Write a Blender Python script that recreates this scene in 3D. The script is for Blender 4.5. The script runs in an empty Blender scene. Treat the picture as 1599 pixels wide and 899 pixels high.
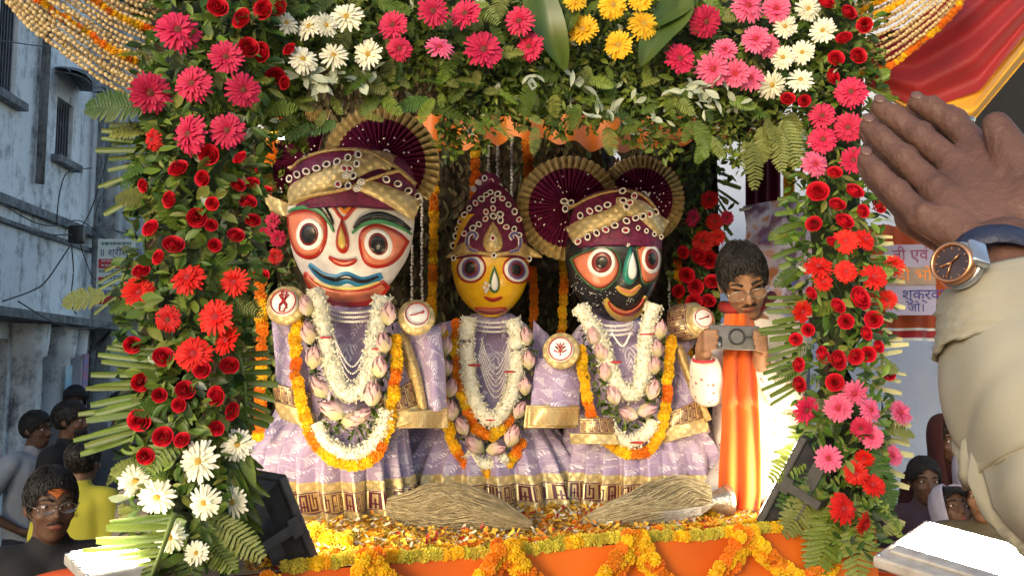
import bpy, bmesh, math, random
import numpy as np
from mathutils import Vector, Matrix, Euler
R = math.radians
random.seed(7); rng = np.random.default_rng(7)
SC = bpy.context.scene
COL = SC.collection
# ------------------------------------------------------------------ camera
FPX, PITCH, CZ = 1385.0, R(5.36), 2.0
cam_d = bpy.data.cameras.new('camera'); cam_d.sensor_width = 36; cam_d.lens = 36*FPX/1599
cam_d.clip_start = 0.05; cam_d.clip_end = 500
cam = bpy.data.objects.new('camera', cam_d); COL.objects.link(cam)
cam.location = (0, 0, CZ); cam.rotation_euler = (R(90)+PITCH, 0, 0); SC.camera = cam
# ------------------------------------------------------------------ sky, sun, exposure
w = bpy.data.worlds.new('World'); SC.world = w; w.use_nodes = True
wn = w.node_tree.nodes; wl = w.node_tree.links
sky = wn.new('ShaderNodeTexSky'); sky.sky_type = 'NISHITA'; sky.sun_disc = False
SUN_EL, SUN_AZ = R(15), R(206)          # azimuth clockwise from +Y: behind the camera, to the left
sky.sun_elevation = SUN_EL; sky.sun_rotation = SUN_AZ
wl.new(sky.outputs[0], wn['Background'].inputs[0]); wn['Background'].inputs[1].default_value = 0.145
sd = bpy.data.lights.new('sun', 'SUN'); sd.energy = 0.85; sd.angle = R(14); sd.color = (1, .83, .60)
so = bpy.data.objects.new('sun', sd); COL.objects.link(so)
sdir = Vector((math.sin(SUN_AZ)*math.cos(SUN_EL), math.cos(SUN_AZ)*math.cos(SUN_EL), math.sin(SUN_EL)))
so.rotation_euler = sdir.to_track_quat('Z', 'Y').to_euler(); so.location = (-6, -8, 9)
vs = SC.view_settings; vs.view_transform = 'Standard'; vs.look = 'None'; vs.exposure = 1.1; vs.gamma = 1
SC.cycles.max_bounces = 6; SC.cycles.diffuse_bounces = 3; SC.cycles.glossy_bounces = 2
SC.cycles.transmission_bounces = 3; SC.cycles.transparent_max_bounces = 4
SC.cycles.sample_clamp_indirect = 4; SC.cycles.caustics_reflective = False; SC.cycles.caustics_refractive = False

# ------------------------------------------------------------------ layout helpers
def P(px, py, Y):
    a = (px-799.5)/FPX; b = (449.5-py)/FPX
    dy = math.cos(PITCH)-b*math.sin(PITCH); dz = math.sin(PITCH)+b*math.cos(PITCH)
    s = Y/dy
    return Vector((a*s, Y, CZ+dz*s))
def L(n, Y): return n/FPX*Y                    # a length of n photo pixels at distance Y
EX, EY, UX, UY, DECK = -0.53, 2.2, 0.923, 0.385, 1.516   # front edge of the float: runs back to the right
def edge_t(px):
    k = (px-799.5)/FPX
    return (k*EY-EX)/(UX-k*UY)
def ED(px): return EY+UY*edge_t(px)
def lerp(a, b, t): return a+(b-a)*t
def pl(pts, t):                                # point on a polyline, t in 0..1 by index
    t = max(0, min(.999999, t))*(len(pts)-1); i = int(t); f = t-i
    return tuple(lerp(a, b, f) for a, b in zip(pts[i], pts[i+1]))
def smooth_path(pts, n):                       # Catmull-Rom resampled by length
    pts = [np.array(p, float) for p in pts]
    q = [2*pts[0]-pts[1]]+pts+[2*pts[-1]-pts[-2]]
    out = []
    for i in range(1, len(q)-2):
        p0, p1, p2, p3 = q[i-1:i+3]
        for t in np.linspace(0, 1, 16, endpoint=False):
            out.append(.5*(2*p1+(p2-p0)*t+(2*p0-5*p1+4*p2-p3)*t*t+(3*p1-p0-3*p2+p3)*t**3))
    out.append(pts[-1]); out = np.array(out)
    d = np.r_[0, np.cumsum(np.linalg.norm(np.diff(out, axis=0), axis=1))]
    s = np.linspace(0, d[-1], n)
    return np.array([np.interp(s, d, out[:, k]) for k in range(out.shape[1])]).T

# ------------------------------------------------------------------ object helpers
def tag(o, label, cat, group=None, kind=None):
    if label: o['label'] = label
    if cat: o['category'] = cat
    if group: o['group'] = group
    if kind: o['kind'] = kind
    return o
def thing(name, label, cat, loc=(0, 0, 0), group=None):
    o = bpy.data.objects.new(name, None); COL.objects.link(o); o.location = loc
    o.empty_display_size = .05
    return tag(o, label, cat, group)
# parts keep world coordinates in their meshes: a part's own origin is the world's, so a sub-part needs no offset
def place(o, parent, M=None):
    COL.objects.link(o)
    if parent is not None:
        o.parent = parent
        o.matrix_parent_inverse = parent_world(parent).inverted()
    if M is not None: o.matrix_basis = M
    return o
def parent_world(p):
    m = p.matrix_basis.copy()
    if p.parent is not None: m = parent_world(p.parent) @ p.matrix_parent_inverse @ m
    return m
def struct(o): o['kind'] = 'structure'; return o
def mesh_from(name, V, Fs, mats=None, mi=None, smooth=True, uv=None):
    me = bpy.data.meshes.new(name)
    me.from_pydata([tuple(v) for v in V], [], [tuple(f) for f in Fs])
    if mats:
        for m in (mats if isinstance(mats, (list, tuple)) else [mats]): me.materials.append(m)
    if mi is not None: me.polygons.foreach_set('material_index', np.array(mi, dtype=np.int32))
    if smooth: me.polygons.foreach_set('use_smooth', np.ones(len(me.polygons), dtype=bool))
    if uv is not None:
        l = me.uv_layers.new(name='UVMap'); idx = np.empty(len(me.loops), dtype=np.int32)
        me.loops.foreach_get('vertex_index', idx)
        l.data.foreach_set('uv', np.array(uv, dtype=np.float32)[idx].ravel())
    me.update(); return me
def obj(name, me, parent=None, M=None, label=None):
    o = bpy.data.objects.new(name, me)
    place(o, parent, M)
    if label: o['label'] = label
    return o
class MB:
    """collects geometry for ONE mesh"""
    def __init__(s): s.v = []; s.f = []; s.m = []; s.uv = []; s.n = 0
    def add(s, V, Fs, mi=0, uv=None):
        V = np.asarray(V, float); s.v.append(V)
        s.f += [tuple(i+s.n for i in f) for f in Fs]; s.m += [mi]*len(Fs); s.n += len(V)
        s.uv.append(np.asarray(uv, float) if uv is not None else np.zeros((len(V), 2)))
        return s
    def mesh(s, name, mats, smooth=True):
        return mesh_from(name, np.vstack(s.v), s.f, mats, s.m, smooth, np.vstack(s.uv))
    def build(s, name, mats, parent=None, smooth=True, label=None):
        return obj(name, s.mesh(name, mats, smooth), parent, None, label)
def grid_faces(nu, nv, wrap=False):
    f = []
    for i in range(nv-1):
        for j in range(nu if wrap else nu-1):
            k = (j+1) % nu
            f.append((i*nu+j, i*nu+k, (i+1)*nu+k, (i+1)*nu+j))
    return f
def grid(fn, nu, nv, wrap=False):
    """fn(u, v) -> xyz ; returns V, F, UV"""
    V = []; U = []
    for i in range(nv):
        for j in range(nu):
            u = j/(nu if wrap else nu-1); v = i/(nv-1); V.append(tuple(fn(u, v))); U.append((u, v))
    return V, grid_faces(nu, nv, wrap), U
BOXF = [(0, 3, 2, 1), (4, 5, 6, 7), (0, 1, 5, 4), (1, 2, 6, 5), (2, 3, 7, 6), (3, 0, 4, 7)]
def box(c, s, M=None):
    x, y, z = s[0]/2, s[1]/2, s[2]/2
    V = [(-x, -y, -z), (x, -y, -z), (x, y, -z), (-x, y, -z), (-x, -y, z), (x, -y, z), (x, y, z), (-x, y, z)]
    V = [Vector(v) for v in V]
    if M is not None: V = [M @ v for v in V]
    return [tuple(v+Vector(c)) for v in V], BOXF
def bevel_box(c, s, b, M=None):
    """box with chamfered edges"""
    bm = bmesh.new(); bmesh.ops.create_cube(bm, size=1)
    for v in bm.verts: v.co = Vector((v.co.x*s[0], v.co.y*s[1], v.co.z*s[2]))
    bmesh.ops.bevel(bm, geom=bm.edges[:], offset=b, segments=2, affect='EDGES', profile=.5)
    V = [(M @ v.co if M is not None else v.co.copy())+Vector(c) for v in bm.verts]
    bm.verts.index_update(); Fs = [[v.index for v in f.verts] for f in bm.faces]; bm.free()
    return [tuple(v) for v in V], Fs
def frame_at(d, up=Vector((0, 0, 1))):
    d = Vector(d).normalized(); x = d.cross(up)
    if x.length < 1e-4: x = d.cross(Vector((1, 0, 0)))
    x.normalize(); y = x.cross(d).normalized()
    return x, y, d
def tube(pts, r, n=6, cap=True):
    """round tube along points; r number or list"""
    pts = [Vector(p) for p in pts]; V = []
    for i, p in enumerate(pts):
        d = pts[min(i+1, len(pts)-1)]-pts[max(i-1, 0)]
        x, y, _ = frame_at(d if d.length > 0 else Vector((0, 0, 1)))
        rr = r[i] if isinstance(r, (list, tuple, np.ndarray)) else r
        for k in range(n):
            a = 2*math.pi*k/n; V.append(tuple(p+x*rr*math.cos(a)+y*rr*math.sin(a)))
    Fs = grid_faces(n, len(pts), True)
    if cap: Fs += [tuple(range(n))[::-1], tuple((len(pts)-1)*n+k for k in range(n))]
    return V, Fs
def sphere(c, r, nu=10, nv=7, M=None):
    r = r if isinstance(r, (tuple, list, Vector)) else (r, r, r)
    V = []
    for i in range(nv):
        t = math.pi*(i+.02)/(nv-1+.04)
        for j in range(nu):
            a = 2*math.pi*j/nu
            v = Vector((r[0]*math.sin(t)*math.cos(a), r[1]*math.sin(t)*math.sin(a), r[2]*math.cos(t)))
            V.append(tuple((M @ v if M is not None else v)+Vector(c)))
    return V, [f[::-1] for f in grid_faces(nu, nv, True)]+[tuple(range(nu)), tuple(range((nv-1)*nu, nv*nu))[::-1]]
def capsule(p0, r0, p1, r1, n=12):
    p0 = Vector(p0); p1 = Vector(p1); d = (p1-p0)
    if d.length < 1e-6: d = Vector((0, 0, 1e-4))
    u = d.normalized(); pts = []; rs = []
    for a in (80, 55, 30): pts.append(p0-u*r0*math.sin(R(a))); rs.append(r0*math.cos(R(a)))
    for t in (0, .5, 1): pts.append(p0+d*t); rs.append(lerp(r0, r1, t))
    for a in (30, 55, 80): pts.append(p1+u*r1*math.sin(R(a))); rs.append(r1*math.cos(R(a)))
    return tube(pts, rs, n)

# ------------------------------------------------------------------ materials
MATS = {}
def nt(name):
    m = bpy.data.materials.new(name); m.use_nodes = True
    return m, m.node_tree.nodes, m.node_tree.links, m.node_tree.nodes['Principled BSDF']
def mat(name, c, rough=.6, c2=None, scale=20, detail=3, bump=0, bscale=None, metal=0, rand=0, spec=.4, trans=0, stretch=None, sheen=0, lo=.35, hi=.65):
    """principled, colour c varied towards c2 by noise and (rand) per object"""
    if name in MATS: return MATS[name]
    m, N, K, b = nt(name)
    b.inputs['Roughness'].default_value = rough; b.inputs['Metallic'].default_value = metal
    b.inputs['Specular IOR Level'].default_value = spec
    if sheen: b.inputs['Sheen Weight'].default_value = sheen
    tc = N.new('ShaderNodeTexCoord'); mp = N.new('ShaderNodeMapping')
    K.new(tc.outputs['Object'], mp.inputs[0])
    if stretch: mp.inputs['Scale'].default_value = stretch
    cout = None
    if c2 is None: c2 = tuple(x*.8 for x in c[:3])
    nz = N.new('ShaderNodeTexNoise'); nz.inputs['Scale'].default_value = scale; nz.inputs['Detail'].default_value = detail
    K.new(mp.outputs[0], nz.inputs['Vector'])
    rp = N.new('ShaderNodeValToRGB'); rp.color_ramp.elements[0].position = lo; rp.color_ramp.elements[1].position = hi
    rp.color_ramp.elements[0].color = (*c[:3], 1); rp.color_ramp.elements[1].color = (*c2[:3], 1)
    K.new(nz.outputs[0], rp.inputs[0]); cout = rp.outputs[0]
    if rand:
        oi = N.new('ShaderNodeObjectInfo'); hs = N.new('ShaderNodeHueSaturation')
        m1 = N.new('ShaderNodeMapRange'); m1.inputs[3].default_value = 1-rand; m1.inputs[4].default_value = 1+rand
        m2 = N.new('ShaderNodeMapRange'); m2.inputs[3].default_value = .5-rand*.06; m2.inputs[4].default_value = .5+rand*.06
        K.new(oi.outputs['Random'], m1.inputs[0]); K.new(m1.outputs[0], hs.inputs['Value'])
        ml = N.new('ShaderNodeMath'); ml.operation = 'MULTIPLY'; ml.inputs[1].default_value = 7.31
        fr = N.new('ShaderNodeMath'); fr.operation = 'FRACT'
        K.new(oi.outputs['Random'], ml.inputs[0]); K.new(ml.outputs[0], fr.inputs[0]); K.new(fr.outputs[0], m2.inputs[0])
        K.new(m2.outputs[0], hs.inputs['Hue']); K.new(cout, hs.inputs['Color']); cout = hs.outputs[0]
    K.new(cout, b.inputs['Base Color'])
    if bump:
        n2 = N.new('ShaderNodeTexNoise'); n2.inputs['Scale'].default_value = bscale or scale*2; n2.inputs['Detail'].default_value = 4
        K.new(mp.outputs[0], n2.inputs['Vector'])
        bp = N.new('ShaderNodeBump'); bp.inputs['Strength'].default_value = bump; bp.inputs['Distance'].default_value = .01
        K.new(n2.outputs[0], bp.inputs['Height']); K.new(bp.outputs[0], b.inputs['Normal'])
    if trans:
        tr = N.new('ShaderNodeBsdfTranslucent'); mx = N.new('ShaderNodeMixShader'); mx.inputs[0].default_value = trans
        K.new(cout, tr.inputs[0]); K.new(b.outputs[0], mx.inputs[1]); K.new(tr.outputs[0], mx.inputs[2])
        K.new(mx.outputs[0], N['Material Output'].inputs[0])
    MATS[name] = m; return m
def emis(name, c, s):
    m, N, K, b = nt(name); b.inputs['Base Color'].default_value = (.8, .8, .8, 1)
    b.inputs['Emission Color'].default_value = (*c, 1); b.inputs['Emission Strength'].default_value = s
    return m
def mth(N, K, op, a, b=None, c=None):
    n = N.new('ShaderNodeMath'); n.operation = op
    for i, x in enumerate((a, b, c)):
        if x is None: continue
        if isinstance(x, (int, float)): n.inputs[i].default_value = x
        else: K.new(x, n.inputs[i])
    return n.outputs[0]
def mixc(N, K, fac, a, b):
    n = N.new('ShaderNodeMix'); n.data_type = 'RGBA'
    if isinstance(fac, (int, float)): n.inputs['Factor'].default_value = fac
    else: K.new(fac, n.inputs['Factor'])
    for i, x in ((6, a), (7, b)):
        if isinstance(x, tuple): n.inputs[i].default_value = (*x[:3], 1)
        else: K.new(x, n.inputs[i])
    return n.outputs[2]
def uvxy(N, K, su, sv, off=0):
    tc = N.new('ShaderNodeTexCoord'); sp = N.new('ShaderNodeSeparateXYZ'); K.new(tc.outputs['UV'], sp.inputs[0])
    return mth(N, K, 'MULTIPLY', sp.outputs[0], su), mth(N, K, 'MULTIPLY', sp.outputs[1], sv)
def brocade_leaf(name, base, thread, su, sv):
    """woven cloth with embroidered leaf sprigs, on UV"""
    m, N, K, b = nt(name); u, v = uvxy(N, K, su, sv)
    tcd = N.new('ShaderNodeTexCoord'); nd = N.new('ShaderNodeTexNoise'); nd.inputs['Scale'].default_value = 7; nd.inputs['Detail'].default_value = 3; K.new(tcd.outputs['Object'], nd.inputs[0]); sx = N.new('ShaderNodeSeparateColor'); K.new(nd.outputs['Color'], sx.inputs[0])
    u = mth(N, K, 'ADD', u, mth(N, K, 'MULTIPLY', sx.outputs[0], 1.3)); v = mth(N, K, 'ADD', v, mth(N, K, 'MULTIPLY', sx.outputs[1], 1.3))
    row = mth(N, K, 'FLOOR', v)
    u2 = mth(N, K, 'ADD', u, mth(N, K, 'MULTIPLY', row, .5))
    a = mth(N, K, 'SUBTRACT', mth(N, K, 'FRACT', u2), .5); bb = mth(N, K, 'SUBTRACT', mth(N, K, 'FRACT', v), .5)
    a2 = mth(N, K, 'ADD', a, mth(N, K, 'MULTIPLY', bb, .45))      # lean the sprig
    aa = mth(N, K, 'ABSOLUTE', a2)
    env = mth(N, K, 'MULTIPLY', mth(N, K, 'SUBTRACT', .44, bb), .5)
    inside = mth(N, K, 'MULTIPLY', mth(N, K, 'LESS_THAN', aa, env), mth(N, K, 'GREATER_THAN', bb, -.32))
    st = mth(N, K, 'FRACT', mth(N, K, 'MULTIPLY', mth(N, K, 'SUBTRACT', bb, mth(N, K, 'MULTIPLY', aa, 1.2)), 5.5))
    stripe = mth(N, K, 'LESS_THAN', st, .5)
    f1 = mth(N, K, 'MULTIPLY', inside, stripe)
    # winding stem between sprigs
    wv = mth(N, K, 'SUBTRACT', mth(N, K, 'FRACT', mth(N, K, 'ADD', v, mth(N, K, 'MULTIPLY', mth(N, K, 'SINE', mth(N, K, 'MULTIPLY', u, 6.28)), .16))), .06)
    f2 = mth(N, K, 'LESS_THAN', mth(N, K, 'ABSOLUTE', wv), .025)
    f = mth(N, K, 'MAXIMUM', f1, mth(N, K, 'MULTIPLY', f2, .6))
    tc = N.new('ShaderNodeTexCoord'); nz = N.new('ShaderNodeTexNoise'); nz.inputs['Scale'].default_value = 9; K.new(tc.outputs['Object'], nz.inputs[0])
    c0 = mixc(N, K, nz.outputs[0], base, tuple(x*.72 for x in base))
    K.new(mixc(N, K, f, c0, thread), b.inputs['Base Color'])
    b.inputs['Roughness'].default_value = .42; b.inputs['Sheen Weight'].default_value = .3
    n2 = N.new('ShaderNodeTexNoise'); n2.inputs['Scale'].default_value = 17; n2.inputs['Detail'].default_value = 4; K.new(tc.outputs['Object'], n2.inputs[0])
    bp = N.new('ShaderNodeBump'); bp.inputs['Strength'].default_value = .8; bp.inputs['Distance'].default_value = .02
    K.new(mth(N, K, 'ADD', n2.outputs[0], mth(N, K, 'MULTIPLY', f, .12)), bp.inputs['Height']); K.new(bp.outputs[0], b.inputs['Normal'])
    return m
def key_border(name, gold, dark, su):
    """gold border with dark woven key blocks, on UV (v 0..1 across the border)"""
    m, N, K, b = nt(name); u, v = uvxy(N, K, su, 1)
    fu = mth(N, K, 'FRACT', u); cell = mth(N, K, 'FLOOR', u)
    rect = lambda x0, x1, y0, y1: mth(N, K, 'MULTIPLY', mth(N, K, 'MULTIPLY', mth(N, K, 'GREATER_THAN', fu, x0), mth(N, K, 'LESS_THAN', fu, x1)),
                                      mth(N, K, 'MULTIPLY', mth(N, K, 'GREATER_THAN', v, y0), mth(N, K, 'LESS_THAN', v, y1)))
    f = None
    for r in ((.06, .16, .08, .92), (.06, .44, .82, .92), (.34, .44, .08, .92), (.22, .28, .08, .62), (.16, .34, .30, .38), (.50, .58, .08, .92), (.50, .90, .08, .18), (.82, .90, .08, .74), (.66, .74, .30, .92), (.66, .90, .66, .74), (.0, 1, .96, 1), (.0, 1, .0, .04)):
        q = rect(*r); f = q if f is None else mth(N, K, 'MAXIMUM', f, q)
    wv = mth(N, K, 'FRACT', mth(N, K, 'MULTIPLY', mth(N, K, 'ADD', u, v), 9))
    g2 = mixc(N, K, mth(N, K, 'LESS_THAN', wv, .5), gold, tuple(x*.66 for x in gold))
    K.new(mixc(N, K, f, g2, dark), b.inputs['Base Color']); b.inputs['Roughness'].default_value = .36
    K.new(mth(N, K, 'MULTIPLY', mth(N, K, 'SUBTRACT', 1, f), .55), b.inputs['Metallic'])
    bp = N.new('ShaderNodeBump'); bp.inputs['Strength'].default_value = .4; bp.inputs['Distance'].default_value = .004
    K.new(wv, bp.inputs['Height']); K.new(bp.outputs[0], b.inputs['Normal'])
    return m
def gold_weave(name, c, s=90):
    m, N, K, b = nt(name); tc = N.new('ShaderNodeTexCoord'); sp = N.new('ShaderNodeSeparateXYZ'); K.new(tc.outputs['Object'], sp.inputs[0])
    p = mth(N, K, 'ADD', sp.outputs[0], sp.outputs[2]); q = mth(N, K, 'SUBTRACT', sp.outputs[0], sp.outputs[2])
    f = mth(N, K, 'MULTIPLY', mth(N, K, 'PINGPONG', mth(N, K, 'MULTIPLY', p, s), 1), mth(N, K, 'PINGPONG', mth(N, K, 'MULTIPLY', q, s), 1))
    nz = N.new('ShaderNodeTexNoise'); nz.inputs['Scale'].default_value = 130; K.new(tc.outputs['Object'], nz.inputs[0])
    ff = mth(N, K, 'ADD', mth(N, K, 'MULTIPLY', f, .6), mth(N, K, 'MULTIPLY', nz.outputs[0], .5))
    K.new(mixc(N, K, ff, tuple(x*.35 for x in c), c), b.inputs['Base Color'])
    b.inputs['Metallic'].default_value = .3; b.inputs['Roughness'].default_value = .38
    bp = N.new('ShaderNodeBump'); bp.inputs['Strength'].default_value = .6; bp.inputs['Distance'].default_value = .006
    K.new(ff, bp.inputs['Height']); K.new(bp.outputs[0], b.inputs['Normal'])
    return m
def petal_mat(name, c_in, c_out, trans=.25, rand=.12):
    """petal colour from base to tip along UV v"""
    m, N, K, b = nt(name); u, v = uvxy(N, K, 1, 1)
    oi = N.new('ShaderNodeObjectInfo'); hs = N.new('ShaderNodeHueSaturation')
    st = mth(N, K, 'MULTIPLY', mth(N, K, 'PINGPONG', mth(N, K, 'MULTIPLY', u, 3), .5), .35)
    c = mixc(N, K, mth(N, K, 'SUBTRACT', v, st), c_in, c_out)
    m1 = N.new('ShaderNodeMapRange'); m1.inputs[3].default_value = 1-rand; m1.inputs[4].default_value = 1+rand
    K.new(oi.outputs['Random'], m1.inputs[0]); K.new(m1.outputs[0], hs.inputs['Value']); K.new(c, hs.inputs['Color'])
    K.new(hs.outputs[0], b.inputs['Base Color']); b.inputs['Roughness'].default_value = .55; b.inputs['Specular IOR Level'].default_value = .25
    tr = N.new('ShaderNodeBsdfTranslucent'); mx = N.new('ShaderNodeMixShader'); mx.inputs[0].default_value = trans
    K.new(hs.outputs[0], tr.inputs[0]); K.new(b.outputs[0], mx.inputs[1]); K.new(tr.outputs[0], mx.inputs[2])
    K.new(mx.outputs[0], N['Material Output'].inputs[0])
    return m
LEAF = [mat('leaf_mid', (.085, .155, .015), .45, (.035, .075, .010), 40, trans=.2, rand=.3),
        mat('leaf_light', (.19, .27, .035), .45, (.10, .16, .02), 40, trans=.25, rand=.25),
        mat('leaf_dark', (.028, .055, .010), .5, (.014, .03, .006), 40, trans=.15, rand=.25),
        mat('leaf_pale', (.50, .52, .42), .5, (.30, .38, .26), 40, trans=.2, rand=.2),
        mat('leaf_olive', (.22, .24, .05), .5, (.12, .15, .03), 40, trans=.2, rand=.2)]
M_STEM = mat('stem', (.12, .18, .04), .6)
M_GOLD = gold_weave('gold_brocade', (.92, .72, .34), 55)
M_GOLDP = mat('gold_plain', (.72, .52, .22), .42, (.42, .28, .10), 110, metal=.3, bump=.5, bscale=140)
M_MAROON = mat('maroon_silk', (.17, .012, .065), .5, (.09, .006, .032), 60, bump=.3)
M_LAV = brocade_leaf('lavender_brocade', (.38, .29, .47), (.70, .64, .74), 13, 5)
M_LAVS = brocade_leaf('lavender_brocade_small', (.38, .29, .47), (.70, .64, .74), 2.2, 4)
M_KEY = key_border('key_border', (.72, .55, .26), (.10, .015, .03), 36)
M_KEYS = key_border('key_border_short', (.72, .55, .26), (.10, .015, .03), 5)
M_PEARL = mat('pearl', (.85, .80, .74), .25, (.7, .64, .58), 80)
M_BLACK = mat('black_plastic', (.018, .018, .02), .42, (.03, .03, .03), 60, bump=.1)
M_WHITEP = mat('white_petal', (.86, .84, .72), .55, (.74, .70, .52), 90, trans=.2)
M_ORANGE = mat('orange_cloth', (.74, .15, .008), .65, (.60, .10, .006), 3, bump=.25, bscale=5)
M_ORANGEV = mat('orange_silk', (.86, .25, .03), .45, (.75, .16, .02), 8, sheen=.2)
# ================================================================== flower and leaf meshes (shared)
def petal_strip(L0, wd, curl, n=4, base=.35, tip=.55, cup=.12):
    """petal along +X from the origin, face up +Z, as a strip 3 wide; returns V,F,UV"""
    V = []; U = []
    for i in range(n+1):
        t = i/n; x = L0*t
        ww = wd*(base+(1-base)*math.sin(min(1, t*1.35)*math.pi/2))*(1 if t < .8 else (tip if t == 1 else .92))
        z = curl*L0*t*t
        for k, s in enumerate((-1, 0, 1)):
            V.append((x, s*ww/2, z+abs(s)*wd*cup)); U.append((k/2, t))
    return V, [f for f in grid_faces(3, n+1)], U
def rotz(V, a, tilt=0, off=(0, 0, 0)):
    M = Matrix.Rotation(a, 3, 'Z') @ Matrix.Rotation(-tilt, 3, 'Y')
    return [tuple(M @ Vector(v)+Vector(off)) for v in V]
def gerbera_mesh(name, m, seed, npet=22, droop=0.0):
    r = random.Random(seed); b = MB()
    for ring, (n, ln, tl, zz) in enumerate(((npet, 1.0, .06, 0), (npet, .90, .22, .03), (npet-4, .55, .55, .05))):
        for i in range(n):
            a = 2*math.pi*(i+ring*.5+r.uniform(-.22, .22))/n
            l = ln*r.uniform(.86, 1.04)
            V, Fs, U = petal_strip(l*.9, .19*r.uniform(.8, 1.1) if ring < 2 else .13, r.uniform(-.22, .06)-droop*(1+.6*math.sin(a)))
            b.add(rotz(V, a, tl*r.uniform(.5, 1.4), (math.cos(a)*.10, math.sin(a)*.10, zz)), Fs, 0, U)
    return b.mesh(name, m)
def disc_mesh(name, m, r=.22, h=.1, seed=0, bumps=40):
    b = MB(); V, Fs = sphere((0, 0, .04), (r, r, h), 14, 7); b.add(V, Fs)
    q = random.Random(seed)
    for i in range(bumps):
        a = i*2.39996; rr = r*1.15*math.sqrt(i/bumps)
        V, Fs = sphere((rr*math.cos(a), rr*math.sin(a), .04+h*max(.2, 1-(rr/r)**2*.7)), r*.11, 4, 3); b.add(V, Fs)
    return b.mesh(name, m)
def rose_mesh(name, m, seed):
    r = random.Random(seed); b = MB()
    for ring, (n, rad, z0, z1, top, roll) in enumerate(((2, .13, 0, .66, .35, 0), (3, .25, -.05, .66, .62, .02), (4, .42, -.12, .60, .86, .07), (5, .62, -.2, .48, 1.0, .14), (6, .84, -.3, .30, 1.05, .24))):
        for i in range(n):
            a0 = 2*math.pi*(i+ring*.41+r.uniform(-.12, .12))/n; span = 2*math.pi/n*(.95 if ring else 1.3); hh = r.uniform(.92, 1.08)
            def fn(u, v):
                s = 2*u-1; a = a0+s*span*(.55+.45*math.sin(v*1.8)); e = 1-.22*abs(s)**2.5
                bell = math.sin(math.pi*(.18+.55*v))
                rr = rad*(bell*(1-v)+top*v)+roll*max(0, v-.65)**1*1.6-(.05*s if ring else .06*s)
                return (rr*math.cos(a), rr*math.sin(a), z0+(z1-z0)*(v*e*hh)-(roll*1.3*max(0, v-.8)))
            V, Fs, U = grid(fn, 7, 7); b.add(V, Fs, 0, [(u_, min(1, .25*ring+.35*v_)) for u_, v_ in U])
    for k in range(5):
        V, Fs, U = petal_strip(.75, .2, -.4); b.add(rotz(V, k*1.256+.3, .1, (0, 0, -.3)), Fs, 1, U)
    return b.mesh(name, [m, LEAF[0]])
def marigold_mesh(name, m, seed):
    r = random.Random(seed); b = MB()
    V, Fs = sphere((0, 0, 0), (.72, .72, .5), 8, 6); b.add(V, Fs)
    for ring, (n, t, l) in enumerate(((11, 0.05, .40), (10, .45, .38), (8, .85, .34), (5, 1.25, .28))):
        for i in range(n):
            a = 2*math.pi*(i+ring*.5+r.uniform(-.2, .2))/n
            V, Fs, U = petal_strip(l, .40, r.uniform(-.2, .35), 2, .6, .8, .2)
            b.add(rotz(V, a, t*r.uniform(.8, 1.2), (math.cos(a)*.66*math.cos(t), math.sin(a)*.66*math.cos(t), .42*math.sin(t)+r.uniform(-.05, .05))), Fs, 0, U)
            if ring < 2: 
                V2, _, _ = petal_strip(l, .40, r.uniform(-.2, .35), 2, .6, .8, .2)
                b.add(rotz([(x, y, -z) for x, y, z in V2], a+.2, -t, (math.cos(a)*.62, math.sin(a)*.62, -.2*ring-.05)), Fs, 0, U)
    return b.mesh(name, m)
def lotus_mesh(name, mp, mg, seed):
    """half open lotus bud pointing +Z, height about 1"""
    r = random.Random(seed); b = MB()
    for ring, (n, rad, h, op) in enumerate(((4, .20, 1.0, .04), (5, .27, .92, .12), (5, .32, .72, .24))):
        for i in range(n):
            a0 = 2*math.pi*(i+ring*.5)/n+r.uniform(-.1, .1)
            def fn(u, v, a0=a0, rad=rad, h=h, op=op, n=n):
                wdt = math.sin(min(1, v*1.02)**.8*math.pi)**.75*(math.pi/n)*1.5+.02
                a = a0+(u-.5)*wdt*1.4
                rr = rad*math.sin(math.pi*(.12+.80*v))+op*v**2
                return (rr*math.cos(a), rr*math.sin(a), h*v)
            V, Fs, U = grid(fn, 5, 7); b.add(V, Fs, 1 if (ring == 2 and i % 2 == 0) else 0, U)
    V, Fs = sphere((0, 0, .03), (.12, .12, .08), 8, 5); b.add(V, Fs, 1)
    return b.mesh(name, [mp, mg])
def leaf_mesh(name, m, wd=.45, fold=.12, curl=-.18):
    V, Fs, U = petal_strip(1, wd, curl, 5, .12, .08, 0)
    V = [(x, y*(1 if x < .55 else 1-.45*(x-.55)/.45), z+abs(y)/wd*fold*2) for x, y, z in V]
    return mesh_from(name, V, Fs, m, None, True, U)
def fern_geo(seed, n=15, wd=.26, curl=-.4, leafw=.042):
    r = random.Random(seed); b = MB(); zf = lambda x: curl*x*x
    V, Fs = tube([(x, 0, zf(x)) for x in np.linspace(0, 1, 7)], [.012*(1-.8*x) for x in np.linspace(0, 1, 7)], 4); b.add(V, Fs, 1)
    for i in range(n):
        x = .1+.9*i/n; l = wd*math.sin(math.pi*(.18+.78*i/n))**.8
        for s in (-1, 1):
            V, Fs, U = petal_strip(l, leafw*1.3, -.2, 3, .7, .25, .1)
            a = s*R(r.uniform(62, 74)); b.add(rotz(V, a, r.uniform(-.1, .25), (x, 0, zf(x))), Fs, 0, U)
    return b
PINK = petal_mat('gerbera_pink', (.46, .008, .045), (.68, .035, .12)); PINKL = petal_mat('gerbera_light_pink', (.64, .03, .12), (.84, .19, .34))
RED = petal_mat('gerbera_red', (.45, .006, .010), (.62, .015, .016)); ORED = petal_mat('gerbera_orange_red', (.55, .008, .008), (.74, .022, .012))
WHT = petal_mat('gerbera_white', (.80, .76, .50), (.88, .86, .76)); YEL = petal_mat('gerbera_yellow', (.80, .38, .01), (.90, .58, .03))
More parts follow.
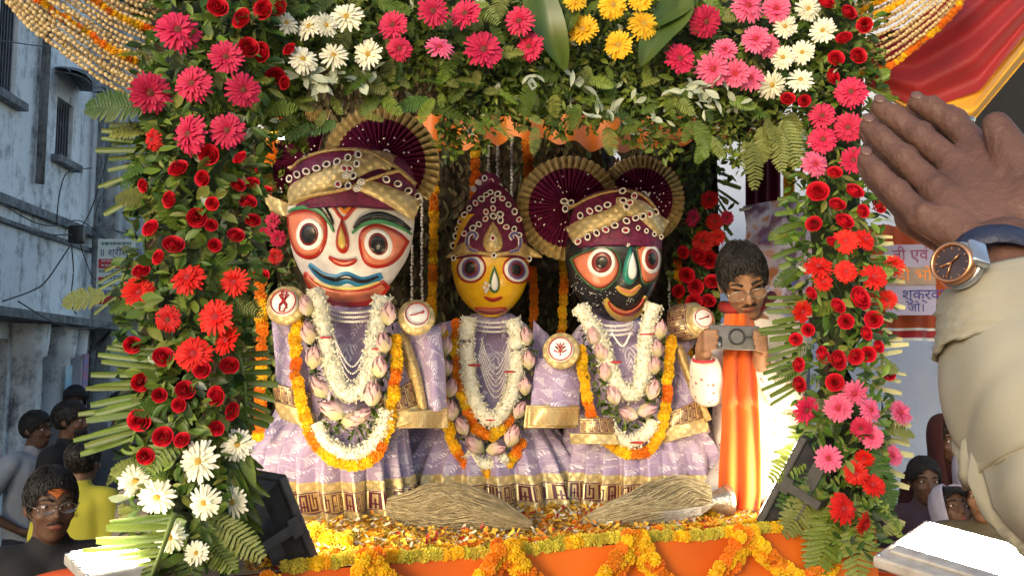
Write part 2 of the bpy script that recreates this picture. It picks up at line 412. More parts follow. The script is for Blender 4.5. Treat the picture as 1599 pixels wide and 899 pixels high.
ROSE = petal_mat('rose_red', (.28, .003, .010), (.64, .012, .030), .15)
M_CD = mat('centre_dark', (.10, .015, .02), .8, (.2, .05, .02), 200); M_CY = mat('centre_yellow', (.55, .36, .05), .8, (.28, .16, .03), 200)
M_CR = mat('centre_red', (.45, .02, .03), .8, (.2, .02, .02), 200)
GER = {}
for kind, m in (('pink', PINK), ('lpink', PINKL), ('red', RED), ('ored', ORED), ('white', WHT), ('yellow', YEL)):
    GER[kind] = [gerbera_mesh('gerbera_'+kind, m, hash(kind) % 100+k if False else len(kind)*10+k, (22, 19, 24)[k] if kind != 'white' else (16, 14, 18)[k], (0, .12, .22)[k]) for k in range(3)]
DISC = {'pink': disc_mesh('disc_dark', M_CD), 'lpink': disc_mesh('disc_red', M_CR), 'red': disc_mesh('disc_dark2', M_CD), 'ored': disc_mesh('disc_red2', M_CR),
        'white': disc_mesh('disc_yellow', M_CY, .2), 'yellow': disc_mesh('disc_yellow2', M_CY, .24)}
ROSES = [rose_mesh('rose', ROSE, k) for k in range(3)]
MG_Y = mat('marigold_yellow', (.90, .58, .02), .6, (.82, .46, .01), 60, rand=.18, trans=.2)
MG_O = mat('marigold_orange', (.82, .27, .01), .6, (.72, .18, .01), 60, rand=.18, trans=.2)
MG_L = mat('marigold_lemon', (.72, .58, .06), .6, (.55, .48, .06), 60, rand=.18, trans=.2)
MARI = {'y': [marigold_mesh('marigold', MG_Y, k) for k in range(3)], 'o': [marigold_mesh('marigold', MG_O, 10+k) for k in range(3)], 'l': [marigold_mesh('marigold', MG_L, 20+k) for k in range(2)]}
M_LOT = petal_mat('lotus_pink', (.84, .78, .60), (.66, .34, .44), .25); M_LOTG = petal_mat('lotus_sepal', (.55, .56, .28), (.62, .42, .36), .2)
LOTUS = [lotus_mesh('lotus_bud', M_LOT, M_LOTG, k) for k in range(3)]
LEAFM = [[leaf_mesh('leaf', m, w0, .1, c) for w0, c in ((.5, -.2), (.36, -.35), (.6, .1))] for m in LEAF]
FERN = [[fern_geo(k*3+q, 14+q*4, .24+.05*q, -.25-.1*q).mesh('fern_frond', [m, M_STEM]) for q in range(2)] for k, m in enumerate((LEAF[0], LEAF[1], LEAF[4]))]

def face_matrix(pos, nrm, size, spin=0.0, up=Vector((0, 0, 1))):
    """+Z of the mesh to nrm, scaled"""
    q = Vector(nrm).normalized().to_track_quat('Z', 'Y')
    return Matrix.Translation(pos) @ q.to_matrix().to_4x4() @ Matrix.Rotation(spin, 4, 'Z') @ Matrix.Scale(size, 4)
def dir_matrix(pos, d, size, nrm=None, sx=1, sy=1, sz=1):
    """+X of the mesh along d, +Z near nrm"""
    d = Vector(d).normalized(); nrm = Vector(nrm) if nrm is not None else Vector((0, -1, 0))
    y = nrm.cross(d)
    if y.length < 1e-4: y = Vector((0, 0, 1)).cross(d)
    y.normalize(); z = d.cross(y)
    M = Matrix((d, y, z)).transposed().to_4x4()
    return Matrix.Translation(pos) @ M @ Matrix.Diagonal((size*sx, size*sy, size*sz, 1))
def gerbera(parent, kind, px, py, dia, Y, rnd):
    p = P(px, py, Y); s = L(dia, Y)/2
    n = Vector((rnd.gauss(0, .33), -1, rnd.gauss(0, .30)))+Vector(((0-p.x)*.1, 0, 0))
    o = obj('gerbera', rnd.choice(GER[kind]), parent, face_matrix(p, n, s*rnd.uniform(.98, 1.12), rnd.uniform(0, 6.28)))
    obj('flower_centre', DISC[kind], o, o_world(o))
    return o
def o_world(o): return parent_world(o)
def rose(parent, px, py, dia, Y, rnd):
    p = P(px, py, Y); n = Vector((rnd.uniform(-.6, .6), -1, rnd.uniform(-.3, .8)))
    return obj('rose', rnd.choice(ROSES), parent, face_matrix(p, n, L(dia, Y)/2*rnd.uniform(.92, 1.06), rnd.uniform(0, 6.28)))
def scatter_leaves(parent, items, mix, rnd, keep=300, name='leaf', rest='small_leaves'):
    """items: (pos, dir, normal, length). the largest/nearest `keep` are objects, the rest one mesh"""
    items.sort(key=lambda it: it[0][1]-it[3]*2)
    b = MB()
    for i, (p, d, n, l) in enumerate(items):
        k = rnd.choices(range(5), mix)[0]; me = rnd.choice(LEAFM[k])
        M = dir_matrix(p, d, l, n)
        if i < keep: obj(name, me, parent, M)
        else:
            V = [M @ v.co for v in me.vertices]; b.add([tuple(v) for v in V], [tuple(f.vertices) for f in me.polygons], k)
    if b.n: 
        o = b.build(rest, LEAF, parent); o['kind'] = 'stuff'
def rvec(rnd, s=1): return Vector((rnd.gauss(0, s), rnd.gauss(0, s), rnd.gauss(0, s)))
M_PALM = mat('palm_leaf', (.11, .17, .025), .4, (.055, .095, .014), 18, trans=.2, rand=.25)
M_PALMC = mat('palm_leaf_cut_end', (.62, .58, .30), .5, (.45, .45, .2), 30, rand=.15, trans=.2)
def leaflet_mesh(name, cutend=False, m=None):
    b = MB(); n = 7
    V = []; U = []
    for i in range(n+1):
        t = i/n; ww = .5*(.55+.45*math.sin(min(1, t*2.2)*math.pi/2))*((1 if t < .9 else .8) if cutend else (1-.85*max(0, t-.4)**1.5/.46))
        for k, s in enumerate((-1, 0, 1)): V.append((t, s*ww, abs(s)*.30-.9*t*t)); U.append((k/2, t))
    b.add(V, grid_faces(3, n+1), 0, U)
    return b.mesh(name, m or M_PALM)
LFT = [leaflet_mesh('palm_leaflet'), leaflet_mesh('palm_leaflet_cut', True), leaflet_mesh('palm_leaflet_pale', True, M_PALMC)]
def palm(parent, stem, sides, lens, wd, Y, ang=60, pale=False, cut=True, Yt=None, n=12):
    """a palm frond: stem through photo points, leaflets to the sides (+1 / -1)"""
    Yt = Y if Yt is None else Yt
    pts = [P(a, b_, lerp(Y, Yt, i/(len(stem)-1))) for i, (a, b_) in enumerate(stem)]
    pts = [Vector(p) for p in smooth_path(pts, 14)]
    V, Fs = tube(pts, [.007*(1-.6*i/13) for i in range(14)], 5)
    fr = obj('palm_frond', mesh_from('palm_stem', V, Fs, M_STEM), parent)
    rnd = random.Random(int(stem[0][0]*7+stem[0][1]))
    for s in sides:
        for i in range(n):
            t = (i+.5)/n; f = t*13; k = min(12, int(f)); p = pts[k].lerp(pts[k+1], f-k); d = (pts[k+1]-pts[k]).normalized()
            nrm = Vector((0, -1, 0)); side = d.cross(nrm)*s
            a = R(ang+rnd.gauss(0, 5)-26*t)
            dd = d*math.cos(a)+side*math.sin(a)+nrm*rnd.uniform(-.12, .22)
            l = L(lens*rnd.uniform(.80, 1.08)*(1-.25*abs(t-.45)), Y)
            M = dir_matrix(p, dd, 1, nrm+side*.5*rnd.uniform(-.6, .6), l, L(wd, Y)*rnd.uniform(.7, 1.15), L(wd, Y)*rnd.uniform(.3, .9))
            obj('leaflet', LFT[2 if pale else (1 if cut else 0)], fr, M)
    return fr
# ================================================================== the setting: street and houses
M_ROAD = mat('street', (.06, .058, .056), .9, (.10, .09, .08), 3, bump=.3, bscale=30)
g = MB(); V, Fs, U = grid(lambda u, v: (-60+120*u, -40+140*v, 0), 9, 9); g.add(V, Fs, 0, U); struct(g.build('ground', M_ROAD))
def plaster(name, c, stain, sc=1.0, amount=.5):
    m, N, K, b = nt(name); tc = N.new('ShaderNodeTexCoord')
    mp = N.new('ShaderNodeMapping'); mp.inputs['Scale'].default_value = (2.2*sc, 2.2*sc, .35*sc); K.new(tc.outputs['Object'], mp.inputs[0])
    n1 = N.new('ShaderNodeTexNoise'); n1.inputs['Scale'].default_value = 2.5; n1.inputs['Detail'].default_value = 6; n1.inputs['Roughness'].default_value = .7; K.new(mp.outputs[0], n1.inputs[0])
    n2 = N.new('ShaderNodeTexNoise'); n2.inputs['Scale'].default_value = 7*sc; n2.inputs['Detail'].default_value = 8; n2.inputs['Roughness'].default_value = .75; K.new(tc.outputs['Object'], n2.inputs[0])
    f = mth(N, K, 'MULTIPLY', n1.outputs[0], n2.outputs[0])
    mr = N.new('ShaderNodeMapRange'); mr.inputs[1].default_value = .30-.14*amount; mr.inputs[2].default_value = .46-.10*amount; K.new(f, mr.inputs[0])
    K.new(mixc(N, K, mr.outputs[0], c, stain), b.inputs['Base Color']); b.inputs['Roughness'].default_value = .9
    bp = N.new('ShaderNodeBump'); bp.inputs['Strength'].default_value = .5; bp.inputs['Distance'].default_value = .02
    K.new(n2.outputs[0], bp.inputs['Height']); K.new(bp.outputs[0], b.inputs['Normal'])
    return m
M_PLA = plaster('stained_plaster', (.86, .90, .95), (.13, .14, .16), 1, .44)
M_PLB = plaster('grey_plaster', (.45, .48, .51), (.07, .08, .09), 1, .7)
M_PLC = plaster('pale_blue_plaster', (.45, .50, .60), (.30, .34, .42), 1, .2)
M_TRIM = plaster('dirty_trim', (.26, .28, .30), (.04, .045, .05), 2, .8)
M_DARK = mat('painted_room_shade', (.012, .013, .016), .9); M_WOOD = mat('dark_wood', (.06, .035, .03), .7, (.03, .018, .016), 20, stretch=(1, 1, .1), bump=.2)  # first colour: near-black standing in for the shade of rooms behind openings
M_FRAMEW = mat('painted_frame', (.35, .37, .40), .6, (.2, .2, .22), 20)
M_SHUT = mat('shutter_metal', (.10, .11, .13), .6, (.06, .06, .07), 8, metal=.3, bump=.2)
M_GLASSD = mat('window_glass', (.03, .035, .045), .12, (.05, .05, .06), 3, spec=.6)
class Facade:
    """vertical wall plane through (x0, y0) along dirv; local coords s (along), z, n (out of the wall)"""
    def __init__(f, x0, y0, d, out): f.o = Vector((x0, y0, 0)); f.d = Vector((d[0], d[1], 0)).normalized(); f.n = Vector((out[0], out[1], 0)).normalized()
    def hit(f, px, py):
        c = Vector((0, 0, CZ)); r = P(px, py, 1)-c
        t = (f.o-c).dot(f.n)/r.dot(f.n); p = c+r*t
        return (p-f.o).dot(f.d), p.z
    def W(f, s, z, n=0): p = f.o+f.d*s+f.n*n; return (p.x, p.y, z)
    def box(f, s0, s1, z0, z1, n0, n1):
        V = [f.W(s, z, n) for z in (z0, z1) for (s, n) in ((s0, n0), (s1, n0), (s1, n1), (s0, n1))]
        return V, BOXF
    def wall(f, s0, s1, z0, z1, holes, depth=.18):
        """wall face with openings and their reveals; a box painted shade-dark goes behind"""
        b = MB(); ss = sorted({s0, s1, *[h[0] for h in holes], *[h[1] for h in holes]}); zs = sorted({z0, z1, *[h[2] for h in holes], *[h[3] for h in holes]})
        for i in range(len(ss)-1):
            for j in range(len(zs)-1):
                cs, cz = (ss[i]+ss[i+1])/2, (zs[j]+zs[j+1])/2
                if any(h[0] < cs < h[1] and h[2] < cz < h[3] for h in holes): continue
                b.add([f.W(ss[i], zs[j]), f.W(ss[i+1], zs[j]), f.W(ss[i+1], zs[j+1]), f.W(ss[i], zs[j+1])], [(0, 1, 2, 3)])
        for a, c, e, g_ in holes:
            for q in (((a, e), (a, g_)), ((c, e), (c, g_)), ((a, e), (c, e)), ((a, g_), (c, g_))):
                (sa, za), (sb, zb) = q
                b.add([f.W(sa, za), f.W(sb, zb), f.W(sb, zb, -depth), f.W(sa, za, -depth)], [(0, 1, 2, 3)])
        return b
    def part(f, name, m, parent, *boxes):
        b = MB()
        for bx in boxes: b.add(*f.box(*bx))
        return b.build(name, m, parent, smooth=False)
def window(f, parent, s0, s1, z0, z1, mull=1, glass=M_GLASSD, frame=M_FRAMEW):
    wd = .045
    bs = [(s0+.01, s0+wd, z0+.01, z1-.01, -.13, -.08), (s1-wd, s1-.01, z0+.01, z1-.01, -.13, -.08), (s0+wd+.001, s1-wd-.001, z0+.01, z0+wd, -.13, -.08), (s0+wd+.001, s1-wd-.001, z1-wd, z1-.01, -.13, -.08)]
    w_ = f.part('window', frame, parent, *bs)
    f.part('pane', glass, w_, (s0+wd, s1-wd, z0+wd, z1-wd, -.115, -.105))
    zz = z0+(z1-z0)*.62
    f.part('glazing_bar', frame, w_, (s0+wd+.002, s1-wd-.002, zz, zz+.03, -.10, -.075))
    for k in range(mull):
        ss = s0+(s1-s0)*(k+1)/(mull+1); f.part('glazing_bar', frame, w_, (ss-.015, ss+.015, z0+wd+.002, z1-wd-.002, -.103, -.078))
    return w_
FA = Facade(-4.907, 8.5, (-.072, 1), (1, .072))
hs_ = FA.hit
def hrect(f, x0, y0, x1, y1):
    """opening seen from (x0,y0) to (x1,y1): along by x, height by y at its near edge"""
    a, zt = f.hit(x0, y0); c, _ = f.hit(x1, y0); _, zb = f.hit(x0, y1)
    return (a, c, zb, zt)
W1 = hrect(FA, 3, -30, 33, 146); W2 = hrect(FA, 90, 150, 116, 245); W3 = (-2.9, -1.9, W1[2], W1[3])
ledge_z = FA.hit(0, 492)[1]
D1 = (FA.hit(-42, 500)[0], FA.hit(15, 500)[0], 0, ledge_z-.22); D2 = (FA.hit(42, 500)[0], FA.hit(68, 500)[0], 0, ledge_z-.22)
D3 = (FA.hit(86, 500)[0], FA.hit(104, 500)[0], 0, ledge_z-.22); D4 = (FA.hit(114, 500)[0], FA.hit(128, 500)[0], .9, ledge_z-.35)
house = thing('old_house', 'stained white plaster town house with tall windows lining the street', 'building', FA.W(0, 0))
s_end = FA.hit(150, 300)[0]
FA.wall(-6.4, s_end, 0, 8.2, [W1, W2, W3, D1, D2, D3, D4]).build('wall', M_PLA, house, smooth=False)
b = MB(); b.add(*FA.box(-6.4, s_end, 0, 8.2, -4.0, -.22)); b.build('shade_backing', M_DARK, house, smooth=False)
FA.part('end_wall', M_PLB, house, (s_end+.002, s_end+.05, 0, 8.2, -4, .0))
FA.part('roof', M_TRIM, house, (-6.45, s_end+.1, 8.203, 8.35, -4.05, .25))
for q, mm in ((W1, 1), (W2, 1), (W3, 1)):
    wq = window(FA, house, *q, mull=mm, glass=M_WOOD if q is W1 else M_GLASSD)
    FA.part('sill', M_TRIM, house, (q[0]-.08, q[1]+.08, q[2]-.08, q[2]-.004, -.02, .10))
    # curved hood above the window
    hb = MB()
    def hood(u, v, q=q): return FA.W(q[0]-.12+(q[1]-q[0]+.24)*u, q[3]+.28+.10*math.sin(u*math.pi)-.22*v*v, .004+.42*math.sin(v*math.pi/2))
    V, Fs, U = grid(hood, 9, 6); hb.add(V, Fs); hb.add([(x, y, z-.05) for x, y, z in V], [f[::-1] for f in Fs]); hb.build('window_hood', M_TRIM, house)
FA.part('ledge', M_TRIM, house, (-6.4, s_end+.03, ledge_z-.05, ledge_z+.03, .002, .42))
z2 = FA.hit(0, 312)[1]
FA.part('string_course', M_TRIM, house, (-6.4, s_end+.02, z2-.04, z2+.05, .002, .07))
FA.part('string_course', M_TRIM, house, (-6.4, s_end+.02, z2-.22, z2-.17, .002, .04))
for q in (D1, D2, D3):
    o = FA.part('door', M_SHUT if q is D1 else M_WOOD, house, (q[0]+.02, q[1]-.02, .02, q[3]-.02, -.17, -.12))
    for k in range(7): FA.part('shutter_slat' if q is D1 else 'door_panel', M_SHUT if q is D1 else M_WOOD, o, (q[0]+.06, q[1]-.06, .12+k*(q[3]-.3)/7, .12+(k+.82)*(q[3]-.3)/7, -.119, -.095))
window(FA, house, *D4, mull=1)
for px in (31, 77, 109):       # engaged columns between the doors
    s = FA.hit(px, 560)[0]; c = FA.W(s, 0, .06); wd = .17 if px < 100 else .1
    b = MB()
    prof = [(0, 1.25), (.25, 1.25), (.27, 1.0), (ledge_z-.4, .88), (ledge_z-.38, 1.1), (ledge_z-.25, 1.2), (ledge_z-.06, 1.25)]
    V = [(c[0]+wd*r_*math.cos(a), c[1]+wd*r_*math.sin(a), z) for z, r_ in prof for a in np.linspace(0, 2*math.pi, 14, endpoint=False)]
    b.add(V, grid_faces(14, len(prof), True)); b.build('column', M_PLA, house)
for px in (52, 141):
    s = FA.hit(px, 300)[0]; b = MB(); b.add(*tube([FA.W(s, .1, .10), FA.W(s, ledge_z-.3, .10), FA.W(s+.04, ledge_z+.2, .5), FA.W(s, ledge_z+.5, .10), FA.W(s, 8.1, .10)] if px == 141 else [FA.W(s, z2+.3, .06), FA.W(s, 8.1, .06)], .045, 8)); b.build('drain_pipe', M_TRIM, house)
for q in (W1, W2):
    for k in range(6): FA.part('grille_bar', M_SHUT, house, (q[0]+.05+(q[1]-q[0]-.1)*k/5-.008, q[0]+.05+(q[1]-q[0]-.1)*k/5+.008, q[2]+.02, q[3]-.02, -.045, -.03))
# posters and a notice on the house front
def flat_sign(name, label, cat, f, s0, s1, z0, z1, m, n=.012):
    b = MB(); b.add(*f.box(s0, s1, z0, z1, n, n+.012)); o = b.build(name, m, None, smooth=False); tag(o, label, cat); return o
M_PB = mat('poster_blue', (.16, .42, .62), .6, (.5, .62, .7), 9); M_PP = mat('poster_pink', (.5, .16, .26), .6, (.2, .2, .45), 14)
q = hrect(FA, 66, 570, 76, 632); flat_sign('wall_poster', 'narrow light blue poster pasted on the street house column', 'poster', FA, *q, M_PB, .235)
q = hrect(FA, 101, 552, 109, 608); flat_sign('wall_poster', 'narrow pink and violet poster hanging beside the house doors', 'poster', FA, *q, M_PP, .20)
# house further up the street
FB = Facade(FA.W(s_end+.4, 0, .25)[0], FA.W(s_end+.4, 0, .25)[1], (-.03, 1), (1, .03))
h2 = thing('far_house', 'grey weathered house further up the street behind the palm leaves', 'building', FB.W(0, 0))
ho = [(.5, 1.3, 4.0, 5.4), (2.4, 3.2, 4.0, 5.4), (.4, 1.4, 0, 2.3), (2.0, 3.0, 0, 2.3), (3.6, 4.6, 0, 2.3)]
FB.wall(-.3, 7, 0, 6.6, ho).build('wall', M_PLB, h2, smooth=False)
b = MB(); b.add(*FB.box(-.3, 7, 0, 6.6, -4, -.22)); b.build('shade_backing', M_DARK, h2, smooth=False)
FB.part('front_corner', M_PLB, h2, (-.35, -.302, 0, 6.6, -4, 0))
FB.part('roof', M_TRIM, h2, (-.4, 7.1, 6.603, 6.75, -4.05, .3)); FB.part('balcony', M_TRIM, h2, (-.3, 7, 2.7, 2.82, .002, .5))
for q in ho[:2]: window(FB, h2, *q)
for q in ho[2:]: FB.part('door', M_WOOD, h2, (q[0]+.02, q[1]-.02, .02, q[3]-.02, -.17, -.12))
FC = Facade(-12, 21, (1, 0), (0, -1))
h3 = thing('end_house', 'bluish house closing off the far end of the street', 'building', FC.W(6, 0))
ho = [(k*2.2+.6, k*2.2+1.6, z, z+1.5) for k in range(5) for z in (1.2, 4.2, 7.0)]
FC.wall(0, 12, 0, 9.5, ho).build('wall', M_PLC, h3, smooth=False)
b = MB(); b.add(*FC.box(0, 12, 0, 9.5, -4, -.22)); b.build('shade_backing', M_DARK, h3, smooth=False)
for q in ho: window(FC, h3, *q)
FC.part('roof', M_TRIM, h3, (-.1, 12.1, 9.503, 9.7, -4.1, .3))
# cables slung along the house fronts
def cable(label, pts, r=.008):
    V, Fs = tube([Vector(p) for p in smooth_path(pts, 40)], r, 5); o = obj('electric_cable', mesh_from('cable', V, Fs, M_BLACK)); tag(o, label, 'cable', 'cables strung across the house front')
def wp(px, py, n=.25): s, z = FA.hit(px, py); return FA.W(s, z, n)
hub = wp(83, 366)
cable('thin cable crossing the tall upper window of the white house', [wp(-60, 60), wp(10, 70), wp(40, 72), wp(75, 80), wp(150, 66)], .006)
cable('cable drooping from the cable junction up to the window hood', [hub, wp(105, 330), wp(125, 275), wp(140, 220), wp(147, 170)])
cable('cable running level along the house wall into the cable junction', [wp(-60, 340), wp(0, 358), wp(40, 366), hub])
cable('cable running from the cable junction to the far house', [hub, wp(120, 364), wp(150, 360), FB.W(1.2, 3.6, .2)])
cable('cable falling from the cable junction to the lower ledge', [hub, wp(60, 400), wp(30, 440), wp(5, 455), wp(-40, 470)])
cable('short cable dropping from the junction beside the street notice', [hub, wp(95, 400), wp(108, 430), wp(120, 440)], .006)
cable('loose cable looping past the junction towards the far window', [wp(108, 410), wp(110, 360), wp(118, 320), wp(133, 290)], .006)
for k, (lab, q) in enumerate((('sagging cable under the string course of the white house', [(-60, 300), (20, 345), (60, 352), (100, 345), (150, 380)]), ('cable hanging down beside the lower ledge of the white house', [(83, 366), (88, 420), (84, 470), (92, 490)]), ('cable bundle slung below the lower ledge of the white house', [(-60, 470), (10, 505), (70, 512), (140, 500)]), ('thin cable rising from the string course to the window sill', [(60, 350), (66, 300), (80, 268), (118, 262)]))): cable(lab, [wp(x, y, .18+.1*(k == 2)*3) for x, y in q], .007)
jb = MB(); V, Fs = bevel_box(hub, (.16, .1, .2), .02); jb.add(V, Fs); tag(jb.build('junction_box', M_BLACK), 'small dark box where the street cables meet on the wall', 'junction box')
# street notice with lines of lettering
def text_obj(s, size, m, M, parent, name='lettering', thick=.0):
    c = bpy.data.curves.new('txt', 'FONT'); c.body = s; c.size = size; c.extrude = thick; c.resolution_u = 2
    to = bpy.data.objects.new('txt', c); COL.objects.link(to)
    dg = bpy.context.evaluated_depsgraph_get(); me = bpy.data.meshes.new_from_object(to.evaluated_get(dg)); bpy.data.objects.remove(to)
    me.materials.clear(); me.materials.append(m)
    return obj(name, me, parent, M)
def board(name, label, cat, x0, y0, x1, y1, Y, m, yaw=0, th=.01):
    p0 = P(x0, y1, Y); p1 = P(x1, y0, Y); wd, ht = p1.x-p0.x, p1.z-p0.z
    t = thing(name, label, cat, ((p0.x+p1.x)/2, Y, p0.z))
    B = Matrix.Translation(((p0.x+p1.x)/2, Y, p0.z)) @ Matrix.Rotation(yaw, 4, 'Z')
    b = MB(); b.add(*box((0, .0, ht/2), (wd, th, ht))); obj('panel', b.mesh('panel', m, False), t, B)
    return t, B, wd, ht
def stripe(t, B, wd, ht, x0, x1, z0, z1, m, name='printed_band', n=.008):
    b = MB(); b.add(*box((-wd/2+wd*(x0+x1)/2, -n, ht*(z0+z1)/2), (wd*(x1-x0), .004, ht*(z1-z0)))); obj(name, b.mesh(name, m, False), t, B)
def line(t, B, wd, ht, s, x, z, size, m, n=.0105):
    text_obj(s, size*ht, m, B @ Matrix.Translation((-wd/2+wd*x, -n, ht*z)) @ Matrix.Rotation(R(90), 4, 'X'), t)
M_PAPER = mat('paper_white', (.62, .70, .66), .7, (.55, .62, .60), 5); M_INKB = mat('ink_blue', (.03, .04, .22), .7); M_INKR = mat('print_red', (.50, .03, .05), .7)
M_INKG = mat('ink_green', (.03, .16, .14), .7); M_BLUE = mat('print_blue', (.02, .05, .35), .7); M_TXW = mat('print_white', (.75, .75, .75), .7); M_INKO = mat('paint_orange', (.75, .22, .02), .7)
t, B, wd, ht = board('street_notice', 'white notice with purple and red Hindi lettering hung in the street', 'sign', 149, 373, 212, 478, 9.4, M_PAPER)
def marks(t, B, wd, ht, x0, x1, z, h, m, seed):
    """a line of small print too far away to read: bars with strokes below"""
    r = random.Random(seed); b = MB(); x = x0
    while x < x1-.03:
        w_ = min(r.uniform(.06, .14), x1-x); b.add(*box((-wd/2+wd*(x+w_/2), -.0115, ht*(z+h)), (wd*w_, .002, ht*h*.2)))
        q = x+.008
        while q < x+w_-.01: b.add(*box((-wd/2+wd*q, -.0115, ht*(z+h*.5)), (wd*.009, .0018, ht*h*r.uniform(.5, .9)))); q += r.uniform(.014, .026)
        x += w_+.02
    obj('printed_line', b.mesh('printed_line', m, False), t, B)
line(t, B, wd, ht, '॥ श्रीरामक', .04, .745, .15, M_INKB); marks(t, B, wd, ht, .1, .9, .90, .045, M_INKG, 1)
stripe(t, B, wd, ht, .04, .97, .56, .70, M_INKR); marks(t, B, wd, ht, .12, .9, .65, .03, M_TXW, 2); marks(t, B, wd, ht, .12, .85, .585, .03, M_TXW, 3)
marks(t, B, wd, ht, .06, .9, .49, .045, M_INKG, 4); marks(t, B, wd, ht, .24, .95, .385, .06, M_INKB, 5); stripe(t, B, wd, ht, .05, .2, .39, .43, M_INKR)
marks(t, B, wd, ht, .06, .9, .28, .04, M_INKG, 6); stripe(t, B, wd, ht, .02, .98, .16, .235, M_BLUE); marks(t, B, wd, ht, .05, .9, .18, .035, M_TXW, 7); stripe(t, B, wd, ht, .02, .98, .03, .15, M_INKR)
# ------------------------------------------------------------------ background on the right: wall, shop dark, banners
FD = Facade(1.5, 6.4, (1, -.12), (-.12, -1))
h4 = thing('side_building', 'pale blue plastered building behind the seated women', 'building', FD.W(1, 0))
ho = [(1.70, 3.2, 2.55, 6.0), (-.25, .62, 0, 2.25)]
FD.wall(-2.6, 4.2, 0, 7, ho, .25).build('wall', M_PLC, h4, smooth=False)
b = MB(); b.add(*FD.box(-2.6, 4.2, 0, 7, -3, -.27)); b.build('shade_backing', M_DARK, h4, smooth=False)
FD.part('door', mat('maroon_door', (.09, .012, .018), .7, (.05, .008, .01), 10), h4, (-.24, .61, .01, 2.24, -.2, -.14)); FD.part('roof', M_TRIM, h4, (-2.7, 4.3, 7.003, 7.15, -3.1, .3))
M_REDC = mat('red_cloth', (.34, .006, .012), .6, (.22, .004, .008), 5, bump=.2, sheen=.3); M_YELC = mat('yellow_cloth', (.72, .40, .03), .6, (.60, .30, .02), 5, sheen=.2)
M_RUST = mat('rust_cloth', (.42, .09, .02), .7, (.30, .05, .015), 6, bump=.2)
t = thing('cloth_valance', 'rust red cloth valance with white piping behind the hanging banner', 'cloth', P(1450, 530, 4.3))
b = MB(); V, Fs, U = grid(lambda u, v: P(1340+330*u, 352+168*v, 4.3)+Vector((0, .03*math.sin(u*40), 0)), 60, 5); b.add(V, Fs, 0, U); b.build('cloth', M_RUST, t)
for y0, y1, m in ((512, 516, M_TXW), (517, 527, M_REDC), (528, 532, M_TXW)):
    b = MB(); V, Fs, U = grid(lambda u, v: P(1340+330*u, y0+(y1-y0)*v, 4.28)+Vector((0, .03*math.sin(u*40), 0)), 60, 2); b.add(V, Fs, 0, U); b.build('trim_band', m, t)
M_LIL = mat('paper_lilac', (.30, .29, .42), .7, (.24, .22, .33), 6)
t, B, wd, ht = board('paper_banner', 'pale violet paper banner with handwritten orange and blue Hindi words', 'banner', 1385, 382, 1456, 492, 3.9, M_LIL, R(-6))
line(t, B, wd, ht, 'ती एवं', .16, .78, .22, mat('ink_maroon', (.22, .04, .12), .7)); stripe(t, B, wd, ht, 0, 1, .42, .68, mat('paper_tan', (.28, .21, .17), .7))
line(t, B, wd, ht, 'ड़ी भोग', .20, .48, .24, M_INKO); line(t, B, wd, ht, 'शुक्रवार', .32, .22, .21, M_INKB); line(t, B, wd, ht, 'जो।', .42, .05, .17, M_INKB)
# small shiny dark bundle hanging under the banner (light pod)
t, B, wd, ht = board('printed_flex', 'corner of a colourful printed banner with orange edge beside the dark shop', 'banner', 1570, 215, 1680, 330, 4.6, mat('flex_print', (.30, .24, .42), .6, (.55, .32, .16), 7, lo=.45, hi=.55))
stripe(t, B, wd, ht, 0, 1, .9, 1, M_INKO); stripe(t, B, wd, ht, 0, 1, .84, .89, M_TXW)
# ================================================================== the float: deck, cloth front, added shade roof
U2 = Vector((UX, UY, 0)); V2 = Vector((-UY, UX, 0))
def fl(t, v, z=DECK): return Vector((EX, EY, z))+U2*t+V2*v-Vector((0, 0, 0))
flo = thing('festival_float', 'wooden festival float with orange cloth front and added unseen shade roof', 'float', fl(.9, .8, 0))
T0, T1, VB = -.42, 1.83, 1.75
b = MB()
def deckbox(t0, t1, v0, v1, z0, z1): return [tuple(fl(t, v, z)) for z in (z0, z1) for t, v in ((t0, v0), (t1, v0), (t1, v1), (t0, v1))], BOXF
b.add(*deckbox(T0, T1, .02, VB, DECK-.12, DECK-.004)); b.build('deck', mat('deck_boards', (.2, .12, .07), .8), flo, smooth=False)
M_DECKC = mat('deck_cloth', (.62, .50, .34), .8, (.50, .36, .22), 12, bump=.4)
b = MB(); V, Fs, U = grid(lambda u, v: fl(T0+(T1-T0)*u, .012+(VB-.02)*v, DECK+.006*math.sin(u*50+v*13)*math.sin(v*40)+.002), 60, 40); b.add(V, Fs, 0, U); b.build('deck_cloth', M_DECKC, flo)
def front(u, v):
    t = T0+(T1-T0)*u; sag = .0; fold = .010*math.sin(t*9+.6*math.sin(v*3))*v+.006*math.sin(t*31+v*5)*v
    return fl(t, -.012-fold-.03*v*math.sin(t*4+1)**2, DECK+.004-1.25*v)
b = MB(); V, Fs, U = grid(front, 140, 26); b.add(V, Fs, 0, U); b.build('front_cloth', M_ORANGE, flo)
for tt in (T0+.1, T1-.1, .75):
    for vv in (.2, VB-.2):
        b = MB(); p = fl(tt, vv, 0); b.add(*tube([p, p+Vector((0, 0, DECK-.125))], .045, 10)); b.build('leg', M_WOOD, flo)
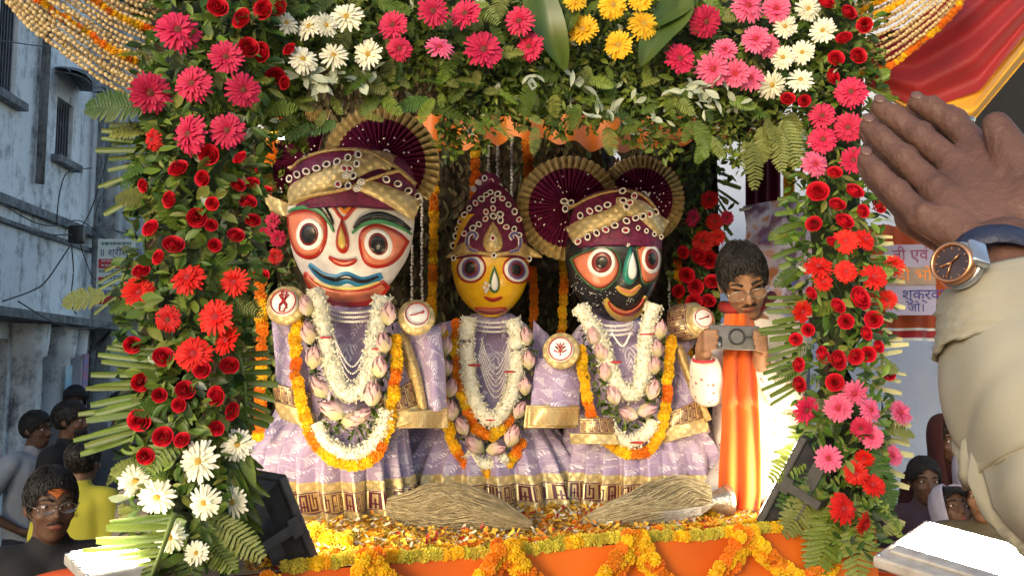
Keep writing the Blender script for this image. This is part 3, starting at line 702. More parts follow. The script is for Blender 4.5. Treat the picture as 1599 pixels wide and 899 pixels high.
# posts, and an out-of-view roof added to keep skylight off the idols
for (tt, vv) in ((-.30, .10), (1.76, .10), (-.30, 1.6), (1.76, 1.6)):
    b = MB(); p = fl(tt, vv, DECK); b.add(*tube([p, p+Vector((0, 0, 2.05))], .03, 10)); b.build('post', M_WOOD, flo)
def roof(u, v): return fl(-.5+2.5*u, -.05+1.75*v, 3.58+.28*math.sin(v*math.pi)-.05*math.sin(u*math.pi)+.012*math.sin(u*38))
b = MB(); V, Fs, U = grid(roof, 50, 20); b.add(V, Fs, 0, U); b.add([(x, y, z-.02) for x, y, z in V], [f[::-1] for f in Fs]); b.build('unseen_shade_roof', mat('shade_roof_cloth', (.45, .10, .03), .7, (.36, .06, .02), 4), flo)
# leafy back curtain
M_BACK = mat('back_cloth', (.05, .04, .022), .9, (.03, .022, .012), 30)
bc = thing('leaf_curtain', 'dark leafy curtain hung behind the three idols', 'curtain', fl(.8, 1.5))
b = MB(); V, Fs, U = grid(lambda u, v: fl(-.36+2.04*u, 1.5+.012*math.sin(u*70), DECK+2.0*v), 90, 4); b.add(V, Fs, 0, U); b.build('backing_cloth', M_BACK, bc)
rnd = random.Random(3); items = []
for i in range(4200):
    t_ = rnd.uniform(-.34, 1.66); z = rnd.uniform(DECK+.1, 3.45); p = fl(t_, 1.47-rnd.uniform(0, .06), z)
    items.append((p, Vector((rnd.gauss(0, .5), -.25, -1)), -V2+rvec(rnd, .5), rnd.uniform(.03, .055)))
M_DRY = [mat('dry_leaf', (.085, .075, .028), .7, (.045, .04, .016), 40, rand=.3, trans=.1), mat('dry_leaf_brown', (.075, .045, .02), .7, (.04, .024, .012), 40, trans=.1), LEAF[2]]
_L = LEAF; b = MB()
for i, (p, d, n, l) in enumerate(items):
    me = LEAFM[0][i % 3]; M = dir_matrix(p, d, l, n); k = rnd.choices((0, 1, 2), (5, 3, 2))[0]
    if i < 300 : obj('leaf', bpy.data.meshes.get('dryleaf%d_%d' % (k, i % 3)) or (lambda m2: (m2.materials.clear(), m2.materials.append(M_DRY[k]), setattr(m2, 'name', 'dryleaf%d_%d' % (k, i % 3)), m2)[-1])(me.copy()), bc, M)
    else: b.add([tuple(M @ v.co) for v in me.vertices], [tuple(f.vertices) for f in me.polygons], k)
o = b.build('small_leaves', M_DRY, bc); o['kind'] = 'stuff'
b = MB(); V, Fs, U = grid(lambda u, v: fl(1.78+.01*math.sin(u*40), .72+.80*u, DECK+2.0*v), 40, 4); b.add(V, Fs, 0, U); b.build('side_cloth', M_BACK, bc)
b = MB()
for i in range(1500):
    me = LEAFM[0][i % 3]; M = dir_matrix(fl(1.755-rnd.uniform(0, .05), rnd.uniform(.74, 1.5), rnd.uniform(DECK+.1, 3.45)), Vector((rnd.gauss(0, .5), -.25, -1)), rnd.uniform(.03, .055), -V2-U2+rvec(rnd, .5)); b.add([tuple(M @ v.co) for v in me.vertices], [tuple(f.vertices) for f in me.polygons], rnd.choices((0, 1, 2), (5, 3, 2))[0])
o = b.build('side_leaves', M_DRY, bc); o['kind'] = 'stuff'
# orange cloth valance just behind the leafy lintel
vb = thing('orange_valance', 'bright orange scalloped cloth hanging below the leafy lintel', 'cloth', P(800, 230, 3.0))
b = MB()
def val(u, v):
    px = 610+560*u; Yv = ED(px)+.92
    return P(px, 180+v*(46+9*math.sin(px*.021)+5*math.sin(px*.13+1)), Yv)+Vector((0, .02*math.sin(px*.09), 0))
V, Fs, U = grid(val, 90, 6); b.add(V, Fs, 0, U); b.build('cloth', M_ORANGEV, vb)
# cloth and printed sheet at the right of the curtain
c_ = thing('cloth_hanging', 'maroon and yellow cloth hanging above the man with the phone', 'cloth', P(1205, 330, 3.9))
for x0, x1, m, nm in ((1164, 1222, mat('maroon_cloth', (.13, .01, .04), .6, (.08, .006, .025), 8), 'maroon_panel'), (1223, 1244, M_YELC, 'yellow_panel')):
    b = MB(); V, Fs, U = grid(lambda u, v: P(lerp(x0, x1, u), 180+150*v, 3.95)+Vector((0, .03*math.sin(u*(x1-x0)*.35), 0)), 30, 6); b.add(V, Fs, 0, U); b.build(nm, m, c_)
def flexmat():
    m, N, K, b = nt('printed_sheet'); tc = N.new('ShaderNodeTexCoord'); u, v = uvxy(N, K, 1, 1)
    wv = N.new('ShaderNodeTexNoise'); wv.inputs['Scale'].default_value = 5; wv.inputs['Detail'].default_value = 3; K.new(tc.outputs['UV'], wv.inputs[0])
    rp = N.new('ShaderNodeValToRGB'); cr = rp.color_ramp; cr.elements[0].color = (.10, .09, .30, 1); cr.elements[0].position = .3; cr.elements[1].color = (.45, .18, .06, 1); cr.elements[1].position = .62
    e = cr.elements.new(.42); e.color = (.20, .10, .14, 1); e = cr.elements.new(.52); e.color = (.50, .48, .60, 1)
    K.new(wv.outputs[0], rp.inputs[0]); K.new(rp.outputs[0], b.inputs['Base Color']); b.inputs['Roughness'].default_value = .4
    return m
ps = thing('printed_sheet', 'creased printed blue and orange sheet hung behind the man with the phone', 'banner', P(1200, 480, 3.8))
def sheet(u, v):
    f = .05*abs(math.sin((u*.8+v*1.3)*5.5))
    return P(1160+150*u, 322+v*170-18*u*(1-v), 3.8)+Vector((0, -f, 0))
b = MB(); V, Fs, U = grid(sheet, 40, 30); b.add(V, Fs, 0, U); b.build('sheet', flexmat(), ps)
b = MB(); b.add(*tube([P(1155, 328, 3.78), P(1260, 312, 3.78), P(1330, 304, 3.78)], .008, 6)); b.build('rope', M_TXW, ps)
# tube lamp under the canopy, left
tl = thing('tube_lamp', 'lit tube lamp under the canopy above the white-faced idol', 'lamp', P(440, 214, 2.75))
a_ = P(431, 213, 2.75); b_ = a_+U2*-.10+V2*.0; 
b = MB(); b.add(*tube([a_+U2*.03, a_-U2*.03], .008, 8)); b.build('tube', emis('tube_glow', (.75, .87, 1), 6), tl)
b = MB(); b.add(*box(((a_+U2*-.015)+Vector((0, .03, .02))), (.10, .03, .03), Matrix.Rotation(math.atan2(UY, UX), 3, 'Z'))); b.build('batten', M_TXW, tl)

# ================================================================== flower arch
LEFT = [(345, -80, 100), (335, 40, 105), (315, 150, 110), (312, 250, 100), (300, 400, 100), (290, 520, 92), (292, 620, 88), (288, 720, 88), (285, 800, 85), (292, 885, 66)]
RIGHT = [(1318, -120, 66), (1315, 60, 66), (1308, 170, 68), (1300, 300, 72), (1312, 420, 74), (1305, 520, 78), (1312, 620, 74), (1318, 720, 66), (1325, 800, 58), (1335, 860, 40)]
def col_at(line_, py):
    for a, c in zip(line_, line_[1:]):
        if a[1] <= py <= c[1]: f = (py-a[1])/(c[1]-a[1]); return lerp(a[0], c[0], f), lerp(a[2], c[2], f)
    e = line_[0] if py < line_[0][1] else line_[-1]; return e[0], e[2]
def bulge(line_, px, py, amt=.10):
    cx, hw = col_at(line_, py); q = min(1, abs(px-cx)/hw); return amt*math.sqrt(1-q*q)
def pillar(name, label, line_, Y0, nleaf, mix, seed, post_t):
    t = thing(name, label, 'flower arrangement', P(line_[-2][0], line_[-2][1], Y0))
    rnd = random.Random(seed); items = []
    core = MB(); pts = [P(c[0], c[1], Y0+.07) for c in line_]; core.add(*tube(pts, [L(c[2], Y0)*.55 for c in line_], 10)); core.build('dark_core', mat('dark_core', (.018, .03, .012), .95, (.03, .045, .016), 60, bump=1, bscale=60), t)  # dark green core closing the gaps behind the leaves
    y0, y1 = line_[0][1], line_[-1][1]
    for i in range(nleaf):
        py = rnd.uniform(y0, y1); cx, hw = col_at(line_, py); px = cx+hw*rnd.uniform(-1, 1)*.98
        Yp = Y0-bulge(line_, px, py, .11)*rnd.uniform(.55, 1.42)
        p = P(px, py, Yp); side = (px-cx)/hw
        d = Vector((side*1.1+rnd.gauss(0, .8), -.35+rnd.gauss(0, .3), rnd.gauss(-.15, .8)))
        items.append((p, d, Vector((side*.4, -1, .4))+rvec(rnd, .5), rnd.uniform(.024, .05)))
    scatter_leaves(t, items, mix, rnd, 290)
    for i in range(int(nleaf/22)):
        py = rnd.uniform(y0, y1-20); cx, hw = col_at(line_, py); px = cx+hw*rnd.uniform(-.95, .95); side = (px-cx)/hw
        p = P(px, py, Y0-bulge(line_, px, py, .10)); d = Vector((side*1.3+rnd.gauss(0, .5), -.3, rnd.gauss(-.25, .6)))
        obj('fern_frond', rnd.choice(rnd.choice(FERN)), t, dir_matrix(p, d, rnd.uniform(.05, .105), Vector((side*.3, -1, .5))+rvec(rnd, .3)))
    return t, rnd
YL, YR = ED(300)-.02, ED(1310)-.04
lp, rl = pillar('flower_pillar', 'tall leafy pillar with pink gerberas above and white gerberas at its foot', LEFT, YL, 1900, (5, 3, 3, .15, 2), 11, -.3)
rp_, rr = pillar('flower_pillar', 'leafy pillar with red roses and pale cut palm ends by the raised hands', RIGHT, YR, 1500, (5, 3, 3, .15, 1.5), 12, 1.78)
def put(t, line_, Y0, rnd, kind, lst):
    for it in lst:
        px, py, dia = it; Y = Y0-bulge(line_, px, py, .12)-.035-rnd.uniform(0, .02)
        if kind == 'rose': rose(t, px, py, dia, Y, rnd)
        else: gerbera(t, kind, px, py, dia, Y-.01, rnd)
put(lp, LEFT, YL, rl, 'pink', [(278, 48, 66), (353, 90, 56), (301, 131, 58), (380, 141, 56), (235, 145, 64), (295, 210, 62), (355, 204, 58)])
put(lp, LEFT, YL, rl, 'red', [(238, 218, 34), (262, 498, 44)])
put(lp, LEFT, YL, rl, 'ored', [(293, 434, 54), (217, 456, 50), (366, 440, 46), (337, 495, 58), (302, 552, 58), (354, 532, 48)])
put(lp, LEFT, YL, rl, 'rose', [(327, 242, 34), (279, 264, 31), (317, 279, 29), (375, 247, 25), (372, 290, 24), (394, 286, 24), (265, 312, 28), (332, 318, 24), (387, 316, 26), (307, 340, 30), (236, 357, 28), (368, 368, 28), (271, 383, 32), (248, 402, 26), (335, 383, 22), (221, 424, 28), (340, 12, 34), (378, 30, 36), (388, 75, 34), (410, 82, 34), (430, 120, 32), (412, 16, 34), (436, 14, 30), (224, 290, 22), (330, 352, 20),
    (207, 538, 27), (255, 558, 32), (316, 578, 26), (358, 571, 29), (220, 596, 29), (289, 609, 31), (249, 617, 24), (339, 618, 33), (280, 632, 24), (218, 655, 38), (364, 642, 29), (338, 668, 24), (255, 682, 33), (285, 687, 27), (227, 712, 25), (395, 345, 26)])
put(lp, LEFT, YL, rl, 'white', [(371, 694, 54), (311, 720, 62), (211, 750, 50), (246, 775, 54), (319, 784, 56), (364, 784, 56), (266, 838, 50), (307, 863, 42)])
put(rp_, RIGHT, YR, rr, 'pink', [(1329, 144, 48), (1284, 181, 42), (1324, 199, 46), (1285, 218, 44), (1332, 250, 44)])
put(rp_, RIGHT, YR, rr, 'lpink', [(1273, 256, 47), (1334, 614, 42), (1309, 637, 46), (1360, 640, 40), (1406, 644, 40), (1361, 682, 40), (1294, 715, 44), (1394, 711, 36)])
put(rp_, RIGHT, YR, rr, 'pink', [(1259, 640, 44), (1345, 668, 34)])
put(rp_, RIGHT, YR, rr, 'ored', [(1320, 376, 42), (1278, 416, 46), (1321, 424, 38), (1365, 432, 46), (1395, 415, 32), (1352, 374, 38), (1286, 440, 32), (1253, 486, 40), (1336, 738, 36), (1363, 757, 42), (1317, 793, 46), (1350, 817, 36), (1350, 715, 30), (1385, 468, 34)])
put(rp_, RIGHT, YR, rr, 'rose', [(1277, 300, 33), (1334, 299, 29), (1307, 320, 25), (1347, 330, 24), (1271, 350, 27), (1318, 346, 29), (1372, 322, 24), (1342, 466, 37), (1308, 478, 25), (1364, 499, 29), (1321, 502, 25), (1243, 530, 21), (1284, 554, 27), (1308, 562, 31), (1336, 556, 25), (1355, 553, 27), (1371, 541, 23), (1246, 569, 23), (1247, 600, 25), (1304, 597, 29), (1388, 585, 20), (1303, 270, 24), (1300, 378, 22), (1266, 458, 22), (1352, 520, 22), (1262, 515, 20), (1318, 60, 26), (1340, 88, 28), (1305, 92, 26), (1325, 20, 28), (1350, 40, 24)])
# palm fronds on the pillars
palm(lp, [(265, 180), (245, 250), (240, 300)], (1,), 98, 9, YL-.06, 84, n=14)
palm(lp, [(262, 540), (235, 610), (205, 690)], (1,), 102, 10, YL-.09, 78, n=15)
palm(lp, [(272, 800), (250, 865), (222, 930)], (1,), 122, 11, YL-.24, 72, n=15)
palm(lp, [(330, 660), (365, 740), (378, 830)], (-1, 1), 70, 18, YL-.05, 48, cut=False, n=10)
palm(lp, [(372, 548), (382, 600), (386, 660)], (-1,), 50, 11, YL-.04, 86, n=8)
palm(lp, [(380, 690), (352, 760), (335, 800)], (-1,), 85, 20, YL-.09, 52, cut=False, n=8)
palm(lp, [(380, 300), (398, 370), (400, 440)], (-1,), 26, 11, YL+.0, 80, n=7)
palm(lp, [(205, 395), (190, 440), (180, 470)], (1, -1), 50, 6, YL, 60, n=5)
palm(rp_, [(1258, 460), (1250, 530), (1245, 610)], (1,), 66, 8, YR-.08, 84, n=15)
palm(rp_, [(1335, 360), (1340, 430), (1345, 520)], (-1,), 72, 7, YR+.0, 88, pale=True, n=10)
palm(rp_, [(1350, 520), (1352, 590), (1352, 640)], (-1,), 66, 7, YR+.0, 96, pale=True, n=8)
palm(rp_, [(1352, 655), (1350, 730), (1345, 800)], (-1,), 74, 8, YR+.0, 88, pale=True, n=11)
palm(rp_, [(1262, 300), (1256, 360), (1252, 430)], (1,), 52, 11, YR-.05, 80, n=7)
palm(rp_, [(1290, 640), (1262, 690), (1235, 720)], (-1, 1), 48, 12, YR-.07, 62, cut=False, n=8)
for k, (x, y, dx, dy, s) in enumerate([(1300, 700, -60, 75, .24), (1310, 760, -18, 110, .27), (1335, 770, 12, 115, .27), (1350, 700, 40, 70, .2), (1275, 690, -45, 40, .18), (1290, 740, -55, 95, .22), (1240, 250, 20, -40, .1),
    (300, 800, 40, 70, .15), (330, 800, 60, 60, .15), (235, 168, -70, -8, .15), (300, 640, -40, 50, .16), (170, 460, -50, 5, .1), (300, 850, -10, 60, .18)]):
    t = rp_ if x > 800 else lp; Y = (YR if x > 800 else YL)-.12
    a_ = P(x, y, Y); b_ = P(x+dx, y+dy, Y-.02)
    obj('fern_frond', FERN[k % 3][k % 2], t, dir_matrix(a_, b_-a_, s, Vector((0, -1, .15))))
# drooping sprig on the right pillar
sp = smooth_path([P(1345, 760, YR-.1), P(1385, 800, YR-.2), P(1420, 850, YR-.32), P(1450, 885, YR-.4)], 20); b = MB()
b.add(*tube([Vector(p) for p in sp], .003, 4), 1); rnd = random.Random(5)
for i in range(60):
    p = Vector(sp[int(i/60*19)]); M = dir_matrix(p, Vector((rnd.gauss(0, 1), rnd.gauss(0, .6), rnd.gauss(.2, 1))), rnd.uniform(.012, .024), Vector((0, -1, .4))); me = LEAFM[1][0]
    b.add([tuple(M @ v.co) for v in me.vertices], [tuple(f.vertices) for f in me.polygons], 0)
b.build('leafy_sprig', [LEAF[1], M_STEM], rp_)
# ------------------------------------------------------------------ lintel
li = thing('flower_lintel', 'leafy lintel of the arch carrying white, pink and yellow gerberas', 'flower arrangement', P(840, 200, 2.5))
rnd = random.Random(21); items = []
def low(px): return 203+22*math.sin(px*.012+.6)+14*math.sin(px*.045)+12*math.sin(px*.11)-(104 if 478 < px < 685 else 0)
def YLI(px): return ED(px)-.06
b = MB(); V, Fs, U = grid(lambda u, v: P(400+880*u, -120+v*(low(400+880*u)+92), YLI(400+880*u)+.10+.05*math.sin(v*9)), 60, 10); b.add(V, Fs, 0, U); b.build('dark_core', MATS['dark_core'], li)  # dark green sheet filling in behind the lintel leaves
for i in range(8600):
    px = rnd.uniform(400, 1290); f = rnd.random()**.7; py = -70+(low(px)+80)*f+rnd.uniform(-6, 16)
    p = P(px, py, YLI(px)+.08-.13*math.sin(min(1, (py+80)/300)*math.pi)**.5*rnd.uniform(.3, 1))
    d = Vector((rnd.gauss(0, 1), -.45, rnd.gauss(-.35, .8))); items.append((p, d, Vector((0, -1, .5))+rvec(rnd, .5), rnd.uniform(.017, .034)))
def lmix(it): return it
scatter_leaves(li, items, (6, 4.5, 2.5, .55, 1.2), rnd, 290)
for i in range(150):
    px = rnd.uniform(410, 1290); py = rnd.uniform(-40, 130) if i < 95 else rnd.uniform(130, 200); p = P(px, py, YLI(px)-.05)
    d = Vector((rnd.gauss(0, .8), -.35, rnd.gauss(-.5, .6))); obj('fern_frond', rnd.choice(rnd.choice(FERN)), li, dir_matrix(p, d, rnd.uniform(.045, .095), Vector((0, -1, .4))+rvec(rnd, .3)))
for i in range(26):
    px = rnd.choice((rnd.uniform(440, 600), rnd.uniform(780, 1190), rnd.uniform(950, 1190))); py = rnd.uniform(110, 140) if px < 700 else rnd.uniform(115, 190); p = P(px, py, YLI(px)-.075)
    for k in range(rnd.choice((2, 3, 4))):
        d = Vector((rnd.gauss(0, 1), -.4, rnd.gauss(-.4, .8))); obj('pale_leaf', rnd.choice(LEAFM[3]), li, dir_matrix(p+rvec(rnd, .008), d, rnd.uniform(.03, .05), Vector((0, -1, .3))+rvec(rnd, .4)))
for px in (1195, 1215, 1228, 1240, 1170, 1205, 1080, 1100, 900):    # drooping feathery strands
    for k in range(3):
        p = P(px+rnd.uniform(-10, 10), low(px)-15, YLI(px)-.03); obj('fern_frond', FERN[2 if px > 1150 else 1][k % 2], li, dir_matrix(p, Vector((rnd.gauss(0, .25), -.1, -1)), rnd.uniform(.07, .17 if px > 1150 else .09), Vector((0, -1, .1))+rvec(rnd, .3)))
def putl(kind, lst):
    for px, py, dia in lst:
        Y = YLI(px)-.10-rnd.uniform(0, .03); (rose(li, px, py, dia, Y, rnd) if kind == 'rose' else gerbera(li, kind, px, py, dia, Y, rnd))
putl('white', [(541, 27, 54), (483, 42, 48), (509, 40, 42), (447, 36, 40), (473, 93, 46), (521, 87, 46), (575, 85, 50), (1285, 48, 42), (1253, 82, 40), (1250, 125, 42), (1205, 133, 48), (1222, 90, 38), (1262, 14, 42), (1226, 42, 42)])
putl('pink', [(614, 40, 52), (676, 18, 54), (727, 22, 56), (624, 76, 42), (755, 78, 60), (811, 33, 50), (827, 73, 44), (1062, 92, 52), (1102, 34, 56)])
putl('lpink', [(686, 74, 48), (1113, 108, 52), (1148, 115, 46), (1172, 122, 46), (1180, 62, 48), (1198, 72, 42), (1132, 78, 40), (1168, 10, 52), (1212, 14, 46)])
putl('yellow', [(910, 47, 54), (957, 8, 50), (1005, 38, 52), (966, 70, 46), (898, 0, 40), (1000, -2, 40)])
putl('rose', [(1230, 155, 24), (1256, 158, 20), (1300, 120, 26), (445, 130, 24), (452, 78, 24), (1290, 5, 28)])
for pts, wd in (([(838, -20), (852, 40), (868, 85), (880, 112)], 62), ([(1062, -20), (1050, 25), (1020, 65), (1000, 105)], 58), ([(1080, -10), (1060, 15), (1025, 40), (1003, 52)], 40), ([(900, 5), (890, 40), (882, 60)], 20)):
    ps_ = smooth_path([P(x, y, YLI(x)-.085+.0*i) for i, (x, y) in enumerate(pts)], 9)
    def bl(u, v):
        k = min(7, int(v*8)); p = Vector(ps_[k]).lerp(Vector(ps_[k+1]), v*8-k); w_ = L(wd, 2.4)*math.sin(math.pi*(.22+.76*v))**.7
        return p+Vector(((u-.5)*w_, -.02*math.sin(v*3)+abs(u-.5)*-.03, -(u-.5)*w_*.25))
    V, Fs, U = grid(bl, 7, 9); obj('broad_leaf', mesh_from('broad_leaf', V, Fs, mat('broad_leaf', (.035, .08, .015), .35, (.09, .13, .02), 9, stretch=(1, 1, .3), trans=.2), None, True, U), li)
# inner rows of flowers beside the idols
def inner(label, pts, nl, seed, Y, line_, flowers):
    t = thing('flower_pillar', label, 'flower arrangement', P(line_[-1][0], line_[-1][1], Y)); rnd = random.Random(seed); items = []
    core = MB(); core.add(*tube([P(c[0], c[1], Y+.06) for c in line_], [L(c[2], Y)*.5 for c in line_], 8)); core.build('dark_core', MATS['dark_core'], t)
    for i in range(nl):
        py = rnd.uniform(line_[0][1], line_[-1][1]); cx, hw = col_at(line_, py); px = cx+hw*rnd.uniform(-1, 1)
        items.append((P(px, py, Y-.04*rnd.random()), Vector((rnd.gauss(0, 1), -.4, rnd.gauss(-.2, .8))), Vector((0, -1, .4))+rvec(rnd, .5), rnd.uniform(.028, .05)))
    scatter_leaves(t, items, (4, 1, 5, 0, 1), rnd, 120)
    for k, px, py, dia in flowers:
        if k == 'rose': rose(t, px, py, dia, Y-.07, rnd)
        else: gerbera(t, k, px, py, dia, Y-.07, rnd)
    return t
ip = inner('dim inner row of red gerberas and roses beside the black-faced idol', 0, 420, 31, 3.55, [(1095, 210, 45), (1092, 330, 45), (1090, 480, 42), (1080, 640, 30)],
      [('pink', 1082, 340, 32), ('red', 1108, 312, 30), ('red', 1116, 346, 26), ('pink', 1135, 340, 22), ('red', 1098, 376, 34), ('ored', 1120, 370, 28), ('rose', 1066, 394, 22), ('rose', 1090, 400, 30), ('rose', 1072, 430, 26), ('rose', 1108, 405, 28), ('rose', 1086, 448, 24), ('rose', 1060, 455, 20), ('rose', 1084, 472, 26), ('rose', 1106, 470, 24), ('rose', 1112, 440, 24), ('rose', 1064, 500, 22)])
palm(ip, [(1110, 260), (1120, 300), (1118, 360)], (-1, 1), 44, 6, 3.6, 60, n=7, pale=False)
inner('dim inner row of pink flowers beside the white-faced idol and the gerbera pillar', 0, 420, 32, 3.15, [(425, 180, 40), (425, 300, 40), (420, 480, 38), (410, 640, 30)],
      [('pink', 425, 345, 30), ('pink', 434, 372, 28), ('pink', 412, 362, 28), ('red', 430, 400, 26), ('rose', 445, 205, 24), ('rose', 420, 225, 24), ('rose', 432, 190, 24), ('rose', 408, 430, 24), ('rose', 415, 300, 22), ('rose', 410, 265, 22)])
# ================================================================== strings, swags and garlands
M_BEAD = mat('jasmine_bud', (.90, .76, .46), .35, (.80, .62, .32), 60, trans=.45, spec=.6)
def bead_string(parent, pts, r, rnd, m=M_BEAD, name='bead_string'):
    n = max(3, int(np.sum(np.linalg.norm(np.diff(np.array(pts), axis=0), axis=1))/(r*1.72))); q = smooth_path(pts, n); b = MB()
    for i, p in enumerate(q):
        p = Vector(p)+rvec(rnd, r*.16); d = Vector(q[min(i+1, n-1)])-Vector(q[max(0, i-1)])
        M = d.to_track_quat('X', 'Z').to_matrix() @ Euler((0, rnd.gauss(0, .3), rnd.gauss(0, .35))).to_matrix()
        b.add(*sphere(p, (r*1.08, r*.8, r*.8), 6, 5, M))
    b.add(*tube([Vector(p) for p in q], r*.15, 3)); return b.build(name, m, parent)
def marigolds(parent, pts, r, kinds, rnd, step=1.15, face=True, jit=.12):
    n = max(3, int(np.sum(np.linalg.norm(np.diff(np.array(pts), axis=0), axis=1))/(r*step))); q = smooth_path(pts, n)
    for i, p in enumerate(q):
        d = Vector(q[min(i+1, n-1)])-Vector(q[max(0, i-1)])
        nrm = Vector((rnd.gauss(0, .3), -1, rnd.gauss(.1, .3))) if face else d
        k = kinds[(i//3) % len(kinds)] if len(kinds) > 2 else rnd.choice(kinds)
        obj('marigold', rnd.choice(MARI[k]), parent, face_matrix(Vector(p)+rvec(rnd, r*jit), nrm, r*rnd.uniform(.92, 1.15), rnd.uniform(0, 6)) @ Matrix.Diagonal((1, 1, 1.15, 1)))
def swag(label, fn, n, r, mar, seed, Ys):
    t = thing('garland_swag', label, 'garland', fn(0.5, 0, Ys)); rnd = random.Random(seed)
    for i in range(n):
        v = (i+.5)/n
        mk = next((k for vv, k in mar if abs(v-vv) < .5/n), None)
        pts = [fn(v, s, Ys)+Vector((0, rnd.gauss(0, .012), rnd.gauss(0, .003))) for s in (0, .2, .4, .6, .8, 1)]
        if mk: 
            s_ = obj('marigold_string', mesh_from('thread', *tube([Vector(p) for p in pts], .003, 4), M_STEM), t); marigolds(s_, pts, r*1.55, mk, rnd, 1.25)
        else: bead_string(t, pts, r, rnd)
    for i in range(n):   # second layer of strings just behind
        v = (i+1)/n-.02; pts = [fn(v, s, Ys+.03)+Vector((0, rnd.gauss(0, .012), 0)) for s in (0, .25, .5, .75, 1)]; bead_string(t, pts, r, rnd)
def swL(v, s, Y):
    a = [(246-20*v, -45+212*v), (195-30*v, -62+195*v), (150-40*v, -88+180*v), (105-55*v, -110+160*v), (60-60*v, -135+130*v), (20-55*v, -150+90*v)]
    x, y = pl(a, s); return P(x, y, Y-.22*s)
def swR(v, s, Y):
    a = [(1340, -50+172*v), (1375+15*v, -66+172*v), (1405+30*v, -86+160*v), (1432+45*v, -105+145*v), (1455+55*v, -130+125*v), (1475+60*v, -150+95*v)]
    x, y = pl(a, s); return P(x, y, Y-.25*s)
swag('cream bead swag with two yellow marigold lines over the street', swL, 22, .0061, [(.43, 'yo'), (.70, 'yo')], 41, YL-.02)
swag('cream bead swag with a thick orange marigold lower edge by the red drape', swR, 17, .0066, [(.97, 'yoo'), (.50, 'y'), (.38, 'yo')], 42, YR-.02)
# red and yellow drape
dr = thing('cloth_drape', 'red cloth drape with yellow border gathered at the rose pillar', 'cloth', P(1400, 150, 2.95))
def drp(e0, e1, nf, amp, ph):
    def fn(u, v):
        a = pl(e0, u); c = pl(e1, u); x, y = lerp(a[0], c[0], v), lerp(a[1], c[1], v)
        return P(x, y, 3.0-.25*u+amp*(.3+.7*u)*math.sin(v*nf+ph+u*1.5))
    return fn
top_ = [(1350, 60), (1420, 40), (1500, -20), (1640, -120), (1760, -200)]; mid_ = [(1352, 130), (1440, 172), (1530, 142), (1600, 55), (1700, -60)]; bot_ = [(1354, 135), (1440, 185), (1515, 195), (1600, 95), (1700, -10)]
for e0, e1, nf, m, nm in ((top_, mid_, 15, M_REDC, 'red_cloth'), (mid_, bot_, 7, M_YELC, 'yellow_border')):
    b = MB(); V, Fs, U = grid(drp(e0, e1, nf, .03, 0), 40, 60); b.add(V, Fs, 0, U); b.add([(x, y+.006, z) for x, y, z in V], [f[::-1] for f in Fs], 0, U); b.build(nm, m, dr)
# hanging strings in front of the leaf curtain
def hang(label, x, y0, y1, Y, kinds, r, seed):
    t = thing('marigold_string', label, 'garland', P(x, y0, Y), 'marigold strings hung before the leaf curtain'); rnd = random.Random(seed)
    pts = [P(x+2*math.sin(k), lerp(y0, y1, k/4), Y) for k in range(5)]; obj('thread', mesh_from('thread', *tube([Vector(p) for p in pts], .002, 4), M_STEM), t); marigolds(t, pts, r, kinds, rnd, 1.2)
hang('yellow marigold string between the white-faced and yellow-faced idols', 676, 225, 500, 3.58, 'yyyo', .019, 1)
hang('orange marigold string above the pointed crown, towards the white-faced idol', 741, 195, 330, 3.6, 'oyoo', .019, 2)
hang('orange and yellow marigold string above the pointed crown, towards the black-faced idol', 822, 195, 330, 3.6, 'yoo', .019, 3)
hang('yellow marigold string beside the fan turban of the black-faced idol', 878, 380, 530, 3.62, 'yyo', .019, 4)
hang('orange marigold string between the gerbera pillar and the white-faced idol', 406, 440, 680, 2.8, 'oyo', .018, 5)
hang('orange marigold string between the black-faced idol and the inner red gerberas', 1058, 400, 600, 3.62, 'oyo', .018, 6)
hang('short orange marigold string above the inner pink flowers', 424, 150, 245, 2.75, 'oyo', .018, 7)
hang('marigold string behind the patterned sleeve cuff of the black-faced idol', 1074, 520, 650, 3.5, 'oyo', .02, 8)
hang('dim orange marigold string behind the yellow-faced idol beside the fan turban', 832, 420, 560, 3.66, 'oo', .018, 9)
rnd = random.Random(50)
for lab, x, y0, y1, Y in (('white bead string nearest the face of the white-faced idol', 643, 330, 500, 3.6), ('white bead string nearest the yellow marigold string', 659, 310, 505, 3.6), ('white bead string hanging above the tip of the pointed crown', 763, 200, 300, 3.5), ('white bead string hanging above the tip of the pointed crown', 777, 200, 300, 3.5), ('white bead string hanging above the tip of the pointed crown', 799, 200, 345, 3.5), ('white bead string beside the black-faced idol', 1045, 430, 520, 3.6)):
    t = bead_string(None, [P(x, lerp(y0, y1, k/3), Y) for k in range(4)], .008, rnd, M_PEARL, 'white_bead_string'); tag(t, lab, 'garland', 'white bead strings')
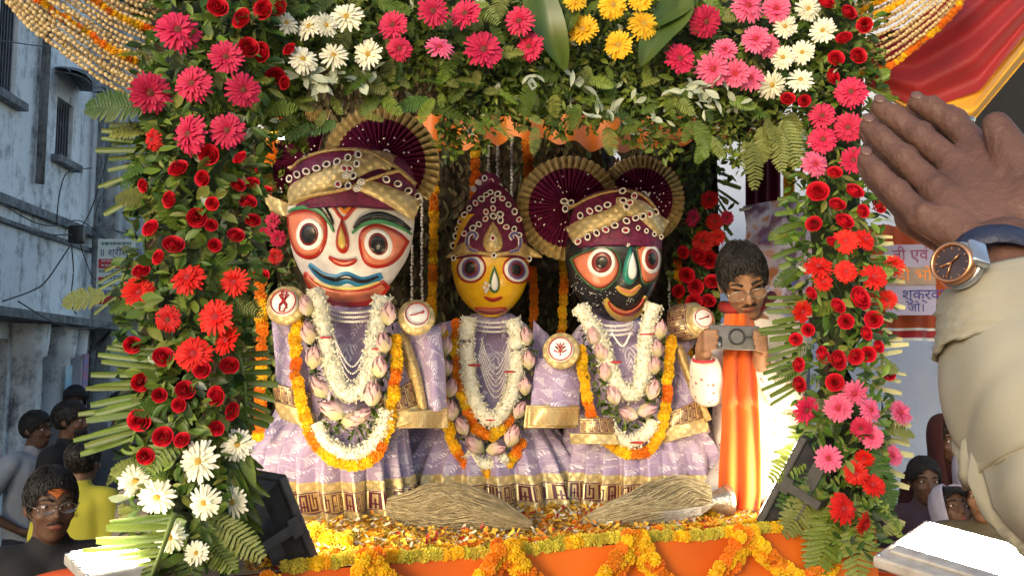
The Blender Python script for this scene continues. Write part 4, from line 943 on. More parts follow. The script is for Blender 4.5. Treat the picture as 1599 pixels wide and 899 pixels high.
# ------------------------------------------------------------------ deck: edging, loops, petals
t = thing('marigold_edging', 'line of yellow and green marigolds along the front edge of the deck', 'garland', fl(.8, 0)); rnd = random.Random(60)
marigolds(t, [fl(tt, -.012, DECK+.016+.006*math.sin(tt*9)) for tt in np.linspace(-.02, 1.46, 12)], .0165, 'lyl', rnd, 1.15)
t = thing('marigold_edging', 'second line of yellow marigolds lying just behind the deck edge', 'garland', fl(.8, .04)); marigolds(t, [fl(tt, .035+.01*math.sin(tt*7), DECK+.018) for tt in np.linspace(0, 1.40, 12)], .0165, 'yol', rnd, 1.25)
TOPS = [(430, 905), (578, 866), (790, 850), (992, 836), (1166, 828), (1342, 826)]
labs = ['marigold loop on the orange cloth under the floodlight behind white gerberas', 'marigold loop hanging on the open middle of the orange cloth', 'marigold loop hanging on the open middle of the orange cloth', 'marigold loop hanging on the open middle of the orange cloth', 'marigold loop on the orange cloth ending behind the hanging fern fronds']
for i in range(5):
    (x0, y0), (x1, y1) = TOPS[i], TOPS[i+1]; t = thing('marigold_loop', labs[i], 'garland', P(x0, y0, ED(x0)-.06), 'marigold loops on the orange cloth'); rnd = random.Random(70+i); sag = 125 if i < 4 else 92
    for off in (0, 1, 2):
        pts = []
        for k in range(13):
            u = k/12; x = lerp(x0, x1, u)+(8*off-8)*(1-2*u)*1.5; y = lerp(y0, y1, u)+(sag-off*14)*(1-abs(2*u-1)**1.4)
            pts.append(P(x, y+off*4, ED(x)-.05-.010*off))
        marigolds(t, pts, .0185, 'yoyo' if off else 'oyy', rnd, 1.3)
bm_ = MB(); rnd = random.Random(80); M_PET = [mat('petal_yellow', (.80, .48, .05), .7, trans=.15), mat('petal_red', (.48, .02, .02), .7, trans=.15), mat('petal_white', (.75, .68, .5), .7, trans=.15), mat('petal_orange', (.75, .25, .02), .7, trans=.15)]
for i in range(14000):
    tt = rnd.uniform(-.1, 1.5); vv = rnd.random()**1.3*.85+.02; k = rnd.choices(range(4), (9, 1.5 if tt > .35 else .4, 3.2, 2))[0]
    p = fl(tt, vv, DECK+.008+rnd.random()**2*.028); d = rvec(rnd); d.z *= .35; l = rnd.uniform(.010, .022)
    V, Fs, U = petal_strip(l, l*.55, rnd.uniform(-.2, .5), 2, .5, .7, .2); M = dir_matrix(p, d, 1, Vector((rnd.gauss(0, .5), rnd.gauss(0, .5), 1)))
    bm_.add([tuple(M @ Vector(v)) for v in V], Fs, k)
o = bm_.build('scattered_petals', M_PET); tag(o, 'yellow, red and white petals strewn over the deck', 'petals', kind='stuff')
heapL = [(fl(rnd.uniform(-.02, .30), rnd.uniform(.06, .30), DECK+.018), 'y') for _ in range(42)]+[(fl(rnd.uniform(-.02, .18), rnd.uniform(.10, .24), DECK+.045), 'y') for _ in range(20)]+[(fl(rnd.uniform(0, .12), rnd.uniform(.14, .2), DECK+.07), 'y') for _ in range(6)]
heapR = [(fl(rnd.uniform(1.22, 1.44), rnd.uniform(.06, .30), DECK+.018), 'y') for _ in range(30)]+[(fl(rnd.uniform(1.30, 1.43), rnd.uniform(.12, .26), DECK+.045), 'y') for _ in range(10)]
mid = [(fl(rnd.uniform(.25, 1.2), rnd.uniform(.05, .55), DECK+.018), 'o') for _ in range(30)]
for lst, lab, gr in ((heapL, 'loose marigold head heaped on the deck beside the floodlight behind white gerberas', 'marigolds heaped at the left floodlight'), (heapR, 'loose marigold head heaped at the foot of the orange scarf', 'marigolds heaped at the right floodlight'), (mid, 'loose marigold head lying among the petals on the deck', 'marigolds among the petals')):
    for p, k in lst:
        kk = k if rnd.random() < .75 else rnd.choice('yol'); o = obj('marigold', rnd.choice(MARI[kk]), None, face_matrix(p, Vector((rnd.gauss(0, .5), rnd.gauss(-.4, .5), 1)), .017*rnd.uniform(.9, 1.3), rnd.uniform(0, 6))); tag(o, lab, 'marigold', gr)
# ------------------------------------------------------------------ fly whisks
M_HAIR = [mat('whisk_hair', (.36, .30, .18), .6, (.25, .20, .11), 40), mat('whisk_hair_light', (.55, .47, .30), .55, (.42, .35, .2), 40)]
def whisk(label, spine, radii, nh, seed, cup=None, light=.3):
    t = thing('fly_whisk', label, 'whisk', spine[0]); rnd = random.Random(seed); S_ = smooth_path(spine, 24); rr = np.interp(np.linspace(0, 1, 24), np.linspace(0, 1, len(radii)), radii); b = MB()
    core = MB(); core.add(*tube([Vector(p) for p in S_], [max(.003, r*.66) for r in rr], 12)); 
    core.build('hair_core', M_HAIR[0], t)
    for i in range(nh):
        a = rnd.uniform(0, 2*math.pi); q = (.66+.42*rnd.random()**1.5) if i % 6 else rnd.uniform(.9, 1.5); pts = []; k0 = rnd.choice((0, 0, 0, rnd.randint(0, 10))); k1 = 23 if rnd.random() < .5 else rnd.randint(14, 23); tw = rnd.gauss(0, .5)
        for k in range(k0, k1+1, 2):
            d = Vector(S_[min(23, k+1)])-Vector(S_[max(0, k-1)]); x, y, _ = frame_at(d); aa = a+tw*k/23+.16*math.sin(k*.55+a*3)
            p = Vector(S_[k])+(x*math.cos(aa)+y*math.sin(aa))*(rr[k]*q+.004)+rvec(rnd, .0012); p.z = max(p.z, DECK+.008); pts.append(p)
        if len(pts) > 2: b.add(*tube(pts, [.0010]*(len(pts)-1)+[.0003], 3, False), 1 if rnd.random() < light else 0)
    b.build('hair', M_HAIR, t)
    return t
whisk('tan yak-hair whisk lying below the white-faced and yellow-faced idols', [P(608, 800, 2.75)+Vector((0, 0, .02)), P(650, 795, 2.72), P(700, 792, 2.7), P(760, 800, 2.66), P(830, 818, 2.62)], [.016, .046, .048, .030, .004], 2200, 1, light=.12)
tw = whisk('golden yak-hair whisk with silver cup lying below the black-faced idol', [P(1105, 778, 2.85), P(1070, 775, 2.84), P(1030, 785, 2.80), P(980, 798, 2.76), P(910, 812, 2.72)], [.026, .050, .042, .026, .004], 2200, 2, light=.5)
b = MB(); c0 = P(1102, 783, 2.84); c1 = P(1136, 783, 2.86); prof = [(0, .022), (.3, .03), (.75, .046), (1, .055), (1.0, .050), (.6, .034), (.25, .02)]
V = []; x, y, _ = frame_at(c1-c0)
for f, r_ in prof:
    for a in np.linspace(0, 2*math.pi, 20, endpoint=False): V.append(tuple(c0.lerp(c1, f)+(x*math.cos(a)+y*math.sin(a))*r_))
b.add(V, grid_faces(20, len(prof), True)); M_SILV = mat('silver', (.55, .5, .42), .3, (.35, .3, .25), 60, metal=.8, bump=.3); b.build('cup', M_SILV, tw)
b = MB(); rnd = random.Random(9)
for i in range(60):
    e = P(1070-rnd.uniform(0, 50), 806+rnd.uniform(-8, 14), 2.72); b.add(*tube([P(1118, 785, 2.78), P(1095, 795+rnd.uniform(-5, 8), 2.75), e], [.0012, .0012, .0003], 3, False))
b.build('white_threads', mat('white_hair', (.7, .66, .6), .5), tw)
# ------------------------------------------------------------------ floodlights
M_LED3 = emis('flood_glass_warm', (1, .80, .50), 32); M_LEDR = emis('flood_glass_right', (1, .80, .52), 14); M_LED = emis('flood_glass', (1, .78, .48), 27); M_LED2 = emis('flood_glass_cool', (1, .80, .50), 80)
M_HOUS = mat('flood_housing', (.022, .022, .024), .45, (.04, .04, .042), 30, bump=.15, spec=.5); M_HOUSG = mat('flood_housing_grey', (.50, .47, .43), .5, (.36, .33, .30), 30, bump=.15)
M_SCREW = mat('screw', (.6, .6, .6), .3, metal=.9)
def floodlight(label, pos, R_, wd, ht, dp, glass, hous, brk=True, gz=0, gh=.84):
    """glass faces local -Y; R_ 3x3 rotation; pos = centre of the glass"""
    t = thing('floodlight', label, 'floodlight', pos); M4 = Matrix.Translation(pos) @ R_.to_4x4()
    def part(nm, b, m, parent=t, sm=False): return obj(nm, b.mesh(nm, m, sm), parent, M4)
    b = MB(); b.add(*bevel_box((0, .014, 0), (wd, .024, ht), .005)); fr = part('front_frame', b, hous)
    b = MB(); b.add(*box((0, -.0005, ht*gz), (wd*.86, .006, ht*gh))); part('glass', b, glass)
    if gz: b = MB(); b.add(*bevel_box((0, -.002, ht*(gz-gh/2-.10)), (wd*.84, .008, ht*.15), .003)); part('driver_cover', b, hous)
    b = MB(); w2, h2 = wd*.46, ht*.46
    V = [(sx*w2, .027, sz*h2) for sx, sz in ((-1, -1), (1, -1), (1, 1), (-1, 1))]+[(sx*w2*.55, dp, sz*h2*.6) for sx, sz in ((-1, -1), (1, -1), (1, 1), (-1, 1))]
    b.add(V, [(0, 1, 5, 4), (1, 2, 6, 5), (2, 3, 7, 6), (3, 0, 4, 7), (4, 5, 6, 7)]); part('housing', b, hous)
    for k in range(7):
        b = MB(); x = (k-3)*wd*.11; V = [(x-.003, .03, -h2*.8), (x+.003, .03, -h2*.8), (x+.003, .03, h2*.8), (x-.003, .03, h2*.8)]; V += [(a, dp*1.12, c*.8) for a, _, c in V]; b.add(V, [(0, 1, 2, 3), (4, 7, 6, 5), (0, 4, 5, 1), (1, 5, 6, 2), (2, 6, 7, 3), (3, 7, 4, 0)]); part('cooling_fin', b, hous)
    if brk:
        b = MB(); b.add(*box((-wd*.5-.008, .035, 0), (.006, .03, .05))); b.add(*box((wd*.5+.008, .035, 0), (.006, .03, .05)))
        for sx in (-1, 1): b.add(*box((sx*(wd*.5+.008), .035+dp*.6, 0), (.0055, dp*1.2, .026)))
        b.add(*box((0, .035+dp*1.2, 0), (wd+.022, .006, .026))); part('bracket', b, hous)
    for sx in (-1, 1):
        for sz in (-.92, -.3, .3, .92):
            b = MB(); b.add(*sphere((sx*wd*.47, .002, sz*ht*.47), (.006, .004, .006), 8, 5)); part('screw', b, M_SCREW, t, True)
    return t
def look_rot(d, roll=0):
    """rotation taking local -Y to d, local Z up"""
    y = -Vector(d).normalized(); x = y.cross(Vector((0, 0, 1))).normalized(); z = x.cross(y)
    return Matrix((x, y, z)).transposed() @ Matrix.Rotation(roll, 3, 'Y')
pL = P(436, 800, 2.30); floodlight('black floodlight turned to the idols on the deck behind white gerberas', pL, look_rot((.66, .62, .42)), .26, .25, .09, M_LED, M_HOUS)
pR = P(1236, 740, 2.82); floodlight('black floodlight turned to the idols on the deck beside the pink gerberas', pR, look_rot((-.70, .52, .48)), .26, .30, .09, M_LEDR, M_HOUS)
pQ = P(1500, 864, 1.75); floodlight('grey floodlight with glowing face tilted up below the raised hands', pQ, look_rot((-.12, -.26, 1.0), R(28)), .245, .21, .06, M_LED2, M_HOUSG, False, .12, .60)
pS = P(172, 870, 1.86); floodlight('lit floodlight facing up behind the palm leaves beside the street', pS, look_rot((.10, -.16, 1.0), R(-12)), .135, .14, .05, M_LED3, M_HOUSG, False)
for lab, p in (('metal stand under the floodlight below the raised hands', pQ), ('metal stand under the floodlight beside the street', pS)):
    b = MB(); st = thing('lamp_stand', lab, 'stand', (p.x, p.y+.02, 0))
    b.add(*tube([(p.x, p.y+.02, .03), (p.x, p.y+.02, p.z-.085)], .02, 10)); b.build('pole', M_BLACK, st)
    for k in range(3):
        a = k*2.09+.4; b = MB(); b.add(*tube([(p.x, p.y+.02, .5), (p.x+.4*math.cos(a), p.y+.02+.4*math.sin(a), .012)], .012, 8)); b.build('leg', M_BLACK, st)
# ================================================================== the three idols
def loft(secs, Yc, dr, nu=120, nv=40, pleats=0, amp=0, hem=None, saw=.35, ph=0):
    """secs: (py, cx, hw) in photo pixels; amp: pleat depth in metres at the hem"""
    ys = [s[0] for s in secs]; S_ = smooth_path([(s[0], s[1], s[2]) for s in secs], nv); V = []; U = []
    for i, (py, cx, hw) in enumerate(S_):
        v = i/(nv-1); c = P(cx, py, Yc); w_ = L(hw, Yc); z = c.z
        if hem is not None: z = lerp(z, hem+(P(cx, S_[0][0], Yc).z-hem)*(1-v), v**2) if v < 1 else hem
        for j in range(nu):
            a = 2*math.pi*j/nu; q = a*pleats/(2*math.pi)+ph+.25*math.sin(3*a); f = q % 1
            s = (f/saw if f < saw else (1-f)/(1-saw)); k = amp*(v**.8)*(s-.5)*2
            V.append((c.x+(w_+k)*math.cos(a), Yc+(w_*dr+k)*math.sin(a), z+(.006*math.sin(q*6.28) if hem is not None and v > .9 else 0))); U.append((j/nu, v))
    return V, grid_faces(nu, nv, True), U, S_
M_LACE = key_border('gold_lace', (.76, .58, .28), (.40, .27, .10), 9)
class Surf:
    """front surface of a head or cap: outline rows (py, left, right) -> depth of the surface under a photo pixel"""
    def __init__(s, rows, Y, bulge, top_round=.0): s.r = sorted(rows); s.Y = Y; s.b = bulge
    def row(s, py):
        ys = [r[0] for r in s.r]; return np.interp(py, ys, [r[1] for r in s.r]), np.interp(py, ys, [r[2] for r in s.r])
    def depth(s, px, py):
        l, r = s.row(py); c = (l+r)/2; h = max(2, (r-l)/2); q = min(.985, abs(px-c)/h); return L(h, s.Y)*s.b*math.sqrt(1-q*q)
    def pt(s, px, py, off=0):
        p = P(px, py, s.Y); d = s.depth(px, py); p.y = s.Y-d-off; return p
    def solid(s, nu=64, nv=40):
        y0, y1 = s.r[0][0], s.r[-1][0]; V = []; 
        for i in range(nv):
            py = lerp(y0, y1, i/(nv-1)); l, r = s.row(py); c = P((l+r)/2, py, s.Y); h = L((r-l)/2, s.Y)
            for j in range(nu):
                a = 2*math.pi*j/nu; V.append((c.x+h*math.cos(a), s.Y-h*s.b*math.sin(a)*(1 if math.sin(a) > 0 else .9), c.z))
        return V, grid_faces(nu, nv, True)+[tuple(range(nu)), tuple(range((nv-1)*nu, nv*nu))[::-1]]
def smooth_rows(rows, n=24):
    q = smooth_path([(a, b, c) for a, b, c in rows], n); return [tuple(x) for x in q]
def closed(pts, n=48):
    pts = list(pts); q = smooth_path(pts[-2:]+pts+pts[:2], n*3); return q
def blob(surf, poly, off, h, m, name, parent, rings=6, smooth_=True):
    """raised star-shaped patch painted on a surface"""
    if smooth_:
        k = len(poly); ext = poly+poly[:3]; q = smooth_path(ext, (k+2)*8+1); d = 8
        ring = [tuple(x) for x in q[8:8+k*8]] if False else [tuple(x) for x in smooth_path(poly+[poly[0]], 48)[:-1]]
    else: ring = poly
    cx = sum(p[0] for p in ring)/len(ring); cy = sum(p[1] for p in ring)/len(ring); V = [tuple(surf.pt(cx, cy, off+h))]; Fs = []; n = len(ring)
    for r in range(1, rings+1):
        f = r/rings; o = off+h*(1-f**3)
        for x, y in ring: V.append(tuple(surf.pt(cx+(x-cx)*f, cy+(y-cy)*f, o)))
    for x, y in ring: V.append(tuple(surf.pt(x, y, -.004)))
    for j in range(n):
        k = (j+1) % n; Fs.append((0, 1+j, 1+k))
        for r in range(rings): Fs.append((1+r*n+j, 1+(r+1)*n+j, 1+(r+1)*n+k, 1+r*n+k))
    return obj(name, mesh_from(name, V, Fs, m), parent)
def ell(cx, cy, rx, ry, rot=0, n=32): return [(cx+rx*math.cos(a)*math.cos(rot)-ry*math.sin(a)*math.sin(rot), cy+rx*math.cos(a)*math.sin(rot)+ry*math.sin(a)*math.cos(rot)) for a in np.linspace(0, 2*math.pi, n, endpoint=False)]
def drop(cx, y0, y1, hw, n=32):
    out = []
    for a in np.linspace(0, 2*math.pi, n, endpoint=False):
        s = math.sin(a/2); out.append((cx+hw*math.sin(a)*s**1.3, y0+(y1-y0)*(1-math.cos(a))/2))
    return out
def ribbon(surf, pts, wd, off, h, m, name, parent, n=40, taper=True, wfn=None):
    """raised stroke along a polyline on a surface"""
    q = smooth_path(pts, n); V = []; nu = 7
    for i in range(n):
        d = q[min(n-1, i+1)]-q[max(0, i-1)]; d = d/(np.linalg.norm(d)+1e-9); nx, ny = -d[1], d[0]; t = i/(n-1)
        w_ = (wfn(t) if wfn else (wd*(math.sin(math.pi*min(1, max(0, .06+.88*t)))**.5 if taper else 1)))/2
        for k in range(nu):
            u = k/(nu-1)*2-1; x, y = q[i][0]+nx*w_*u, q[i][1]+ny*w_*u; V.append(tuple(surf.pt(x, y, -.003 if abs(u) == 1 else off+h*(1-u**4))))
    return obj(name, mesh_from(name, V, grid_faces(nu, n), m), parent)
def paint(name, c, rough=.3, c2=None): return mat(name, c, rough, c2 or tuple(x*.82 for x in c), 30, bump=.12, bscale=60, spec=.5)
PW = paint('paint_white', (.74, .70, .66), .35, (.62, .57, .54)); PY = paint('paint_yellow', (.80, .46, .015), .22, (.72, .38, .01)); PK = paint('paint_black', (.012, .012, .014), .22, (.02, .02, .022))
PR = paint('paint_red', (.42, .022, .012)); PS = paint('paint_salmon', (.66, .20, .11)); PM = paint('paint_maroon', (.20, .02, .018)); PB = paint('paint_blue', (.025, .20, .40)); PG = paint('paint_green', (.05, .22, .09)); PGT = paint('paint_teal', (.02, .22, .18))
PGo = paint('paint_gold', (.60, .40, .08), .3); PO = paint('paint_orange', (.75, .24, .03)); PV = paint('paint_violet', (.14, .12, .36)); PYl = paint('paint_pale_yellow', (.78, .66, .22)); PWW = paint('paint_pure_white', (.86, .83, .80), .3)
def jewel_mesh():
    b = MB(); V = []
    for i in range(12):
        a = 2*math.pi*i/12; 
        for k in range(5): q = 2*math.pi*k/5; V.append(((.78+.24*math.cos(q))*math.cos(a)*.82, (.78+.24*math.cos(q))*math.sin(a), .24*math.sin(q)))
    Fs = [(i*5+k, ((i+1) % 12)*5+k, ((i+1) % 12)*5+(k+1) % 5, i*5+(k+1) % 5) for i in range(12) for k in range(5)]; b.add(V, Fs, 0); b.add(*sphere((0, 0, .05), (.42, .55, .3), 8, 5), 1)
    return b
JM = [jewel_mesh().mesh('jewel', [M_PEARL, m]) for m in (mat('gem_dark', (.03, .005, .015), .15), mat('gem_red', (.35, .01, .05), .12), M_PEARL)]
def jewel(parent, p, r, k=0, spin=0, n=(0, -1, .1)): return obj('jewel', JM[k], parent, face_matrix(p, Vector(n), r, spin))
def fan(parent, px, py, rin, rout, a0, a1, Y, tilt=(0, 0), n=30):
    """pleated fan: maroon inside, gold rim; angles in degrees, counter-clockwise from right"""
    c = P(px, py, Y); nst = n*2+1; ri, ro = L(rin, Y), L(rout, Y)
    def ring(rs, amp0, m, nm, off=0):
        V = []
        for f, r_ in enumerate(rs):
            for j in range(nst):
                a = R(lerp(a0, a1, j/(nst-1))); z = (.5 if j % 2 else -.5)*amp0*(.25+r_/ro)
                x_, z_ = r_*math.cos(a), r_*math.sin(a); V.append((c.x+x_, c.y+z+off-tilt[0]*x_-tilt[1]*z_+.10*(r_/ro)**2*.3, c.z+z_))
        o = obj(nm, mesh_from(nm, V, grid_faces(nst, len(rs)), m, None, False), parent); md = o.modifiers.new('thick', 'SOLIDIFY'); md.thickness = .003; return o
    fp = ring([.006, ri*.35, ri*.7, ri*1.02], .022, M_MAROON, 'turban_fan')
    ring([ri, (ri+ro)/2, ro], .024, M_GOLD, 'gold_rim', -.002)
    b = MB(); rnd = random.Random(int(px))
    for i in range(26):
        a = R(rnd.uniform(a0, a1)); r_ = ri*rnd.uniform(.2, .95); x_, z_ = r_*math.cos(a), r_*math.sin(a); b.add(*sphere((c.x+x_, c.y-.016-tilt[0]*x_-tilt[1]*z_, c.z+z_), .0035, 5, 4))
    b.build('sequins', M_PEARL, fp); return c
def arm(parent, px, py, r_, shoulder, Y, Ys, draw):
    """stub arm: sleeve from the shoulder, gold cuff, white painted disc end facing the viewer"""
    e = P(px, py, Y); s = P(*shoulder, Ys); rr = L(r_, Y); ax = (e-s).normalized(); d = (ax*.55+Vector((0, -1, .1))).normalized()
    b = MB(); pts = [s, s.lerp(e, .4)+Vector((0, .04, .0)), e-d*.10, e-d*.035]; b.add(*tube([Vector(p) for p in smooth_path(pts, 16)], list(np.linspace(rr*1.9, rr*1.22, 16)), 20)); V = b.v[0]
    uv = [(k/20*2, i/16*3) for i in range(16) for k in range(20)]; b.uv[0] = np.array(uv); b.build('sleeve', M_LAVS, parent)
    b = MB(); b.add(*tube([e-d*.05, e-d*.028, e-d*.012], [rr*1.34, rr*1.48, rr*1.36], 24)); b.build('gold_cuff', M_GOLD, parent)
    x, y, z = frame_at(d); b = MB(); b.add(*tube([e-d*.03, e, e+d*.004], [rr, rr, rr*.93], 28)); dk = b.build('hand_disc', PWW, parent)
    q = lambda u, v: e+d*.0065+x*(u*rr)+y*(v*rr)
    sgn = 1 if x.x > 0 else -1
    for k, st in enumerate(draw): b = MB(); b.add(*tube([q(u*sgn, v) for u, v in st], rr*.055, 5)); b.build('painted_mark', PR, dk)
    b = MB(); b.add(*tube([q(.9*math.cos(a), .9*math.sin(a)) for a in np.linspace(0, 6.2832, 25)], rr*.05, 5)); b.build('painted_ring', PR, dk)
    return e
def panel(parent, e0, e1, Y0, Y1, nf, m, name, amp=.013):
    """hanging cloth between a left edge and a right edge (photo points top to bottom)"""
    def fn(u, v):
        a = pl(e0, v); c = pl(e1, v); x, y = lerp(a[0], c[0], u), lerp(a[1], c[1], u); return P(x, y, lerp(Y0, Y1, v)+amp*math.sin(u*nf+v)*(.4+v)-.03*math.sin(u*math.pi))
    V, Fs, U = grid(fn, 26, 16); o = obj(name, mesh_from(name, V, Fs, m, None, True, [(1-u, v) for u, v in U]), parent); md = o.modifiers.new('thick', 'SOLIDIFY'); md.thickness = .004; return o
def idol(label, loc): return thing('painted_idol', label, 'idol', loc)
def dress(t, torso, skirt, Yc, pleats, amp, seed):
    V, Fs, U, S_ = loft(torso, Yc, .72, 72, 24); obj('bodice', mesh_from('bodice', V, Fs, M_LAV, None, True, [(u, v*.8) for u, v in U]), t)
    V, Fs, U, S_ = loft(skirt, Yc, .78, 300, 44, pleats, amp, DECK+.012, .3, seed); V = np.array(V)
    o = obj('skirt', mesh_from('skirt', V, Fs, M_LAV, None, True, [(u*1.3, v*1.4) for u, v in U]), t); c = np.array([P(skirt[-1][1], skirt[-1][0], Yc)[i] for i in range(2)])
    # borders follow the pleats, a hair outside them
    def band(v0, v1, m, nm, off):
        nvv = 10; W = []; UU = []; G = V.reshape(44, 300, 3)
        for i in range(nvv):
            v = lerp(v0, v1, i/(nvv-1))*43; k = min(42, int(v)); row = G[k]*(1-(v-k))+G[k+1]*(v-k); cc = row.mean(0); d = row-cc; d[:, 2] = 0; d /= np.linalg.norm(d, axis=1)[:, None]
            W += [tuple(x) for x in row+d*off]; UU += [(j/300, 1-i/(nvv-1)) for j in range(300)]
        obj(nm, mesh_from(nm, W, grid_faces(300, nvv, True), m, None, True, UU), o)
    band(.60, .695, M_GOLD, 'gold_band', .004); band(.70, .90, M_KEY, 'key_border', .004); band(.905, 1, M_GOLD, 'gold_hem', .0042)
    return o
def choker(t, px, py, hw, Y, rows, Yr):
    for k in range(rows):
        b = MB(); n = 34
        for i in range(n):
            a = math.pi*(i/(n-1)); b.add(*sphere(P(px-hw*math.cos(a), py+k*7+6*math.sin(a), Y-Yr*math.sin(a)), .0048, 6, 4))
        b.build('pearl_row', M_PEARL, t)
def chain(t, pts, Yf, r=.003, m=M_PEARL):
    q = smooth_path([P(x, y, Yf) for x, y in pts], 40); b = MB()
    for p in q: b.add(*sphere(Vector(p), r, 5, 4))
    b.build('necklace', m, t)
DRUM = [[(-.35, .55), (.35, .55), (-.3, -.5), (.35, -.5), (-.35, .55)], [(-.2, .75), (.2, .75), (.05, .1), (.3, -.2), (.1, -.75), (-.2, -.7), (-.25, -.2), (0, .1), (-.2, .75)]]
PLOUGH = [[(-.55, -.12), (-.2, -.05), (.55, .2)], [(.4, .05), (.55, .2), (.45, .3)]]
LOTUSD = [[(0, -.55), (0, .2)], [(0, -.2), (-.4, .2), (-.1, .1), (0, .5), (.1, .1), (.4, .2), (0, -.2)], [(-.5, -.1), (-.2, -.25), (0, -.2), (.2, -.25), (.5, -.1)], [(-.3, .45), (0, .1), (.3, .45)]]
# ------------------------------------------------------------------ white-faced idol
YA = 3.02; A = idol('large white-faced painted idol with red-rimmed eyes and blue moustache', (P(540, 800, YA).x, YA, DECK))
z7 = lambda *q: [(380+x/2.569, 150+y/2.569) for x, y in q]
dress(A, [(478, 547, 34), (505, 547, 62), (560, 546, 92), (620, 545, 106), (668, 532, 112)], [(655, 530, 104), (690, 515, 116), (740, 512, 120), (800, 520, 112)], YA, 22, .046, .2)
hd = Surf(smooth_rows([(250, 470, 625), (290, 458, 640), (330, 449, 648), (365, 452, 646), (400, 459, 637), (430, 473, 619), (450, 488, 603), (466, 506, 586), (476, 526, 568), (481, 540, 554)], 40), 2.98, .78)
head = obj('head', mesh_from('head', *hd.solid(), PW), A)
def eye(surf, outer, lay, parent, rim, fill):
    e = blob(surf, outer, .002, .004, rim, 'eye', parent)
    cx = sum(p[0] for p in outer)/len(outer); cy = sum(p[1] for p in outer)/len(outer)
    blob(surf, [(cx+(x-cx)*.87, cy+(y-cy)*.86) for x, y in outer], .0045, .004, fill, 'eye_field', e)
    for k, (x, y, rx, ry, m, nm) in enumerate(lay): blob(surf, ell(x, y, rx, ry), .0085+.0022*k, .003, m, nm, e)
    return e
eye(hd, z7((190, 490), (198, 570), (230, 640), (280, 670), (330, 665), (365, 625), (376, 565), (360, 512), (310, 488), (240, 484)), [(497, 376, 23, 23, PWW, 'eye_white'), (497, 376, 16, 16.5, PM, 'iris'), (497, 376, 12.5, 13.5, PK, 'pupil')], head, PR, PS)
eye(hd, z7((672, 590), (640, 652), (600, 690), (550, 705), (512, 690), (495, 640), (495, 590), (515, 557), (560, 540), (610, 550), (650, 568)), [(600, 390, 19.5, 22, PWW, 'eye_white'), (600, 390, 13.5, 16, PM, 'iris'), (600, 391, 10.5, 13, PK, 'pupil')], head, PR, PS)
ribbon(hd, z7((200, 478), (290, 476), (350, 500), (385, 540), (400, 575)), 9, .003, .003, PG, 'painted_line', head)
ribbon(hd, z7((290, 466), (345, 474), (375, 505), (398, 548)), 11, .005, .005, PK, 'eyebrow', head)
ribbon(hd, z7((470, 580), (505, 548), (560, 530), (620, 536), (682, 560)), 8, .003, .003, PG, 'painted_line', head)
ribbon(hd, z7((478, 562), (510, 528), (570, 508), (630, 520), (678, 546)), 13, .005, .006, PK, 'eyebrow', head)
ribbon(hd, z7((395, 440), (420, 470), (445, 500), (475, 465), (505, 440)), 7, .004, .003, PO, 'forehead_mark', head)
ribbon(hd, z7((380, 455), (410, 495), (440, 525), (475, 490), (520, 450)), 6, .003, .003, PR, 'forehead_mark', head)
blob(hd, z7(*drop(433, 518, 655, 36)), .004, .020, PR, 'nose', head); blob(hd, z7(*drop(434, 555, 640, 19)), .022, .006, PGo, 'nose_gilding', head)
ribbon(hd, z7((378, 668), (405, 684), (432, 690), (460, 687), (482, 676)), 11, .004, .006, PR, 'upper_lip', head); ribbon(hd, z7((395, 680), (432, 692), (466, 684)), 5, .009, .003, PS, 'painted_line', head)
ribbon(hd, z7((292, 690), (340, 735), (395, 752), (440, 742), (500, 758), (570, 728)), 19, .004, .004, PB, 'moustache_edge', head); ribbon(hd, z7((305, 706), (345, 735), (395, 750), (440, 741), (500, 756), (558, 735)), 8, .008, .005, PK, 'moustache', head)
ribbon(hd, z7((258, 722), (305, 775), (380, 808), (460, 812), (530, 795), (582, 755)), 29, .003, .006, PR, 'mouth', head); ribbon(hd, z7((270, 736), (312, 780), (382, 808), (460, 812), (528, 797), (570, 768)), 19, .008, .006, PS, 'lower_lip', head); ribbon(hd, z7((305, 748), (350, 772), (420, 783), (490, 778), (560, 752)), 5.5, .009, .003, PYl, 'teeth_line', head)
ribbon(hd, z7((345, 828), (415, 842), (490, 828)), 8, .003, .004, PR, 'chin_mark', head)
cap = Surf(smooth_rows([(238, 520, 600), (245, 490, 622), (258, 466, 640), (275, 456, 648), (300, 452, 652), (325, 454, 654), (338, 457, 652)], 24), 2.975, .86)
tb = obj('turban', mesh_from('turban', *cap.solid(), M_MAROON), A)
ribbon(cap, z7((195, 425), (300, 402), (400, 372), (480, 330), (560, 292), (620, 300)), 30, .004, .008, M_GOLD, 'gold_band', tb, wfn=lambda t: 32+6*math.sin(t*3.1)); ribbon(cap, z7((495, 395), (560, 415), (630, 440), (705, 470)), 30, .007, .009, M_GOLD, 'gold_band', tb, wfn=lambda t: 20+16*t)
ribbon(cap, z7((195, 300), (330, 266), (430, 256), (520, 262), (600, 298), (700, 365)), 8, .006, .008, M_GOLDP, 'gold_cord', tb, taper=False); ribbon(cap, z7((200, 452), (320, 440), (430, 425), (500, 400), (640, 330)), 4, .012, .006, M_GOLDP, 'gold_cord', tb, taper=False)
for i, (x, y) in enumerate(z7((212, 356), (254, 351), (297, 346), (340, 338), (380, 325), (420, 316), (460, 300), (497, 285), (600, 375), (640, 385), (675, 403), (705, 413))): jewel(tb, cap.pt(x, y, .016), .0145, 0, .5*i)
for i, (x, y) in enumerate(z7((495, 325), (470, 345), (458, 372), (465, 410), (427, 405), (498, 420), (484, 372), (450, 345), (512, 395))): jewel(tb, cap.pt(x, y, .022), .0135, (0, 1, 2)[i % 3], i)
